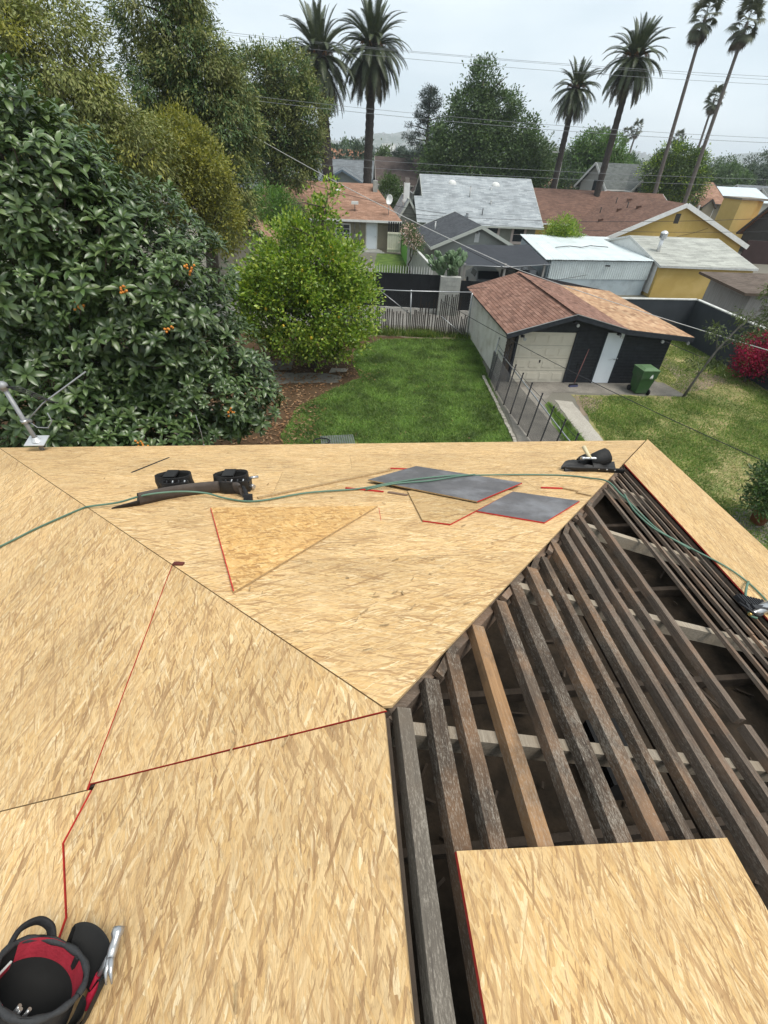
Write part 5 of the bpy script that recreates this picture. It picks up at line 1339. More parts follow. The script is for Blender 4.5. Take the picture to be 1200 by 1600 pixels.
tree('yellow_green_tree', 'yellow-green feathery tree between the loquat and the shaggy tree', (-10.6, 23.5, 0), (-10.2, 23.5, 4.6), .2,
     [(-10.9, 23.5, 6.8, 1.5, 1.5, 1.0), (-9.3, 23.6, 6.9, 1.1, 1.3, 1.2), (-8.4, 23.6, 6.2, 1.0, 1.2, 1.2), (-9.9, 23.3, 5.6, 2.0, 1.4, 1.3), (-12, 23.4, 6.6, 1.3, 1.3, .9), (-7.9, 23.8, 4.6, .8, 1, 1.4)], 46000, .15, .06, [LF_YELLOW, LF_OLIVE], clump=.27, per=50, up=.15, mixf=.4, seed=33)
tree('weeping_tree', 'broad dense dark tree in front of the left palm', (-10.2, 45, 0), (-10, 45, 8), .5,
     [(-10.8, 45, 10.6, 2.2, 2.5, 1.8), (-8.8, 45, 10.9, 2.0, 2.4, 1.8), (-7.4, 45, 9.2, 1.7, 2.2, 1.7), (-9.6, 45, 8.4, 2.6, 2.5, 2.2), (-12, 45, 8.6, 1.6, 2, 2.0), (-7.6, 45, 7.0, 1.4, 2, 1.5), (-10.6, 45, 6.4, 2.2, 2.4, 1.6), (-8.4, 44.5, 5.7, 1.5, 1.6, 1.2)], 66000, .24, .085, [LF_OLIVE, LF_DARK], clump=.38, per=80, up=-.05, hang=.35, mixf=.4, seed=34)
tree('dark_bush', 'dark undergrowth filling the space behind the big loquat', (-9.6, 15.5, 0), (-9.6, 15.5, 2), .12, [(-9.4, 15.5, 1.8, 2.4, 1.6, 1.9), (-12.5, 15.5, 2.2, 2.6, 1.6, 2.3), (-7.2, 16.2, 1.2, 1.2, 1.2, 1.2), (-10.5, 16, 3.8, 2.2, 1.5, 1.4)], 16000, .2, .09, [LF_DARK, LF_MID], clump=.35, per=40, mixf=.25, seed=39, cat='bush')
tree('citrus_tree', 'mid green citrus tree behind the lemon tree before the tan roof', (-9.0, 38, 0), (-8.9, 38, 2.2), .13,
     [(-9.2, 38, 3.7, 1.7, 1.6, 1.3), (-8.0, 38, 3.2, 1.3, 1.4, 1.1), (-10.3, 38, 3.2, 1.0, 1.3, 1.2), (-7.6, 37.8, 2.4, 1.1, 1.2, .9)], 11000, .16, .08, [LF_BRIGHT], clump=.3, per=35, seed=35)
tree('dark_bush', 'dark leafy bush behind the right end of the tan roof', (-.8, 56, 0), (-.8, 56, 2.4), .12,
     [(-.9, 56, 3.6, 1.2, 1.2, 1.3), (-.2, 56, 3.0, .9, 1, 1.0), (-1.2, 56, 4.6, .6, .7, .7)], 6000, .2, .09, [LF_DARK, LF_MID], clump=.3, per=35, mixf=.3, seed=36, cat='bush')
tree('round_bush', 'bright yellow-green bush before the brown roof of the yellow house', (13.5, 43.6, 0), (13.5, 43.6, 1.6), .1,
     [(13.4, 43.6, 2.5, 1.1, 1.0, 1.15), (14.2, 43.6, 2.2, .8, .8, .9), (12.8, 43.6, 2.0, .9, .8, .8)], 8000, .16, .07, [LF_LEMON], clump=.25, per=35, seed=37, cat='bush')
tree('rose_bush', 'pink and white rose bush on the green side wall', (.9, 38.2, 0), (1.0, 38.2, 2.0), .06,
     [(.8, 38.2, 2.5, .55, 1.3, .6), (1.3, 37.2, 2.1, .5, .9, .5)], 3600, .1, .06, [LF_MID, simple('rose_petal', (.55, .30, .27), (.6, .45, .38), 3, .6)], clump=.2, per=14, mixf=.38, seed=38, cat='bush')
# --- far right trees
tree('conifer', 'great dark broad tree behind the grey shingle roof', (10.5, 76, 0), (10.3, 76, 12), .6,
     [(9.4, 76, 14.2, 1.6, 2, 1.8), (8.4, 76, 12.0, 2.6, 2.5, 1.7), (12, 76, 11.9, 2.4, 2.5, 1.6), (7.2, 76, 9.6, 3.0, 3, 1.7), (14, 76, 9.8, 3.0, 3, 1.6), (10.6, 75.6, 9.4, 3.2, 3, 2.2), (16.5, 76, 8.0, 3.0, 3, 1.5), (6, 76, 7.4, 2.6, 3, 1.5), (12, 75, 7.2, 4, 3, 1.8), (18.2, 76, 6.4, 2.2, 2.6, 1.3), (5.0, 75, 6.0, 2.4, 2, 1.6), (10, 74.5, 5.4, 4.5, 2.5, 1.6), (16, 75, 5.6, 3.5, 2.5, 1.4)], 60000, .36, .17, [LF_DARK, LF_MID], clump=.6, per=40, up=.1, mixf=.3, seed=41, jitter=1.1)
cd_ = thing('cedar', 'open flat-layered cedar behind the left end of the dark tree', 'tree', (3.4, 86, 0))
trunk(cd_, (3.4, 86, 0), (3.6, 86, 14.3), .4, .08, (), M_BARK, .1)
mb = MB(); cb = []
for i in range(34):
    z = 5.6 + 8.6 * (i / 34); l = (4.6 - .42 * (z - 5.6)) * random.uniform(.55, 1.1); a = i * 2.4 + random.uniform(-.4, .4)
    q = Vector((3.5 + l * math.cos(a), 86 + l * math.sin(a), z + random.uniform(.0, .5))); mb.tube([(3.5, 86, z - .2), Vector((3.5, 86, z - .1)).lerp(q, .5), q], [.1, .06, .03], 5)
    for t in (.4, .62, .85, 1.0): cb.append((3.5 + l * t * math.cos(a), 86 + l * t * math.sin(a), z + .25 * t, .75, .75, .16))
mb.build('limbs', M_BARK, cd_); crown('crown', cb, 15000, .26, .08, [LF_CEDAR], cd_, clump=.28, per=40, up=.2, seed=42, shell=.2)
tree('grey_green_tree', 'pale grey-green tree under the cedar', (.4, 92, 0), (.4, 92, 4), .2, [(.4, 92, 5.2, 2.2, 2, 1.8), (3.0, 92, 5.4, 2.2, 2, 1.7), (-1.2, 92, 4.4, 1.5, 1.6, 1.4)], 8000, .3, .1, [LF_BLUEGREEN], clump=.45, per=40, seed=43)
tree('willow_like_tree', 'feathery bright green tree between the two feather palms', (29, 88, 0), (29, 88, 6), .35,
     [(28.6, 88, 9.0, 2.6, 2.5, 1.6), (31, 88, 8.6, 2.2, 2.4, 1.6), (26.6, 88, 7.5, 2.0, 2.2, 1.6), (32.6, 88, 7.0, 1.7, 2, 1.4), (29.6, 87.5, 6.8, 3, 2.4, 1.7), (27, 87.5, 5.6, 2.2, 2, 1.3), (32, 87.5, 5.2, 2.2, 2, 1.3)], 30000, .36, .14, [LF_BRIGHT, LF_MID], clump=.5, per=40, hang=.5, up=-.1, mixf=.4, seed=44)
tree('broad_tree', 'leafy olive-green tree in front of the slender fan palms', (33, 69, 0), (33, 69, 5), .3,
     [(32.2, 69, 8.0, 1.9, 2, 1.2), (34.4, 69, 7.5, 1.8, 2, 1.1), (30.6, 69, 6.6, 1.5, 1.8, 1.2), (33.2, 68.6, 6.2, 2.6, 2, 1.5), (35.6, 69, 6.0, 1.3, 1.6, 1.2), (31.6, 68.4, 4.9, 1.8, 1.8, 1.2), (34.6, 68.4, 4.6, 2.0, 1.8, 1.3)], 22000, .3, .12, [LF_MID, LF_LEMON], clump=.4, per=35, mixf=.25, seed=45)
tree('dark_bush', 'low dark trees behind the street lamp right of the grey roof', (19, 80, 0), (19, 80, 3), .25,
     [(17.5, 80, 4.2, 2.4, 2, 1.5), (21, 80, 4.6, 2.4, 2, 1.6), (24.4, 80, 4.4, 2.2, 2, 1.5), (19.4, 82, 6.0, 1.6, 2, 1.6), (22.6, 84, 6.6, 1.6, 2, 1.5)], 14000, .34, .12, [LF_DARK, LF_CEDAR], clump=.5, per=40, mixf=.4, seed=46, cat='trees')
far_tree_labels = ['far feathery grey-green tree at the right edge', 'far dark tree behind the tan roof at the right', 'far round tree right of the feather palms', 'far grey-green tree left of the white far roof', 'far tree behind the yellow chimney wall']
for i, (x, y, z, s_) in enumerate([(75, 122, 8.0, 1.4), (66, 118, 7.2, 1.35), (44, 118, 7.2, 1.1), (60, 128, 8.4, 1.2), (54, 112, 5.4, 1.0)]):
    tree('far_tree', far_tree_labels[i], (x, y, 0), (x, y, z * .6), .3, [(x, y, z - 1, 2.4 * s_, 2.4, 1.9 * s_), (x + 2.6 * s_, y, z - 1.6, 2.0 * s_, 2, 1.6), (x - 2.6 * s_, y, z - 2, 2.2 * s_, 2, 1.6), (x, y - 1, z - 3.4, 4.2 * s_, 2.2, 1.7)], 8000, .46, .15, [LF_BLUEGREEN if i in (0, 3) else LF_DARK, LF_MID], group=None, clump=.65, per=40, mixf=.3, seed=50 + i, hang=.4 if i in (0, 3) else 0)

# --- feather palms
LF_PALM = island('palm_leaflet', [(0.034, 0.048, 0.021), (0.052, 0.067, 0.028), (0.071, 0.084, 0.034)], .5, .4, .08, 1, (.8, 1.2))
LF_PALM_OLD = island('old_palm_leaflet', [(.05, .05, .026), (.075, .065, .034), (.035, .04, .02)], .65, .3, .05, 1, (.8, 1.2))
M_PALMBARK = simple('palm_bark', (.062, .053, .046), (.03, .026, .023), 3, .95, .9, 9, stretch=(2, 2, 5))
M_DATES = simple('palm_stalk', (.28, .13, .045), (.2, .09, .035), 6, .8)
def frond_mesh(name, l, e0, bend, m, nl=32, lw=.46, seed=0):
    """pinnate frond in the x-z plane: starts at elevation e0, bends down by bend along its length"""
    r = np.random.default_rng(seed); mb = MB(); pts = []; p = Vector((0, 0, 0)); N = 12
    for i in range(N + 1):
        t = i / N; a = e0 - bend * t ** 1.3; pts.append(p.copy()); p = p + Vector((math.cos(a), 0, math.sin(a))) * l / N
    mb.tube(pts, [.035 * (1 - .85 * i / N) + .004 for i in range(N + 1)], 4, 0, False)
    for k in range(nl):
        t = .12 + .88 * k / nl; f = t * N; i = min(int(f), N - 1); q = pts[i].lerp(pts[i + 1], f - i); d = (pts[i + 1] - pts[i]).normalized(); up = Vector((0, 1, 0)).cross(d) * -1
        ll = lw * (math.sin(math.pi * min(1, t * .9 + .12)) ** .6) * r.uniform(.85, 1.1)
        for s_ in (-1, 1):
            dr = (d * .62 + Vector((0, s_, 0)) * .8 + up * .28).normalized() * ll; dr.z -= .14 * ll
            b = d * .032
            b = d * .045; mb.add([q - b, q + b, q + dr * .6 + b * .9, q + dr, q + dr * .6 - b * .4], [(0, 1, 2, 4), (4, 2, 3)])
    return mb.mesh(name, [m])
FRONDS = [frond_mesh('frond', 3.0, 1.45, .55, LF_PALM, seed=1), frond_mesh('frond', 3.3, 1.0, 1.15, LF_PALM, seed=2), frond_mesh('frond', 3.3, .5, 1.35, LF_PALM, seed=3),
          frond_mesh('frond', 3.3, .0, 1.25, LF_PALM, seed=4), frond_mesh('frond', 3.4, -.55, .95, LF_PALM, seed=5), frond_mesh('frond', 3.5, -1.0, .55, LF_PALM_OLD, seed=6)]
def feather_palm(label, base, top, r0, size, seed, n=84, skirt=1.0):
    random.seed(seed); base, top = Vector(base), Vector(top)
    t = thing('feather_palm', label, 'palm tree', base, group='tall feather palms beyond the houses')
    mb = MB(); K = 46; pts = []; rs = []
    for i in range(K + 1):
        f = i / K; p = base.lerp(top, f); pts.append(p); rs.append(r0 * (1.15 - .25 * f if f < .93 else 1.15 * 1.2) * (1.06 if i % 2 else .95))
    mb.tube(pts, rs, 10); mb.build('trunk', M_PALMBARK, t)
    mb = MB(); mb.sphere(tuple(top), r0 * 1.7, 10, 7, 0, (1, 1, 1.3)); mb.build('crown_heart', M_PALMBARK, t)
    for i in range(n):
        f = (i + .5) / n; el = 1.45 - 2.62 * f ** .8 * skirt; a = i * 2.39996 + random.uniform(-.15, .15)
        k = 0 if el > 1.1 else 1 if el > .7 else 2 if el > .25 else 3 if el > -.2 else 4 if el > -.7 else 5
        s_ = size * random.uniform(.86, 1.1)
        o = bpy.data.objects.new('frond', FRONDS[k]); z = top.z + r0 * (1.4 - 2.0 * f)
        M = Matrix.Translation((top.x, top.y, z)) @ Matrix.Rotation(a, 4, 'Z') @ Matrix.Translation((r0 * .8, 0, 0)) @ Matrix.Rotation(random.uniform(-.12, .12), 4, 'Y') @ Matrix.Rotation(random.uniform(-.3, .3), 4, 'X') @ Matrix.Scale(s_, 4)
        place(o, t, M)
    for i in range(7):
        a = i * .9; mb = MB(); p = top + Vector((0, 0, .3)); d = Vector((math.cos(a), math.sin(a), 0)); mb.tube([p, p + d * .7 * size + ZV * .5, p + d * 1.2 * size + ZV * .1], [.05, .04, .02], 5)
        for k in range(12):
            q = p + d * (.8 + .4 * random.random()) * size + ZV * .3; mb.tube([q, q + Vector((random.uniform(-.25, .25), random.uniform(-.25, .25), -random.uniform(.2, .5)))], [.015, .006], 3)
        mb.build('fruit_stalk', M_DATES, t)
    return t
feather_palm('left feather palm of the close pair with a long skirt of old fronds', (-7.3, 58, 0), (-8.1, 58, 13.3), .55, 1.10, 61, 150)
feather_palm('right feather palm of the close pair, bare trunk and dense rounded crown', (-3.9, 62, 0), (-3.4, 62, 14.6), .45, 1.10, 62, 160)
feather_palm('smaller feather palm left of the other one behind the brown roof', (19.1, 70, 0), (19.15, 70, 13.2), .33, .82, 63, 140)
feather_palm('larger feather palm on a dark trunk crossing the two storey gables', (21.2, 60, 0), (21.2, 60, 14.6), .31, .90, 64, 145)
# --- fan palms
LF_FAN = island('fan_leaf', [(.06, .07, .04), (.085, .095, .055), (.11, .115, .07)], .55, .35, .08, 1, (.8, 1.2))
LF_FANOLD = island('dry_fan_leaf', [(.12, .10, .075), (.09, .072, .052), (.15, .125, .095)], .8, .2, .05, 1)
M_FANTRUNK = simple('fan_palm_trunk', (.16, .14, .125), (.10, .088, .078), 5, .95, .4, 12, stretch=(1, 1, 6))
def fan_mesh(m, seed=0):
    r = np.random.default_rng(seed); mb = MB(); mb.tube([(0, 0, 0), (.5, 0, .12), (.95, 0, .1)], [.02, .015, .012], 4, 0, False)
    n = 22; c = Vector((.9, 0, .1))
    for k in range(n):
        a = -1.9 + 3.8 * k / (n - 1); l = .85 * r.uniform(.85, 1.1); d = Vector((math.cos(a), math.sin(a), -.12 - .1 * abs(a))); s_ = Vector((-math.sin(a), math.cos(a), 0)) * .055
        mb.add([c, c + d * l * .55 + s_ + ZV * .03, c + d * l - ZV * .16, c + d * l * .55 - s_ + ZV * .03], [(0, 1, 2, 3)])
    return mb.mesh('fan_leaf', [m])
FANS = [fan_mesh(LF_FAN, 1), fan_mesh(LF_FAN, 2), fan_mesh(LF_FANOLD, 3)]
def fan_palm(label, base, top, r0, size, seed, n=30, group='slender fan palms at the right', bend=0):
    random.seed(seed); base, top = Vector(base), Vector(top); t = thing('fan_palm', label, 'palm tree', base, group=group)
    mb = MB(); pts = [base.lerp(top, i / 24) + Vector((bend * math.sin(math.pi * i / 24), 0, 0)) for i in range(25)]
    mb.tube(pts, [(r0 * (1.25 - .55 * i / 24)) * (1.03 if i % 2 else .97) for i in range(25)], 8); mb.build('trunk', M_FANTRUNK, t)
    for i in range(n):
        f = (i + .5) / n; el = 1.35 - 2.7 * f; a = i * 2.39996; o = bpy.data.objects.new('fan_leaf', FANS[2] if f > .86 else FANS[i % 2])
        M = Matrix.Translation(top + ZV * (.35 - .9 * f) * size) @ Matrix.Rotation(a, 4, 'Z') @ Matrix.Rotation(-el, 4, 'Y') @ Matrix.Rotation(random.uniform(-.5, .5), 4, 'X') @ Matrix.Scale(size * random.uniform(.8, 1.12), 4)
        place(o, t, M)
    return t
fan_palm('left one of the two tallest slender fan palms, top cut by the frame edge', (28.5, 62, 0), (27.35, 62, 18.1), .20, 1.0, 71)
fan_palm('right one of the two tallest slender fan palms, near the right edge', (32.0, 62, 0), (31.35, 62, 17.8), .20, 1.0, 72)
fan_palm('shorter distant fan palm just left of the tallest right one', (48.2, 95, 0), (47.4, 95, 15.4), .2, .95, 73)
for i, (x, y, z, lb) in enumerate([(51, 150, 12.4, 'tiny far fan palm, leftmost of the three behind the two storey house'), (56.5, 150, 12.6, 'tiny far fan palm, middle of the three behind the two storey house'), (58.6, 150, 14.0, 'tiny far fan palm, tallest of the three behind the two storey house'), (69.5, 150, 12.4, 'far fan palm standing behind the olive-green tree'), (96, 150, 14.4, 'lone far fan palm near the right edge'), (104, 165, 11.2, 'small far fan palm at the right edge of the view')]):
    fan_palm(lb, (x - .6, y, 0), (x, y, z), .26, 1.05, 80 + i, 22, 'far fan palms on the skyline')
random.seed(99)

# ---------------------------------------------------------------- farther houses, hills, street lamp
M_PALEWALL = simple('pale_wall', (.55, .53, .48), (.47, .45, .40), .8, .85)
M_TEALWALL = simple('grey_teal_wall', (.24, .27, .26), (.20, .225, .22), .8, .85)
M_BLUETRIM = simple('blue_grey_trim', (.13, .175, .215), (.10, .14, .175), 2, .7)
M_SH_DKBROWN = shingle_mat('dark_brown_shingle', [(.075, .058, .052), (.095, .072, .064), (.06, .047, .043)], .6, .2)
M_SH_SLATE = shingle_mat('slate_shingle', [(.13, .145, .155), (.17, .185, .195), (.11, .12, .13)], .6, .2)
M_SH_ORANGE = shingle_mat('orange_tile', [(.30, .135, .08), (.37, .18, .11), (.25, .11, .065)], .4, .3)
M_SH_GREEN = shingle_mat('grey_green_shingle', [(.095, .105, .10), (.125, .135, .13), (.08, .088, .084)], .5, .2)
def house_at(name, label, loc, rz, w, d, eave, ridge, axis, roof, wallm, trim, wins=(), group=None, barge=.22, ov=.45):
    h = thing(name, label, 'house', loc, rz=rad(rz), group=group)
    if axis == 'x': gable(h, 0, w, 0, d, eave, ridge, None, 'x', ov, ov, roof, wallm, trim, barge=barge)
    else: gable(h, 0, d, 0, w, eave, ridge, None, 'y', ov, ov, roof, wallm, trim, barge=barge)
    for (x, z, ww, hh) in wins: window(h, (x, -.001, z), ww, hh, 'y-', (1, 0))
    return h
sb = house_at('small_house', 'small beige building with a tan roof half hidden behind the lemon tree', (-11.4, 31.6, 0), 10, 3.6, 6.0, 2.45, 3.55, 'y', M_SH_TAN, simple('beige_wall', (.42, .38, .31), (.36, .32, .26), 1.2, .85), M_TRIM_DARK)
ts = thing('two_storey_house', 'grey two storey house with crossing gables and white bargeboards behind the brown roof', 'house', (26.2, 71.0, 0), rz=rad(24))
M_LTGREY = simple('light_grey_stucco', (.42, .42, .40), (.36, .36, .345), 1, .9)
gable(ts, 0, 9, .3, 5.0, 4.9, 7.0, 2.65, 'x', .5, .6, M_SH_GREEN, M_LTGREY, M_WHITE, barge=.26)
gable(ts, -.9, 2.4, 3.2, 7.0, 4.8, 6.4, None, 'y', .5, .55, M_SH_GREEN, M_LTGREY, M_WHITE, barge=.24)
window(ts, (-.001, 2.3, 4.6), .6, 1.2, 'x-', (0, 1), (M_TRIM_DARK, M_GLASS))
for x in (4.2, 5.1, 6.0): window(ts, (x, -.9, 4.2), .7, 1.0, 'y-', (0, 1), (M_BLUETRIM, M_GLASS))
house_at('dark_roof_house', 'house with a big dark brown roof far behind the tan house', (-3.4, 84, 0), 5, 9.5, 9, 3.4, 6.35, 'x', M_SH_DKBROWN, M_LTGREY, M_PALEWALL)
wg = house_at('gabled_annex', 'dark roofed annex with a pale gable below the cedar', (2.2, 80, 0), 5, 5, 6, 2.9, 5.1, 'y', M_SH_DKBROWN, M_LTGREY, M_WHITE)
house_at('teal_house', 'low grey house with blue-grey gable trim between the palm trunks', (-10.6, 71, 0), 5, 6.2, 8, 3.5, 5.0, 'y', M_SH_SLATE, M_TEALWALL, M_BLUETRIM)
house_at('slate_house', 'slate roofed house far behind the blue-grey gable', (-16, 92, 0), 4, 12, 9, 3.2, 5.6, 'x', M_SH_SLATE, M_PALEWALL, M_COPING)
house_at('orange_roof_house', 'long pale house with an orange tile roof far between the palms', (-19.5, 128, 0), 4, 11, 9, 5.1, 6.9, 'x', M_SH_ORANGE, M_PALEWALL, M_COPING, [(2, 3.9, 1.2, 1.1), (5, 3.9, 1.2, 1.1), (8.6, 3.9, 1.2, 1.1)])
house_at('orange_roof_house', 'small orange roofed house right of the slate roof', (-8.3, 96, 0), 4, 6, 7, 3.0, 5.0, 'x', M_SH_ORANGE, M_PALEWALL, M_COPING)
wb = thing('white_building', 'white flat roofed building in the far distance under the hills', 'building', (-7.5, 160, 0), rz=rad(4))
mb = MB(); mb.box(0, 6.5, 0, 6, 0, 7.2); mb.box(1.8, 5.6, 1, 5, 7.2, 8.6); mb.build('wall', M_WHITE, wb)
for x in (1, 2.6, 4.2): window(wb, (x, -.001, 6), .9, .9, 'y-', (0, 0))
house_at('pale_house', 'pale house with a green-grey roof seen between the left trees', (-20.5, 59, 0), 6, 5.6, 7, 3.6, 5.0, 'x', M_SH_SLATE, M_PALEWALL, M_WHITE, [(4.2, 2.9, 1.2, .9)])
ty = thing('yellow_block', 'tall plain yellow stucco building with a flat top right of the yellow house', 'building', (36.7, 59.8, 0), rz=rad(8))
mb = MB(); mb.box(0, 2.0, 0, 2.8, 0, 4.55); mb.build('wall', simple('light_yellow_stucco', (.56, .42, .16), (.50, .37, .13), .8, .9), ty)
mb = MB(); mb.prism([(2.003, .0, 4.5), (2.95, .35, 4.5), (2.95, 2.8, 4.5), (2.003, 2.8, 4.5)], (0, 0, -4.5)); mb.build('side_wall', M_YELLOW, ty)
mb = MB(); mb.box(-.12, 3.05, -.12, 2.9, 4.55, 4.72); mb.build('cornice', simple('weathered_cornice', (.24, .22, .18), (.17, .155, .13), 4, .9), ty)
tp = house_at('porch_house', 'tan roofed bungalow with a small porch gable behind the yellow house', (37.4, 72, 0), 8, 5.0, 8, 3.6, 5.5, 'x', M_SH_TAN, M_TANWALL, M_VENT_DARK)
gable(tp, -1.8, 1.5, 1.0, 2.6, 3.3, 4.0, None, 'y', .2, .25, M_SH_TAN, M_TANWALL, M_VENT_DARK)
for x in (.6, 2.6): 
    mb = MB(); mb.box(x - .1, x + .1, -1.75, -1.55, 0, 3.3); mb.build('porch_post', M_WHITE, tp)
house_at('white_roof_house', 'low house with a pale blue-white roof behind the yellow block', (43.2, 76, 0), 8, 8, 8, 3.7, 5.0, 'x', simple('white_roofing', (.50, .56, .60), (.44, .5, .53), 1, .7), M_PALEWALL, M_COPING)
oh = house_at('orange_plank_roof', 'steep orange plank roof at the right edge beside a dark brown wall', (36.4, 52.2, 0), 8, 7, 7, 2.0, 5.4, 'x', M_SH_ORANGE, M_VENT_DARK, M_VENT_DARK)
oh.location.x += 2.6
mb = MB(); mb.box(33.2, 44, 50.4, 50.55, 0, 1.9); solo(mb, 'brown_wall', simple('maroon_wall', (.055, .032, .030), (.04, .024, .022), 1, .85), 'dark maroon wall at the right edge below the orange roof', 'wall')
# filler houses and trees farther out, each a thing
cols = [M_SH_TAN, M_SH_GREY, M_SH_BROWN, M_SH_SLATE, M_SH_GREEN]
nm_ = ['tan roofed', 'light grey roofed', 'brown roofed', 'slate roofed', 'green-grey roofed']
fh = [(-34, 75), (-28, 96), (-6, 112), (4, 118), (14, 104), (26, 112), (36, 102), (-38, 130), (-22, 158), (0, 178), (16, 150), (34, 160), (50, 190), (60, 96), (56, 82), (70, 130)]
where = ['far left behind the weeping trees', 'left of the palms behind the trees', 'behind the dark brown roof', 'behind the cedar', 'behind the great dark tree', 'behind the green tree', 'behind the fan palms', 'far left in the distance', 'left of the orange tile roof', 'under the hills in the middle', 'far behind the dark tree', 'far behind the feather palms', 'far right in the distance', 'right of the far fan palm', 'behind the white-blue roof', 'far at the right edge']
for i, (x, y) in enumerate(fh):
    k = i % 5; house_at('far_house', nm_[k] + ' low house ' + where[i], (x, y, 0), random.uniform(2, 9), random.uniform(8, 12), 8, 2.9, random.uniform(4.4, 5.2), 'x' if i % 3 else 'y', cols[k], M_PALEWALL, M_COPING, [(2.5, 1.6, 1.2, 1.0), (5.5, 1.6, 1.2, 1.0)], 'far low houses')
base_t = []
for s_ in range(3):
    t = thing('far_tree', 'far round dark tree', 'tree', (0, 0, 0), group='small trees on the far plain')
    trunk(t, (0, 0, 0), (0, 0, 3), .25, .14, ()); crown('crown', [(0, 0, 4.2, 2.2, 2.2, 2.0), (1.5, .3, 3.6, 1.6, 1.6, 1.4), (-1.4, 0, 3.5, 1.6, 1.6, 1.5)], 1500, .62, .3, [(LF_DARK, LF_MID, LF_BLUEGREEN)[s_]], t, clump=.6, per=30, seed=90 + s_); base_t.append(t)
for i in range(110):
    y = 105 + 480 * (i / 110) ** 1.4; x = random.uniform(-.55, .95) * y * .9
    t = base_t[i % 3] if i < 3 else copy_tree(base_t[i % 3])
    t.location = (x, y, 0); s_ = random.uniform(.7, 1.15); t.scale = (s_, s_, s_ * random.uniform(.9, 1.3)); t.rotation_euler = (0, 0, random.uniform(0, 6))
    q = x / y
    t['label'] = ('dark', 'mid green', 'grey-green')[i % 3] + (' tree in the near rows' if y < 160 else ' tree half way out' if y < 300 else ' tiny tree far out') + ' on the plain ' + ('left of the palms' if q < -.15 else 'seen between the close palms' if q < .0 else 'behind the great dark tree' if q < .25 else 'behind the feather palms' if q < .42 else 'behind the fan palms' if q < .6 else 'at the right edge')
sl = thing('street_lamp', 'pale street lamp on a curved pole right of the grey shingle roof', 'street lamp', (19.5, 70, 0))
mb = MB(); mb.tube([(19.5, 70, 0), (19.45, 70, 6.6), (19.35, 70, 7.4), (19.0, 69.9, 7.8), (18.5, 69.8, 7.85)], [.09, .07, .06, .05, .05], 8); mb.build('pole', M_COPING, sl)
mb = MB(); mb.obox((18.3, 69.8, 7.82), (.3, 0, 0), (0, .12, 0), (0, 0, .07)); mb.build('lamp_head', M_COPING, sl)
# hills with their scatter of houses
M_HILL = ground_mat('hill_cover', [(.3, (.06, .085, .05)), (.5, (.10, .115, .075)), (.62, (.26, .25, .22)), (.7, (.10, .11, .08))], .03, 6, 0)
nx, ny = 110, 14; v = []; f = []
for j in range(ny + 1):
    for i in range(nx + 1):
        x = -2600 + 5200 * i / nx; y = 1900 + 900 * j / ny
        t = math.sin(math.pi * min(1, j / ny)) ; h = (46 + 22 * math.sin(x * .004 + .5) + 10 * math.sin(x * .013 + 2) + 6 * math.sin(x * .037)) * t
        v.append((x, y, max(-1, h + (random.uniform(-3, 3) if 0 < j < ny else -2))))
for j in range(ny):
    for i in range(nx): o = j * (nx + 1) + i; f.append((o, o + 1, o + nx + 2, o + nx + 1))
mb = MB(); mb.add(v, f, 0, True); struct(mb, 'hills', M_HILL)
r = np.random.default_rng(8); mb = MB()
for k in range(700):
    x = r.uniform(-700, 1500); y = r.uniform(1950, 2330); t = math.sin(math.pi * (y - 1900) / 900); z = (46 + 22 * math.sin(x * .004 + .5) + 10 * math.sin(x * .013 + 2) + 6 * math.sin(x * .037)) * t; s_ = r.uniform(4, 9)
    mb.box(x, x + s_, y, y + 6, z - 2, z + r.uniform(3, 6))
o = mb.build('hillside_houses', simple('far_stucco', (.55, .52, .48), (.35, .33, .3), .01, .9)); tag(o, 'scatter of tiny pale houses across the hazy hills on the horizon', 'houses', kind='stuff')
r = np.random.default_rng(9); P = np.stack([r.uniform(-600, 1300, 9000), r.uniform(600, 1900, 9000)], 1); P[:, 0] *= P[:, 1] / 1300; D = np.tile([0, 0, 1.0], (9000, 1)); Pz = np.concatenate([P, np.zeros((9000, 1))], 1)
V, F = leaf_arrays(np.repeat(Pz, 3, 0) + r.normal(size=(27000, 3)) * [3, 1, 1], r.normal(size=(27000, 3)) * .4 + [0, 0, 1], r.normal(size=(27000, 3)), r.uniform(5, 11, 27000), r.uniform(4, 9, 27000), .1)
o = bpy.data.objects.new('far_woods', np_mesh('far_woods', V, F, LF_BLUEGREEN)); COL.objects.link(o); tag(o, 'hazy belt of far treetops between the roofs and the hills', 'woods', kind='stuff')
# haze: one closed box of pale air
mb = MB(); mb.box(-3100, 3100, -320, 3300, -1.5, 96); hz = mb.build("haze", [M_GROUND])
hm = bpy.data.materials.new('haze_air'); hm.use_nodes = True; hm.node_tree.nodes.clear()
ho = hm.node_tree.nodes.new('ShaderNodeOutputMaterial'); hv = hm.node_tree.nodes.new('ShaderNodeVolumePrincipled')
hv.inputs['Color'].default_value = (.86, .93, 1.0, 1); hv.inputs['Density'].default_value = .00036; hv.inputs['Anisotropy'].default_value = .1
hm.node_tree.links.new(hv.outputs[0], ho.inputs['Volume']); hz.data.materials.clear(); hz.data.materials.append(hm); hz['kind'] = 'stuff'
tag(hz, 'thin pale haze that fades the far roofs and hills', 'haze')
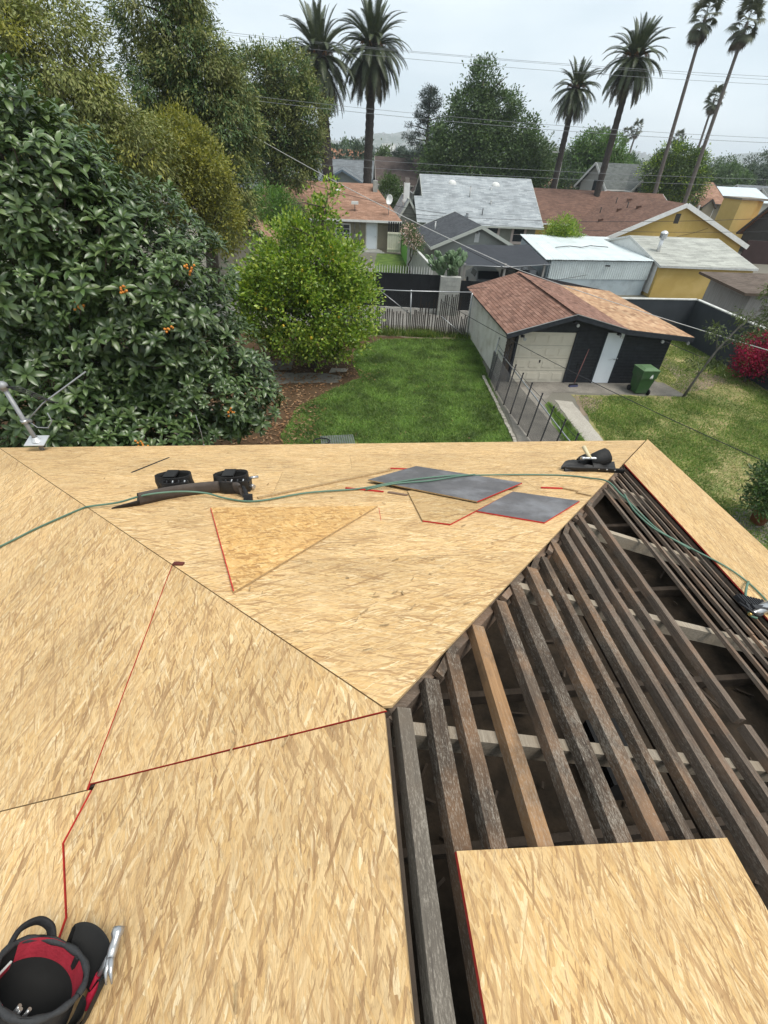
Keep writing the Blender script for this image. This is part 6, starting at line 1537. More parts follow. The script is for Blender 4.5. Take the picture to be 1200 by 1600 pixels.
# ---------------------------------------------------------------- overhead wires
M_CABLE = simple('black_cable', (.03, .03, .032), (.022, .022, .024), 5, .6)
M_CABLE_GREY = simple('grey_cable', (.22, .23, .245), (.18, .19, .20), 5, .6)
M_CABLE_PALE = simple('pale_cable', (.50, .50, .49), (.42, .42, .41), 5, .6)
def wire(a, b, sag, r, m, label, group=None, n=28):
    a, b = Vector(a), Vector(b); mb = MB(); mb.tube([a.lerp(b, i / n) - ZV * sag * 4 * (i / n) * (1 - i / n) for i in range(n + 1)], r, 5)
    return solo(mb, 'power_line', m, label, 'wire', group or 'overhead wires')
wire((-40, 56, 15.9), (48, 54, 13.5), .9, .012, M_CABLE_GREY, 'highest thin wire across the sky, upper of its pair')
wire((-40, 56, 15.45), (48, 54, 13.0), .9, .012, M_CABLE_GREY, 'thin sky wire just below the highest one')
wire((-40, 57, 15.6), (48, 55, 13.2), .55, .010, M_CABLE_GREY, 'faintest sky wire running between the highest pair')
wire((-26, 40, 10.6), (40, 40, 9.1), .85, .010, M_CABLE_GREY, 'mid-height wire crossing in front of the palm trunks, upper')
wire((-26, 40.4, 10.45), (40, 40.4, 8.9), .9, .012, M_CABLE_GREY, 'mid-height wire crossing in front of the palm trunks, lower')
wire((-30, 50, 7.1), (48, 50, 6.9), .65, .012, M_CABLE_GREY, 'low wire at the level of the far roofs, upper')
wire((-30, 50, 6.5), (48, 50, 6.4), .62, .012, M_CABLE_GREY, 'low wire at the level of the far roofs, lower')
wire((-10.5, 32, 8.5), (5.5, 24.2, 3.08), .25, .018, M_CABLE_PALE, 'pale service wire running down from the left trees to the garage ridge')
wire((5.5, 24.2, 3.08), (16.2, 15.6, 1.75), .12, .016, M_CABLE_PALE, 'pale wire passing over the tan garage roof toward the right edge')
wire((-9.5, 42, 5.6), (3.8, 43.5, 3.4), .35, .015, M_CABLE, 'black cable hanging over the tan-brown house roof')
wire((.2, 46.4, 3.0), (34, 45, 4.4), .5, .015, M_CABLE, 'black cable sagging across the grey and brown roofs, upper')
wire((.3, 45, 2.9), (36, 42, 4.0), .65, .013, M_CABLE, 'thin black cable sagging across the grey and brown roofs, lower')
wire((3.4, 25.5, 3.55), (11.4, 16.9, 1.72), .08, .012, M_CABLE, 'black wire crossing the red part of the garage roof')
wire((2.0, 20.6, 2.3), (10.9, 8.5, 1.35), .25, .011, M_CABLE, 'black wire slanting across the garage front and the right yard')
wire((3.3, 23.5, 2.2), (9.0, 23.8, 3.0), .1, .009, M_CABLE, 'short thin wire over the red shingles')

# ---------------------------------------------------------------- things in the yards
M_BIN = simple('green_bin_plastic', (.045, .105, .038), (.035, .085, .03), 2, .5, .05, 20, dirt=(.08, .11, .07), dscale=2.5)
M_BINLID = simple('faded_bin_lid', (.10, .17, .085), (.075, .135, .062), 3, .55)
bn = thing('wheelie_bin', 'green wheeled rubbish bin with a white mark before the charcoal garage wall', 'bin', (9.95, 17.45, 0), rz=rad(8))
mb = MB()
def taper(mb, x0, x1, y0, y1, z0, X0, X1, Y0, Y1, z1, mi=0):
    v = [(x0, y0, z0), (x1, y0, z0), (x1, y1, z0), (x0, y1, z0), (X0, Y0, z1), (X1, Y0, z1), (X1, Y1, z1), (X0, Y1, z1)]
    mb.add(v, [(3, 2, 1, 0), (4, 5, 6, 7), (0, 1, 5, 4), (1, 2, 6, 5), (2, 3, 7, 6), (3, 0, 4, 7)], mi)
taper(mb, -.24, .24, -.22, .24, .06, -.29, .29, -.30, .30, .68); taper(mb, -.315, .315, -.33, .33, .682, -.33, .33, -.345, .345, .98); mb.build('body', M_BIN, bn)
mb = MB(); taper(mb, -.345, .345, -.36, .36, .983, -.345, .345, -.36, .36, 1.02); taper(mb, -.31, .31, -.32, .3, 1.02, -.2, .2, -.2, .18, 1.075); mb.build('lid', M_BINLID, bn)
for x in (-.27, .27):
    mb = MB(); mb.lathe([(.001, -.03), (.09, -.03), (.115, -.02), (.115, .02), (.09, .03), (.001, .03)], (x, -.24 if x > 0 else .24, .115), 14, 0, (0, 1, 0), (0, 0, 1), (1, 0, 0)); mb.build('wheel', M_IRON, bn)
mb = MB(); mb.tube([(-.28, .37, .93), (-.28, .42, .95), (.28, .42, .95), (.28, .37, .93)], .016, 6); mb.build('handle', M_BIN, bn)
mb = MB(); mb.add([(.02, -.347, .74), (.14, -.3475, .74), (.13, -.348, .80), (.09, -.349, .88), (.06, -.3485, .84), (.03, -.348, .80)], [tuple(range(6))]); mb.obox((.08, -.349, .715), (.07, 0, 0), (0, .001, 0), (0, 0, .008)); mb.build('white_emblem', M_WHITE, bn)
br = thing('broom', 'broom with a reddish handle and blue bristles leaning on the charcoal wall', 'broom', (7.6, 17.7, 0))
mb = MB(); mb.tube([(7.44, 17.72, .1), (7.74, 18.06, 1.42)], .015, 7); mb.build('handle', simple('faded_red_handle', (.26, .11, .10), (.2, .09, .085), 6, .6), br)
mb = MB(); mb.obox((7.42, 17.70, .09), (.17, .05, 0), (-.015, .03, 0), (0, 0, .028)); mb.obox((7.42, 17.69, .035), (.18, .05, 0), (-.02, .045, 0), (0, 0, .032), 1); mb.build('head', [M_IRON, simple('blue_bristle', (.07, .075, .16), (.05, .055, .12), 30, .8)], br)
# young tree on the right, leaning
yt = thing('young_tree', 'thin leaning young tree with sparse drooping leaves on the right yard', 'tree', (11.68, 17.2, 0))
mb = MB(); P_ = [(11.68, 17.2, 0), (11.8, 17.15, .9), (12.0, 17.1, 1.9), (12.3, 17.05, 2.7), (12.7, 17.0, 3.4), (13.1, 17.0, 4.0)]
mb.tube(P_, [.055, .042, .036, .03, .022, .012], 7)
yb_ = []
for (a, q) in ((2, (12.7, 16.6, 2.7)), (2, (11.7, 17.3, 2.6)), (3, (13.1, 17.3, 3.1)), (3, (12.2, 17.0, 3.3)), (4, (13.4, 16.9, 3.6)), (4, (12.9, 17.2, 4.1)), (3, (12.9, 16.7, 2.9)), (1, (12.3, 17.2, 1.5)), (1, (11.5, 17.0, 1.4)), (2, (12.6, 17.5, 2.2)), (5, (13.5, 17.1, 4.4)), (4, (13.6, 17.3, 3.2))):
    s_ = Vector(P_[a]); q = Vector(q); mb.tube([s_, s_.lerp(q, .5) + ZV * .12, q], [.016, .011, .005], 5); yb_ += [(*q, .3, .3, .2), (*s_.lerp(q, .75), .25, .25, .16)]
mb.build('trunk', M_BARK_GREY, yt); crown('crown', yb_, 2300, .15, .042, [island('thin_green_leaf', [(.075, .105, .03), (.11, .14, .042), (.055, .08, .025)], .5, .35, .25, 1)], yt, clump=.14, per=16, hang=.9, up=-.1, shell=.2, seed=101)
tree('bougainvillea', 'deep red bougainvillea bush at the right edge before the black wall', (15.3, 19.2, 0), (15.3, 19.2, .9), .05, [(15.2, 19.2, 1.35, .75, .7, .8), (15.8, 19.2, 1.0, .7, .7, .75), (15.0, 19.1, .8, .45, .5, .5)], 9000, .085, .055, [LF_RED, LF_DARK], clump=.15, per=25, mixf=.14, seed=102, cat='bush', group=None)
sp_ = thing('potted_shrub', 'leafy green shrub in a terracotta pot at the right edge by the path', 'potted plant', (9.75, 9.35, 0))
mb = MB(); mb.lathe([(.001, 0), (.16, 0), (.22, .34), (.25, .34), (.25, .42), (.21, .42), (.2, .36), (.001, .36)], (9.75, 9.3, 0), 18); mb.build('pot', simple('terracotta', (.33, .12, .06), (.26, .09, .045), 5, .8, .2, 30), sp_)
mb = MB()
for k in range(12): a = k * 2.4; mb.tube([(9.75, 9.3, .35), (9.75 + .2 * math.cos(a), 9.3 + .2 * math.sin(a), .9), (9.72 + .42 * math.cos(a), 9.3 + .4 * math.sin(a), 1.35 + .1 * (k % 4))], [.014, .01, .005], 5)
mb.build('stems', M_BARK_GREY, sp_)
crown('foliage', [(9.7, 9.3, 1.15, .62, .55, .62), (9.55, 9.2, .8, .5, .45, .4), (9.4, 9.3, 1.4, .4, .4, .4), (9.8, 9.3, 1.75, .3, .3, .25)], 4200, .135, .04, [LF_OLD], sp_, clump=.12, per=18, up=.3, shell=.45, seed=103)
# wire crates just behind the eave
wc = thing('wire_crate', 'grey wire basket lying in the grass just beyond the roof edge', 'crate', (-1.5, 11.9, 0), rz=rad(12))
mb = MB()
for i in range(15): x = -.5 + i * .07; mb.beam((x, -.3, .3), (x, .3, .3), .012, .012); mb.beam((x, -.3, .3), (x, -.3, .02), .01, .01)
for j in range(9): y = -.3 + j * .075; mb.beam((-.5, y, .3), (.48, y, .3), .012, .012)
mb.build('grid', M_CABLE_GREY, wc)
mb = MB(); mb.tube([(-.5 + .25 * math.cos(a / 8 * 6.283), -.1 + .2 * math.sin(a / 8 * 6.283), .36) for a in range(9)], .02, 6); mb.tube([(-.9 + .25 * math.cos(a / 8 * 6.283), -.15 + .2 * math.sin(a / 8 * 6.283), .2) for a in range(9)], .02, 6); mb.build('ring', M_IRON, wc)

# ---------------------------------------------------------------- service mast at the left eave
M_CONDUIT = simple('grey_conduit', (.30, .305, .31), (.22, .225, .235), 9, .55, .1, 30, metal=.35)
mast = thing('service_mast', 'grey service mast with a cap and square flashing plate at the left eave', 'mast', (-4.33, 4.76, 4.05))
b0 = Vector((-4.33, 4.76, 4.02)); t0 = Vector((-4.52, 4.86, 4.86))
mb = MB(); mb.tube([b0, t0], .026, 12); mb.build('pipe', M_CONDUIT, mast)
mb = MB(); mb.sphere(tuple(t0 + Vector((.005, -.01, .03))), .055, 12, 8, 0, (1.1, 1, .9)); mb.lathe([(.03, -.04), (.045, -.02), (.045, .02)], tuple(t0), 12); mb.build('weather_cap', M_CONDUIT, mast)
c = b0.lerp(t0, .22); ax = (t0 - b0).normalized(); mb = MB(); mb.obox(c, EV * .115, RV * .09 + ZV * .02, Vector((-.05, -.12, .99)) * .004); mb.lathe([(.06, 0), (.045, .02), (.031, .05)], tuple(c), 12, 0, (1, 0, 0), (0, 1, 0), tuple(ax)); mb.build('flashing_plate', simple('bright_flashing', (.55, .56, .57), (.46, .47, .48), 7, .4, metal=.4), mast)
c2 = b0.lerp(t0, .52); mb = MB(); mb.lathe([(.03, -.02), (.042, -.02), (.042, .02), (.03, .02)], tuple(c2), 12, 0, (1, 0, 0), (0, 1, 0), tuple(ax)); mb.obox(c2 + Vector((.06, 0, .01)), (.03, 0, 0), (0, .012, 0), (0, 0, .012)); mb.build('clamp', M_GALV, mast)
mb = MB(); mb.tube([c2 + Vector((.04, 0, .01)), c2 + Vector((.25, .1, .2)), c2 + Vector((.75, .35, .52))], [.007, .009, .009], 6); mb.tube([c2 + Vector((.05, 0, 0)), c2 + Vector((.12, 0, -.08)), c2 + Vector((.24, .02, -.09)), c2 + Vector((.31, .04, 0)), c2 + Vector((.29, .05, .1))], .007, 6); mb.build('service_cable', M_CABLE_GREY, mast)
for k in range(3):
    mb = MB(); s_ = t0 + Vector((.05, -.02, .02)); mb.tube([s_, s_ + Vector((.14, .03, -.01 - .03 * k)), s_ + Vector((.28, .06, -.10 - .03 * k)), s_ + Vector((.40 + .03 * k, .10, -.22)), c2 + Vector((.30 + .05 * k, .12, .2))], .0065, 5); mb.build('wire', M_CABLE, mast)
mb = MB(); p_ = fpt('H', -1.95, VH, .02); mb.tube([p_, p_ + Vector((0, .01, .18)), p_ + Vector((-.03, .04, .42))], .004, 5); mb.sphere(tuple(p_), .012, 6, 5)
solo(mb, 'string_line', M_CABLE_GREY, 'thin layout string tied at the eave behind the tool belt', 'string')

# ---------------------------------------------------------------- hose
M_HOSE = simple('green_hose', (.10, .18, .13), (.075, .14, .10), 6, .45)
def spline(P, k=8):
    P = [Vector(p) for p in P]; out = []
    for i in range(len(P) - 1):
        a, b, c_, d = P[max(i - 1, 0)], P[i], P[i + 1], P[min(i + 2, len(P) - 1)]
        for j in range(k):
            t = j / k; out.append(.5 * ((2 * b) + (c_ - a) * t + (2 * a - 5 * b + 4 * c_ - d) * t * t + (3 * b - a - 3 * c_ + d) * t ** 3))
    return out + [P[-1]]
H1 = [fpt('L', 1.95, 3.5, .025), fpt('L', 2.067, 3.023, .025), fpt('L', 2.171, 2.728, .024), fpt('L', 2.24, 2.37, .026)]
H1 += [fpt('H', u, v, n) for u, v, n in ((-2.15, 2.36, .03), (-1.95, 2.40, .045), (-1.72, 2.40, .105), (-1.5, 2.52, .09), (-1.3, 2.57, .055), (-1.12, 2.49, .03), (-.858, 2.408, .026), (-.446, 2.60, .03), (.016, 2.697, .028), (.32, 2.76, .058), (.66, 2.90, .060), (1.0, 2.98, .062), (1.25, 3.01, .05), (1.55, 3.08, .03), (1.898, 3.087, .022), (2.2, 3.03, .022), (2.37, 2.92, .024), (2.47, 2.76, .03))]
H1 += [fpt('R', u, v, n) for u, v, n in ((-2.45, 2.68, .03), (-2.3, 2.72, .03), (-1.98, 2.83, .022), (-1.82, 3.086, .03), (-1.66, 3.339, .05), (-1.52, 3.47, .05), (-1.35, 3.50, .05), (-1.15, 3.46, .05), (-.9, 3.5, .05))]
mb = MB(); mb.tube(spline(H1), .008, 8); solo(mb, 'air_hose', M_HOSE, 'long green air hose running across the roof from the left edge to the nail gun', 'hose')
H2 = [fpt('H', u, v, n) for u, v, n in ((.08, 2.66, .03), (.35, 2.72, .062), (.7, 2.80, .062), (1.0, 2.93, .064), (1.2, 3.0, .06))]
mb = MB(); mb.tube(spline(H2), .008, 8); solo(mb, 'air_hose', M_HOSE, 'second short green hose run lying on the larger foil sheet', 'hose')
H3 = [fpt('R', u, v, n) for u, v, n in ((-2.43, 2.71, .045), (-2.2, 2.68, .03), (-2.0, 2.76, .022), (-1.9, 2.92, .025), (-1.80, 3.06, .03))]
mb = MB(); mb.tube(spline(H3), .008, 8); solo(mb, 'air_hose', M_HOSE, 'second green hose run slanting across the bare boards', 'hose')
H4 = [fpt('R', u, v, n) for u, v, n in ((-1.50, 3.47, .05), (-1.47, 3.42, .075), (-1.40, 3.32, .08), (-1.28, 3.20, .06), (-1.12, 3.08, .05), (-1.06, 3.02, .05), (-1.03, 3.06, .06))]
mb = MB(); mb.tube(spline(H4), .0095, 8); solo(mb, 'air_hose', M_HOSE, 'green hose loop standing up beside the nail gun', 'hose')

# ---------------------------------------------------------------- nail gun (seen in part at the right edge)
M_TOOLBLACK = simple('tool_black', (.022, .022, .024), (.014, .014, .016), 20, .5)
M_STEEL = simple('tool_steel', (.50, .50, .50), (.36, .36, .37), 25, .3, metal=.8)
ng = thing('nail_gun', 'black and silver pneumatic nail gun with a ribbed magazine at the right edge', 'nail gun', fpt('R', -1.0, 3.12, .06))
def lf(u, v, n): return fpt('R', u, v, n)
mb = MB(); a, b = lf(-1.06, 3.02, .065), lf(-1.20, 3.36, .075); mb.tube([a, a.lerp(b, .25), a.lerp(b, .3), a.lerp(b, .75), b], [.012, .014, .032, .042, .045], 12); mb.build('body', M_STEEL, ng)
mb = MB(); mb.tube([lf(-1.045, 2.985, .064), lf(-1.06, 3.02, .065)], [.011, .014], 10); mb.build('fitting', simple('brass', (.55, .40, .14), (.45, .31, .1), 9, .35, metal=.8), ng)
mb = MB(); nrm = FRR.to_3x3() @ Vector((0, 0, 1)); du = FRR.to_3x3() @ Vector((1, 0, 0)); dv = FRR.to_3x3() @ Vector((0, 1, 0))
ma, mb_ = lf(-1.20, 3.04, .055), lf(-1.20, 3.34, .065)
M_ = MB(); M_.beam(ma, mb_, .09, .035, tuple(nrm))
for k in range(9): c = ma.lerp(mb_, .08 + k * .105); M_.obox(c + nrm * .02, du * .045, dv * .008, nrm * .008)
M_.build('magazine', M_TOOLBLACK, ng)
M_ = MB(); M_.beam(lf(-1.11, 3.06, .085), lf(-1.16, 3.42, .10), .035, .03, tuple(nrm)); M_.beam(lf(-1.09, 3.03, .07), lf(-1.15, 3.05, .07), .03, .03, tuple(nrm)); M_.build('handle', M_TOOLBLACK, ng)
M_ = MB(); M_.tube(spline([lf(-1.16, 3.0, .06), lf(-1.12, 2.98, .075), lf(-1.06, 3.0, .085), lf(-1.04, 3.06, .08), lf(-1.06, 3.12, .09)]), .009, 7); M_.build('guard', M_TOOLBLACK, ng)
M_ = MB(); M_.lathe([(.001, -.02), (.045, -.02), (.05, 0), (.045, .04), (.001, .045)], tuple(lf(-1.14, 3.46, .08)), 14, 0, tuple(nrm), tuple(du), tuple(dv)); M_.build('cylinder_cap', M_STEEL, ng)

# ---------------------------------------------------------------- tool belt with two pouches on the front slope
M_LEATHER = simple('black_leather', (.020, .019, .019), (.012, .0115, .0115), 9, .55, .4, 35)
M_LINING = simple('pouch_inside', (.010, .010, .010), (.007, .007, .007), 9, .8)
M_SUEDE = simple('grey_suede', (.085, .07, .06), (.06, .05, .045), 14, .9, .3, 60)
M_WEB = simple('black_webbing', (.016, .016, .017), (.011, .011, .012), 30, .8)
def ribbon(mb, path, h, th, lean, mi=0, n=8, hs=None):
    """band standing on edge along path (slope coords), leaning by lean, height h"""
    P = spline(path, n); k = len(P); v = []; f = []
    for i, p in enumerate(P):
        d = (P[min(i + 1, k - 1)] - P[max(i - 1, 0)]).normalized(); s_ = Vector((-d.y, d.x, 0)).normalized(); hh = h if hs is None else h * hs(i / (k - 1))
        up = Vector((0, 0, 1)) * math.cos(lean) + s_ * math.sin(lean)
        for q in (p - s_ * th / 2, p + s_ * th / 2): v += [q]
        for t_ in (.33, .66, 1.0):
            b_ = .35 * th * math.sin(math.pi * min(1, t_ * .9 + .1)); v += [p + up * hh * t_ - s_ * (th / 2 + b_), p + up * hh * t_ + s_ * (th / 2 + b_)]
    for i in range(k - 1):
        o, q = i * 8, (i + 1) * 8
        ring = [0, 2, 4, 6, 7, 5, 3, 1]
        for j in range(8): a, b = ring[j], ring[(j + 1) % 8]; f.append((o + a, q + a, q + b, o + b))
    f += [(0, 1, 3, 2), (2, 3, 5, 4), (4, 5, 7, 6)]; o = (k - 1) * 8; f += [(o + 2, o + 3, o + 1, o), (o + 4, o + 5, o + 3, o + 2), (o + 6, o + 7, o + 5, o + 4)]
    mb.add(v, f, mi, True)
tbx = thing('tool_belt', 'black padded tool belt with two open pouches lying on the front slope', 'tool belt', fpt('H', -1.4, 2.6, .02))
mb = MB(); ribbon(mb, [(-1.80, 2.40, .014), (-1.62, 2.56, .014), (-1.40, 2.68, .014), (-1.2, 2.72, .014), (-1.04, 2.66, .014), (-.985, 2.56, .014)], .115, .022, -.25); mb.build('padded_belt', [M_SUEDE], tbx, FH)
mb = MB(); ribbon(mb, [(-1.98, 2.34, .013), (-1.9, 2.36, .013), (-1.79, 2.41, .013)], .07, .012, -.6, hs=lambda t: .12 + .88 * t); mb.build('belt_end', [M_LEATHER], tbx, FH)
mb = MB(); mb.tube([(-.99, 2.58, .10), (-.96, 2.52, .08), (-.93, 2.45, .03)], [.016, .018, .022], 8); mb.obox((-.93, 2.46, .04), (.035, 0, 0), (0, .02, 0), (0, .005, .028)); mb.build('buckle', [M_WEB], tbx, FH)
def pouch(parent, c, rx, ry, h, X, Yv, Zv, seed=0):
    mb = MB(); mb.lathe([(rx * .8, 0), (rx * 1.04, h * .22), (rx * 1.03, h * .65), (rx * .98, h)], c, 28, 0, X, Yv, Zv, sx=1, sy=ry / rx, wob=.06)
    mb.lathe([(rx * .98, h), (rx * .93, h + .006), (rx * .88, h * .85), (rx * .8, h * .25), (.001, h * .12)], c, 28, 1, X, Yv, Zv, sx=1, sy=ry / rx, wob=.06)
    p = mb.build('pouch', [M_LEATHER, M_LINING], parent, FH)
    return p
for (cx, cy, lab) in ((-1.63, 2.80, 0), (-1.13, 2.80, 1)):
    X, Yv, Zv = (1, .10, 0), (0, .98, .2), (.08, -.2, .97)
    p1 = pouch(tbx, (cx, cy + .0, .014), .15, .085, .165, X, Yv, Zv)
    p2 = pouch(tbx, (cx + .03, cy - .09, .012), .12, .045, .125, X, Yv, Zv)
    mb = MB(); mb.obox((cx - .01, cy - .03, .180), (.05, 0, 0), (0, .075, .012), (0, -.005, .008)); mb.build('strap', [M_LEATHER], p1, Matrix.Identity(4))
    for k in range(4):
        mb = MB(); x = cx - .06 + .05 * k; mb.tube([(x, cy - .1, .05), (x + .03, cy - .12, .11), (x + .04, cy - .125, .145)], .007, 6); mb.build('tool_end', [M_STEEL if k in (1, 3) else M_TOOLBLACK], p2, Matrix.Identity(4))
mb = MB(); mb.tube([(-1.02, 2.84, .10), (-.95, 2.82, .12), (-.90, 2.84, .12)], .014, 7); mb.tube([(-.98, 2.8, .05), (-.93, 2.76, .05)], .02, 7); mb.build('tool_end', [M_STEEL, ], tbx, FH)
mb = MB(); mb.obox((-1.01, 2.78, .06), (.05, 0, 0), (0, .06, 0), (0, 0, .05)); mb.build('small_pocket', [M_LEATHER], tbx, FH)

# --- second pouch set with a hammer near the right hip
hp = thing('tool_pouch', 'black leather tool pouch heap with a studded strap near the right hip', 'tool pouch', fpt('H', 2.6, 3.4, .02))
pouch(hp, (2.62, 3.36, .075), .075, .09, .20, (0, 1, .1), (-.42, -.05, .9), (.88, -.12, .42)); pouch(hp, (2.50, 3.40, .05), .06, .08, .14, (0, 1, 0), (-.2, 0, .97), (.95, .2, .25))
def crumple(pts, th, seed):
    r = random.Random(seed); mb = MB(); n = 9; v = []
    for j in range(n + 1):
        for i in range(n + 1):
            a, b = i / n, j / n; p = Vector(pts[0]).lerp(Vector(pts[1]), a).lerp(Vector(pts[3]).lerp(Vector(pts[2]), a), b)
            p.z += .03 * math.sin(3.1 * a + 1.3) * math.sin(math.pi * b) + r.uniform(-.006, .006); v.append(p)
    f = [(j * (n + 1) + i, j * (n + 1) + i + 1, (j + 1) * (n + 1) + i + 1, (j + 1) * (n + 1) + i) for j in range(n) for i in range(n)]
    mb.add(v, f, 0, True); mb.add([p - Vector((0, 0, th)) for p in v], [tuple(reversed(q)) for q in f], 0, True); return mb
crumple([(2.24, 3.28, .05), (2.62, 3.28, .05), (2.58, 3.40, .105), (2.38, 3.38, .10)], .02, 4).build('flap', [M_LEATHER], hp, FH)
crumple([(2.26, 3.22, .03), (2.66, 3.20, .03), (2.62, 3.28, .07), (2.30, 3.28, .06)], .02, 5).build('flap', [M_LEATHER], hp, FH)
crumple([(2.60, 3.24, .03), (2.86, 3.22, .03), (2.90, 3.36, .085), (2.62, 3.36, .085)], .02, 6).build('flap', [M_LEATHER], hp, FH)
mb = MB(); ribbon(mb, [(2.27, 3.26, .014), (2.42, 3.22, .014), (2.6, 3.2, .014), (2.78, 3.14, .014), (2.86, 3.10, .014)], .062, .016, -.5); bl = mb.build('strap', [M_LEATHER], hp, FH)
for k in range(5):
    mb = MB(); q = Vector((2.54, 3.205, .05)).lerp(Vector((2.84, 3.10, .045)), k / 4); mb.sphere((q.x, q.y - .006, q.z), .011, 8, 6); mb.build('stud', [M_STEEL], bl, Matrix.Identity(4))
hm1 = thing('hammer', 'hammer with a pale wooden handle lying on the black pouch heap', 'hammer', fpt('H', 2.6, 3.4, .1))
mb = MB(); mb.tube([(2.58, 3.30, .135), (2.565, 3.36, .18), (2.55, 3.43, .24)], [.016, .019, .023], 8); mb.build('handle', simple('pale_ash', (.62, .54, .36), (.54, .46, .29), 9, .6), hm1, FH)
mb = MB(); mb.tube([(2.48, 3.32, .13), (2.51, 3.32, .132), (2.53, 3.32, .134), (2.62, 3.30, .136), (2.70, 3.29, .125)], [.022, .022, .015, .017, .006], 8); mb.build('head', M_STEEL, hm1, FH)

# ---------------------------------------------------------------- red and black tool bag at the lower left
M_BAGBLACK = simple('black_canvas', (.016, .016, .017), (.010, .010, .011), 30, .75, .3, 90)
M_BAGTRIM = simple('charcoal_binding', (.032, .033, .035), (.024, .025, .027), 40, .7, .3, 120)
M_BAGRED = simple('red_canvas', (.34, .008, .03), (.28, .006, .024), 30, .7, .3, 90)
M_BAGRED_IN = simple('red_lining', (.30, .02, .035), (.23, .014, .026), 24, .8, .3, 80)
bag = thing('tool_bag', 'black and red canvas bucket tool bag with an open mouth at the lower left', 'tool bag', fpt('L', -.55, .95, 0))
# bag frame: x to the right (up the slope), y away along the ridge, z off the slope
BAGR = Matrix.Rotation(rad(56), 4, Vector((-.62, .78, 0)))
BM = FL @ Matrix.Translation((-.562, .95, .20)) @ Matrix(((0, 1, 0, 0), (-1, 0, 0, 0), (0, 0, 1, 0), (0, 0, 0, 1))) @ BAGR @ Matrix.Rotation(rad(-14), 4, 'Z') @ Matrix.Scale(.84, 4) @ Matrix.Translation((0, 0, -.19))
HM = FL @ Matrix.Translation((-.555, .955, .018)) @ Matrix(((0, 1, 0, 0), (-1, 0, 0, 0), (0, 0, 1, 0), (0, 0, 0, 1)))
RX, RY, BH = .135, .105, .19
mb = MB(); N = 40
prof = [(.82, 0), (.96, .02), (1.0, .08), (1.02, .14), (1.0, BH)]
mb.lathe([(r_ * RX, z) for r_, z in prof], (0, 0, 0), N, 0, sy=RY / RX, wob=.035)
mb.lathe([(.001, .004), (.8 * RX, .004)], (0, 0, 0), N, 0, sy=RY / RX); body = mb.build('body', [M_BAGBLACK], bag, BM)
mb = MB(); mb.tube([(RX * (1.0 + .03 * math.sin(3 * a * 6.2832 / N + .5)) * math.cos(a * 6.2832 / N), RY * (1.0 + .03 * math.sin(3 * a * 6.2832 / N + .5)) * math.sin(a * 6.2832 / N), BH + .010 * math.sin(2 * a * 6.2832 / N + .6)) for a in range(N + 1)], [.0095 + .002 * math.sin(a * 1.7) for a in range(N + 1)], 8, 0, False); mb.build('binding', [M_BAGTRIM], bag, BM)
mb = MB(); mb.lathe([(RX * .965, BH + .002), (RX * .93, BH - .022), (RX * .885, BH - .06)], (0, 0, 0), 28, 0, sy=RY / RX, a0=-.55, a1=2.75); mb.build('lining', [M_BAGRED_IN], bag, BM)
mb = MB(); mb.lathe([(RX * .985, BH - .004), (RX * .955, BH - .022), (RX * .915, BH - .062), (RX * .81, BH - .075), (RX * .75, .03), (.001, .02)], (0, 0, 0), N, 0, sy=RY / RX); mb.build('inner_pocket', [M_LINING], bag, BM)
mb = MB(); a0 = 1.05; mb.obox((RX * .93 * math.cos(a0), RY * .93 * math.sin(a0), BH - .012), (.006, -.004, 0), (.004, .009, 0), (0, 0, .018)); mb.build('loop', [M_BAGBLACK], bag, BM)
# red front panel with dark piping, on the near side
def arc_panel(r0, a0, a1, z0, z1, n=14, mi=0, mb=None, zf=None):
    v = []; f = []
    for i in range(n + 1):
        a = a0 + (a1 - a0) * i / n
        for z in (z0, z1 if zf is None else zf(i / n)): v.append((RX * r0 * math.cos(a), RY * r0 * math.sin(a), z))
    for i in range(n): f.append((2 * i, 2 * i + 2, 2 * i + 3, 2 * i + 1))
    mb.add(v, f, mi, True)
mb = MB(); arc_panel(1.10, -3.3, -1.75, .01, BH - .012, mb=mb); arc_panel(1.085, -1.75, -3.3, .01, BH - .012, mb=mb)
v0 = []
for i in range(15):
    a = -3.3 + 1.55 * i / 14; v0 += [(RX * 1.10 * math.cos(a), RY * 1.10 * math.sin(a), BH - .012), (RX * .98 * math.cos(a), RY * .98 * math.sin(a), BH + .004)]
mb.add(v0, [(2 * i, 2 * i + 2, 2 * i + 3, 2 * i + 1) for i in range(14)], 0, True); mb.build('red_panel', [M_BAGRED], bag, BM)
mb = MB(); mb.tube([(RX * 1.11 * math.cos(-1.72), RY * 1.11 * math.sin(-1.72), .19 - .018 * k) for k in range(11)], .009, 7); mb.build('piping', [M_BAGTRIM], bag, BM)
# outer pockets: tall one behind right, low ones along the right side
def out_pocket(ang, w, d, z0, z1, nm='outer_pocket'):
    mb = MB(); cx, cy = RX * 1.02 * math.cos(ang), RY * 1.02 * math.sin(ang); ox = Vector((math.cos(ang) / RX, math.sin(ang) / RY, 0)).normalized(); sx = Vector((-ox.y, ox.x, 0))
    prof = [(.8, z0), (1.0, z0 + .03), (1.06, z1 - .02), (1.0, z1)]
    mb.lathe([(r_ * w, z) for r_, z in prof], (cx, cy, 0), 18, 0, tuple(sx), tuple(ox), (0, 0, 1), sy=d / w, a0=0, a1=math.pi)
    mb.lathe([(w, z1), (w * .9, z1 - .004), (w * .8, z1 - .06), (.001, z1 - .08)], (cx, cy, 0), 18, 1, tuple(sx), tuple(ox), (0, 0, 1), sy=d / w, a0=0, a1=math.pi)
    return mb.build(nm, [M_BAGBLACK, M_LINING], bag, BM)
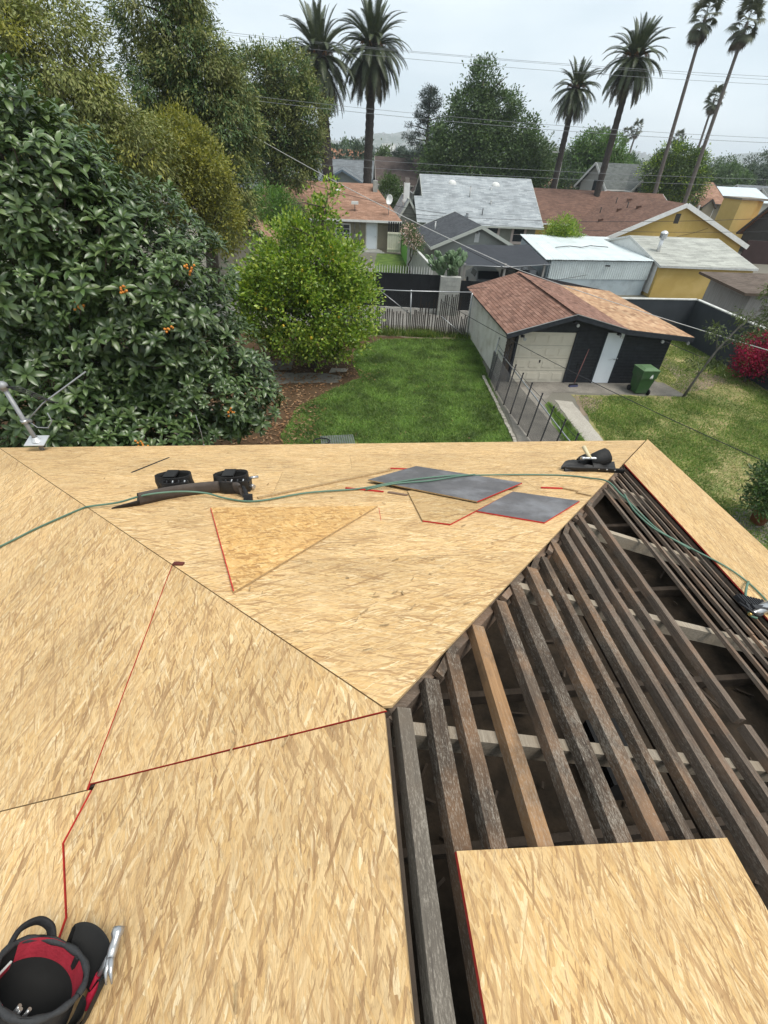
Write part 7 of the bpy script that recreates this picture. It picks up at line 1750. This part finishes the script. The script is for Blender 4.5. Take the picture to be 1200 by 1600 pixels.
out_pocket(.95, .105, .07, .02, BH + .03); out_pocket(.05, .05, .035, .02, .13); out_pocket(2.2, .055, .03, .02, .16)
mb = MB(); mb.tube(spline([(-RX * 1.0, RY * .2, BH - .01), (-RX * 1.08, RY * .6, BH + .012), (-RX * .9, RY * 1.0, BH + .016), (-RX * .6, RY * 1.12, BH + .004), (-RX * .4, RY * 1.05, BH - .02)]), .009, 8, squash=2.0); mb.build('carry_strap', [M_BAGBLACK], bag, BM)
mb = MB(); mb.obox((-RX * .80, -RY * .05, BH - .045), (.003, 0, .0), (0, .022, 0), (0, 0, .014), 0); mb.obox((-RX * .80 + .0035, -RY * .05, BH - .045), (.001, 0, 0), (0, .018, 0), (0, 0, .010), 1); mb.build('sewn_label', [M_COPING, M_BAGRED_IN], bag, BM)
for (x, y, r_) in ((-.02, -.055, .4), (.0, -.06, 1.2), (.015, -.05, .8)):
    mb = MB(); mb.tube([(x, y, .07), (x + .02 * math.cos(r_), y + .015, BH - .06)], .006, 7); mb.build('tool_end', [M_STEEL], bag, BM)
hm2 = thing('hammer', 'steel claw hammer with a red shaft standing in the side pocket of the tool bag', 'hammer', fpt('L', -.55, .86, 0))
mb = MB(); mb.tube([(.06, -.065, .04), (.085, -.035, .062), (.105, -.012, .078)], [.013, .013, .0115], 10); mb.build('grip', [M_BAGRED], hm2, HM)
mb = MB(); mb.tube([(.105, -.012, .078), (.14, .028, .095)], [.009, .010], 10); mb.build('shaft', [M_STEEL], hm2, HM)
mb = MB(); c = Vector((.142, .032, .098))
mb.tube([c + Vector((.0, .045, -.0)), c + Vector((.0, .030, 0)), c + Vector((.001, .022, 0)), c, c + Vector((.003, -.02, .004))], [.016, .016, .0115, .0125, .011], 12)
for s_ in (-1, 1): mb.tube([c + Vector((.003 + .003 * s_, -.018, .004)), c + Vector((.005 + .007 * s_, -.045, .0)), c + Vector((.006 + .009 * s_, -.068, -.014))], [.008, .006, .002], 8)
mb.build('head', [M_STEEL], hm2, HM)
# strap tail on the left edge of the bag

# sawdust chips and slivers left on the new sheets
mb = MB()
for i in range(170):
    k = random.choice('LHH'); v = random.uniform(.3, 4.4)
    u = random.uniform(-.9, .9) * v * .85 if k == 'H' else random.uniform(-1.2, .8 * v)
    p = fpt(k, u, v, .0215); M3 = FR[k][0].to_3x3(); a = random.uniform(0, 6.28); l = random.uniform(.006, .028); w = random.uniform(.0015, .004)
    mb.obox(p, M3 @ Vector((math.cos(a) * l, math.sin(a) * l, 0)), M3 @ Vector((-math.sin(a) * w, math.cos(a) * w, 0)), M3 @ Vector((0, 0, .0012)))
o = mb.build('wood_slivers', [M_OSBEDGE]); tag(o, 'tiny loose slivers and sawdust chips scattered over the new roof sheets', 'slivers', kind='stuff')
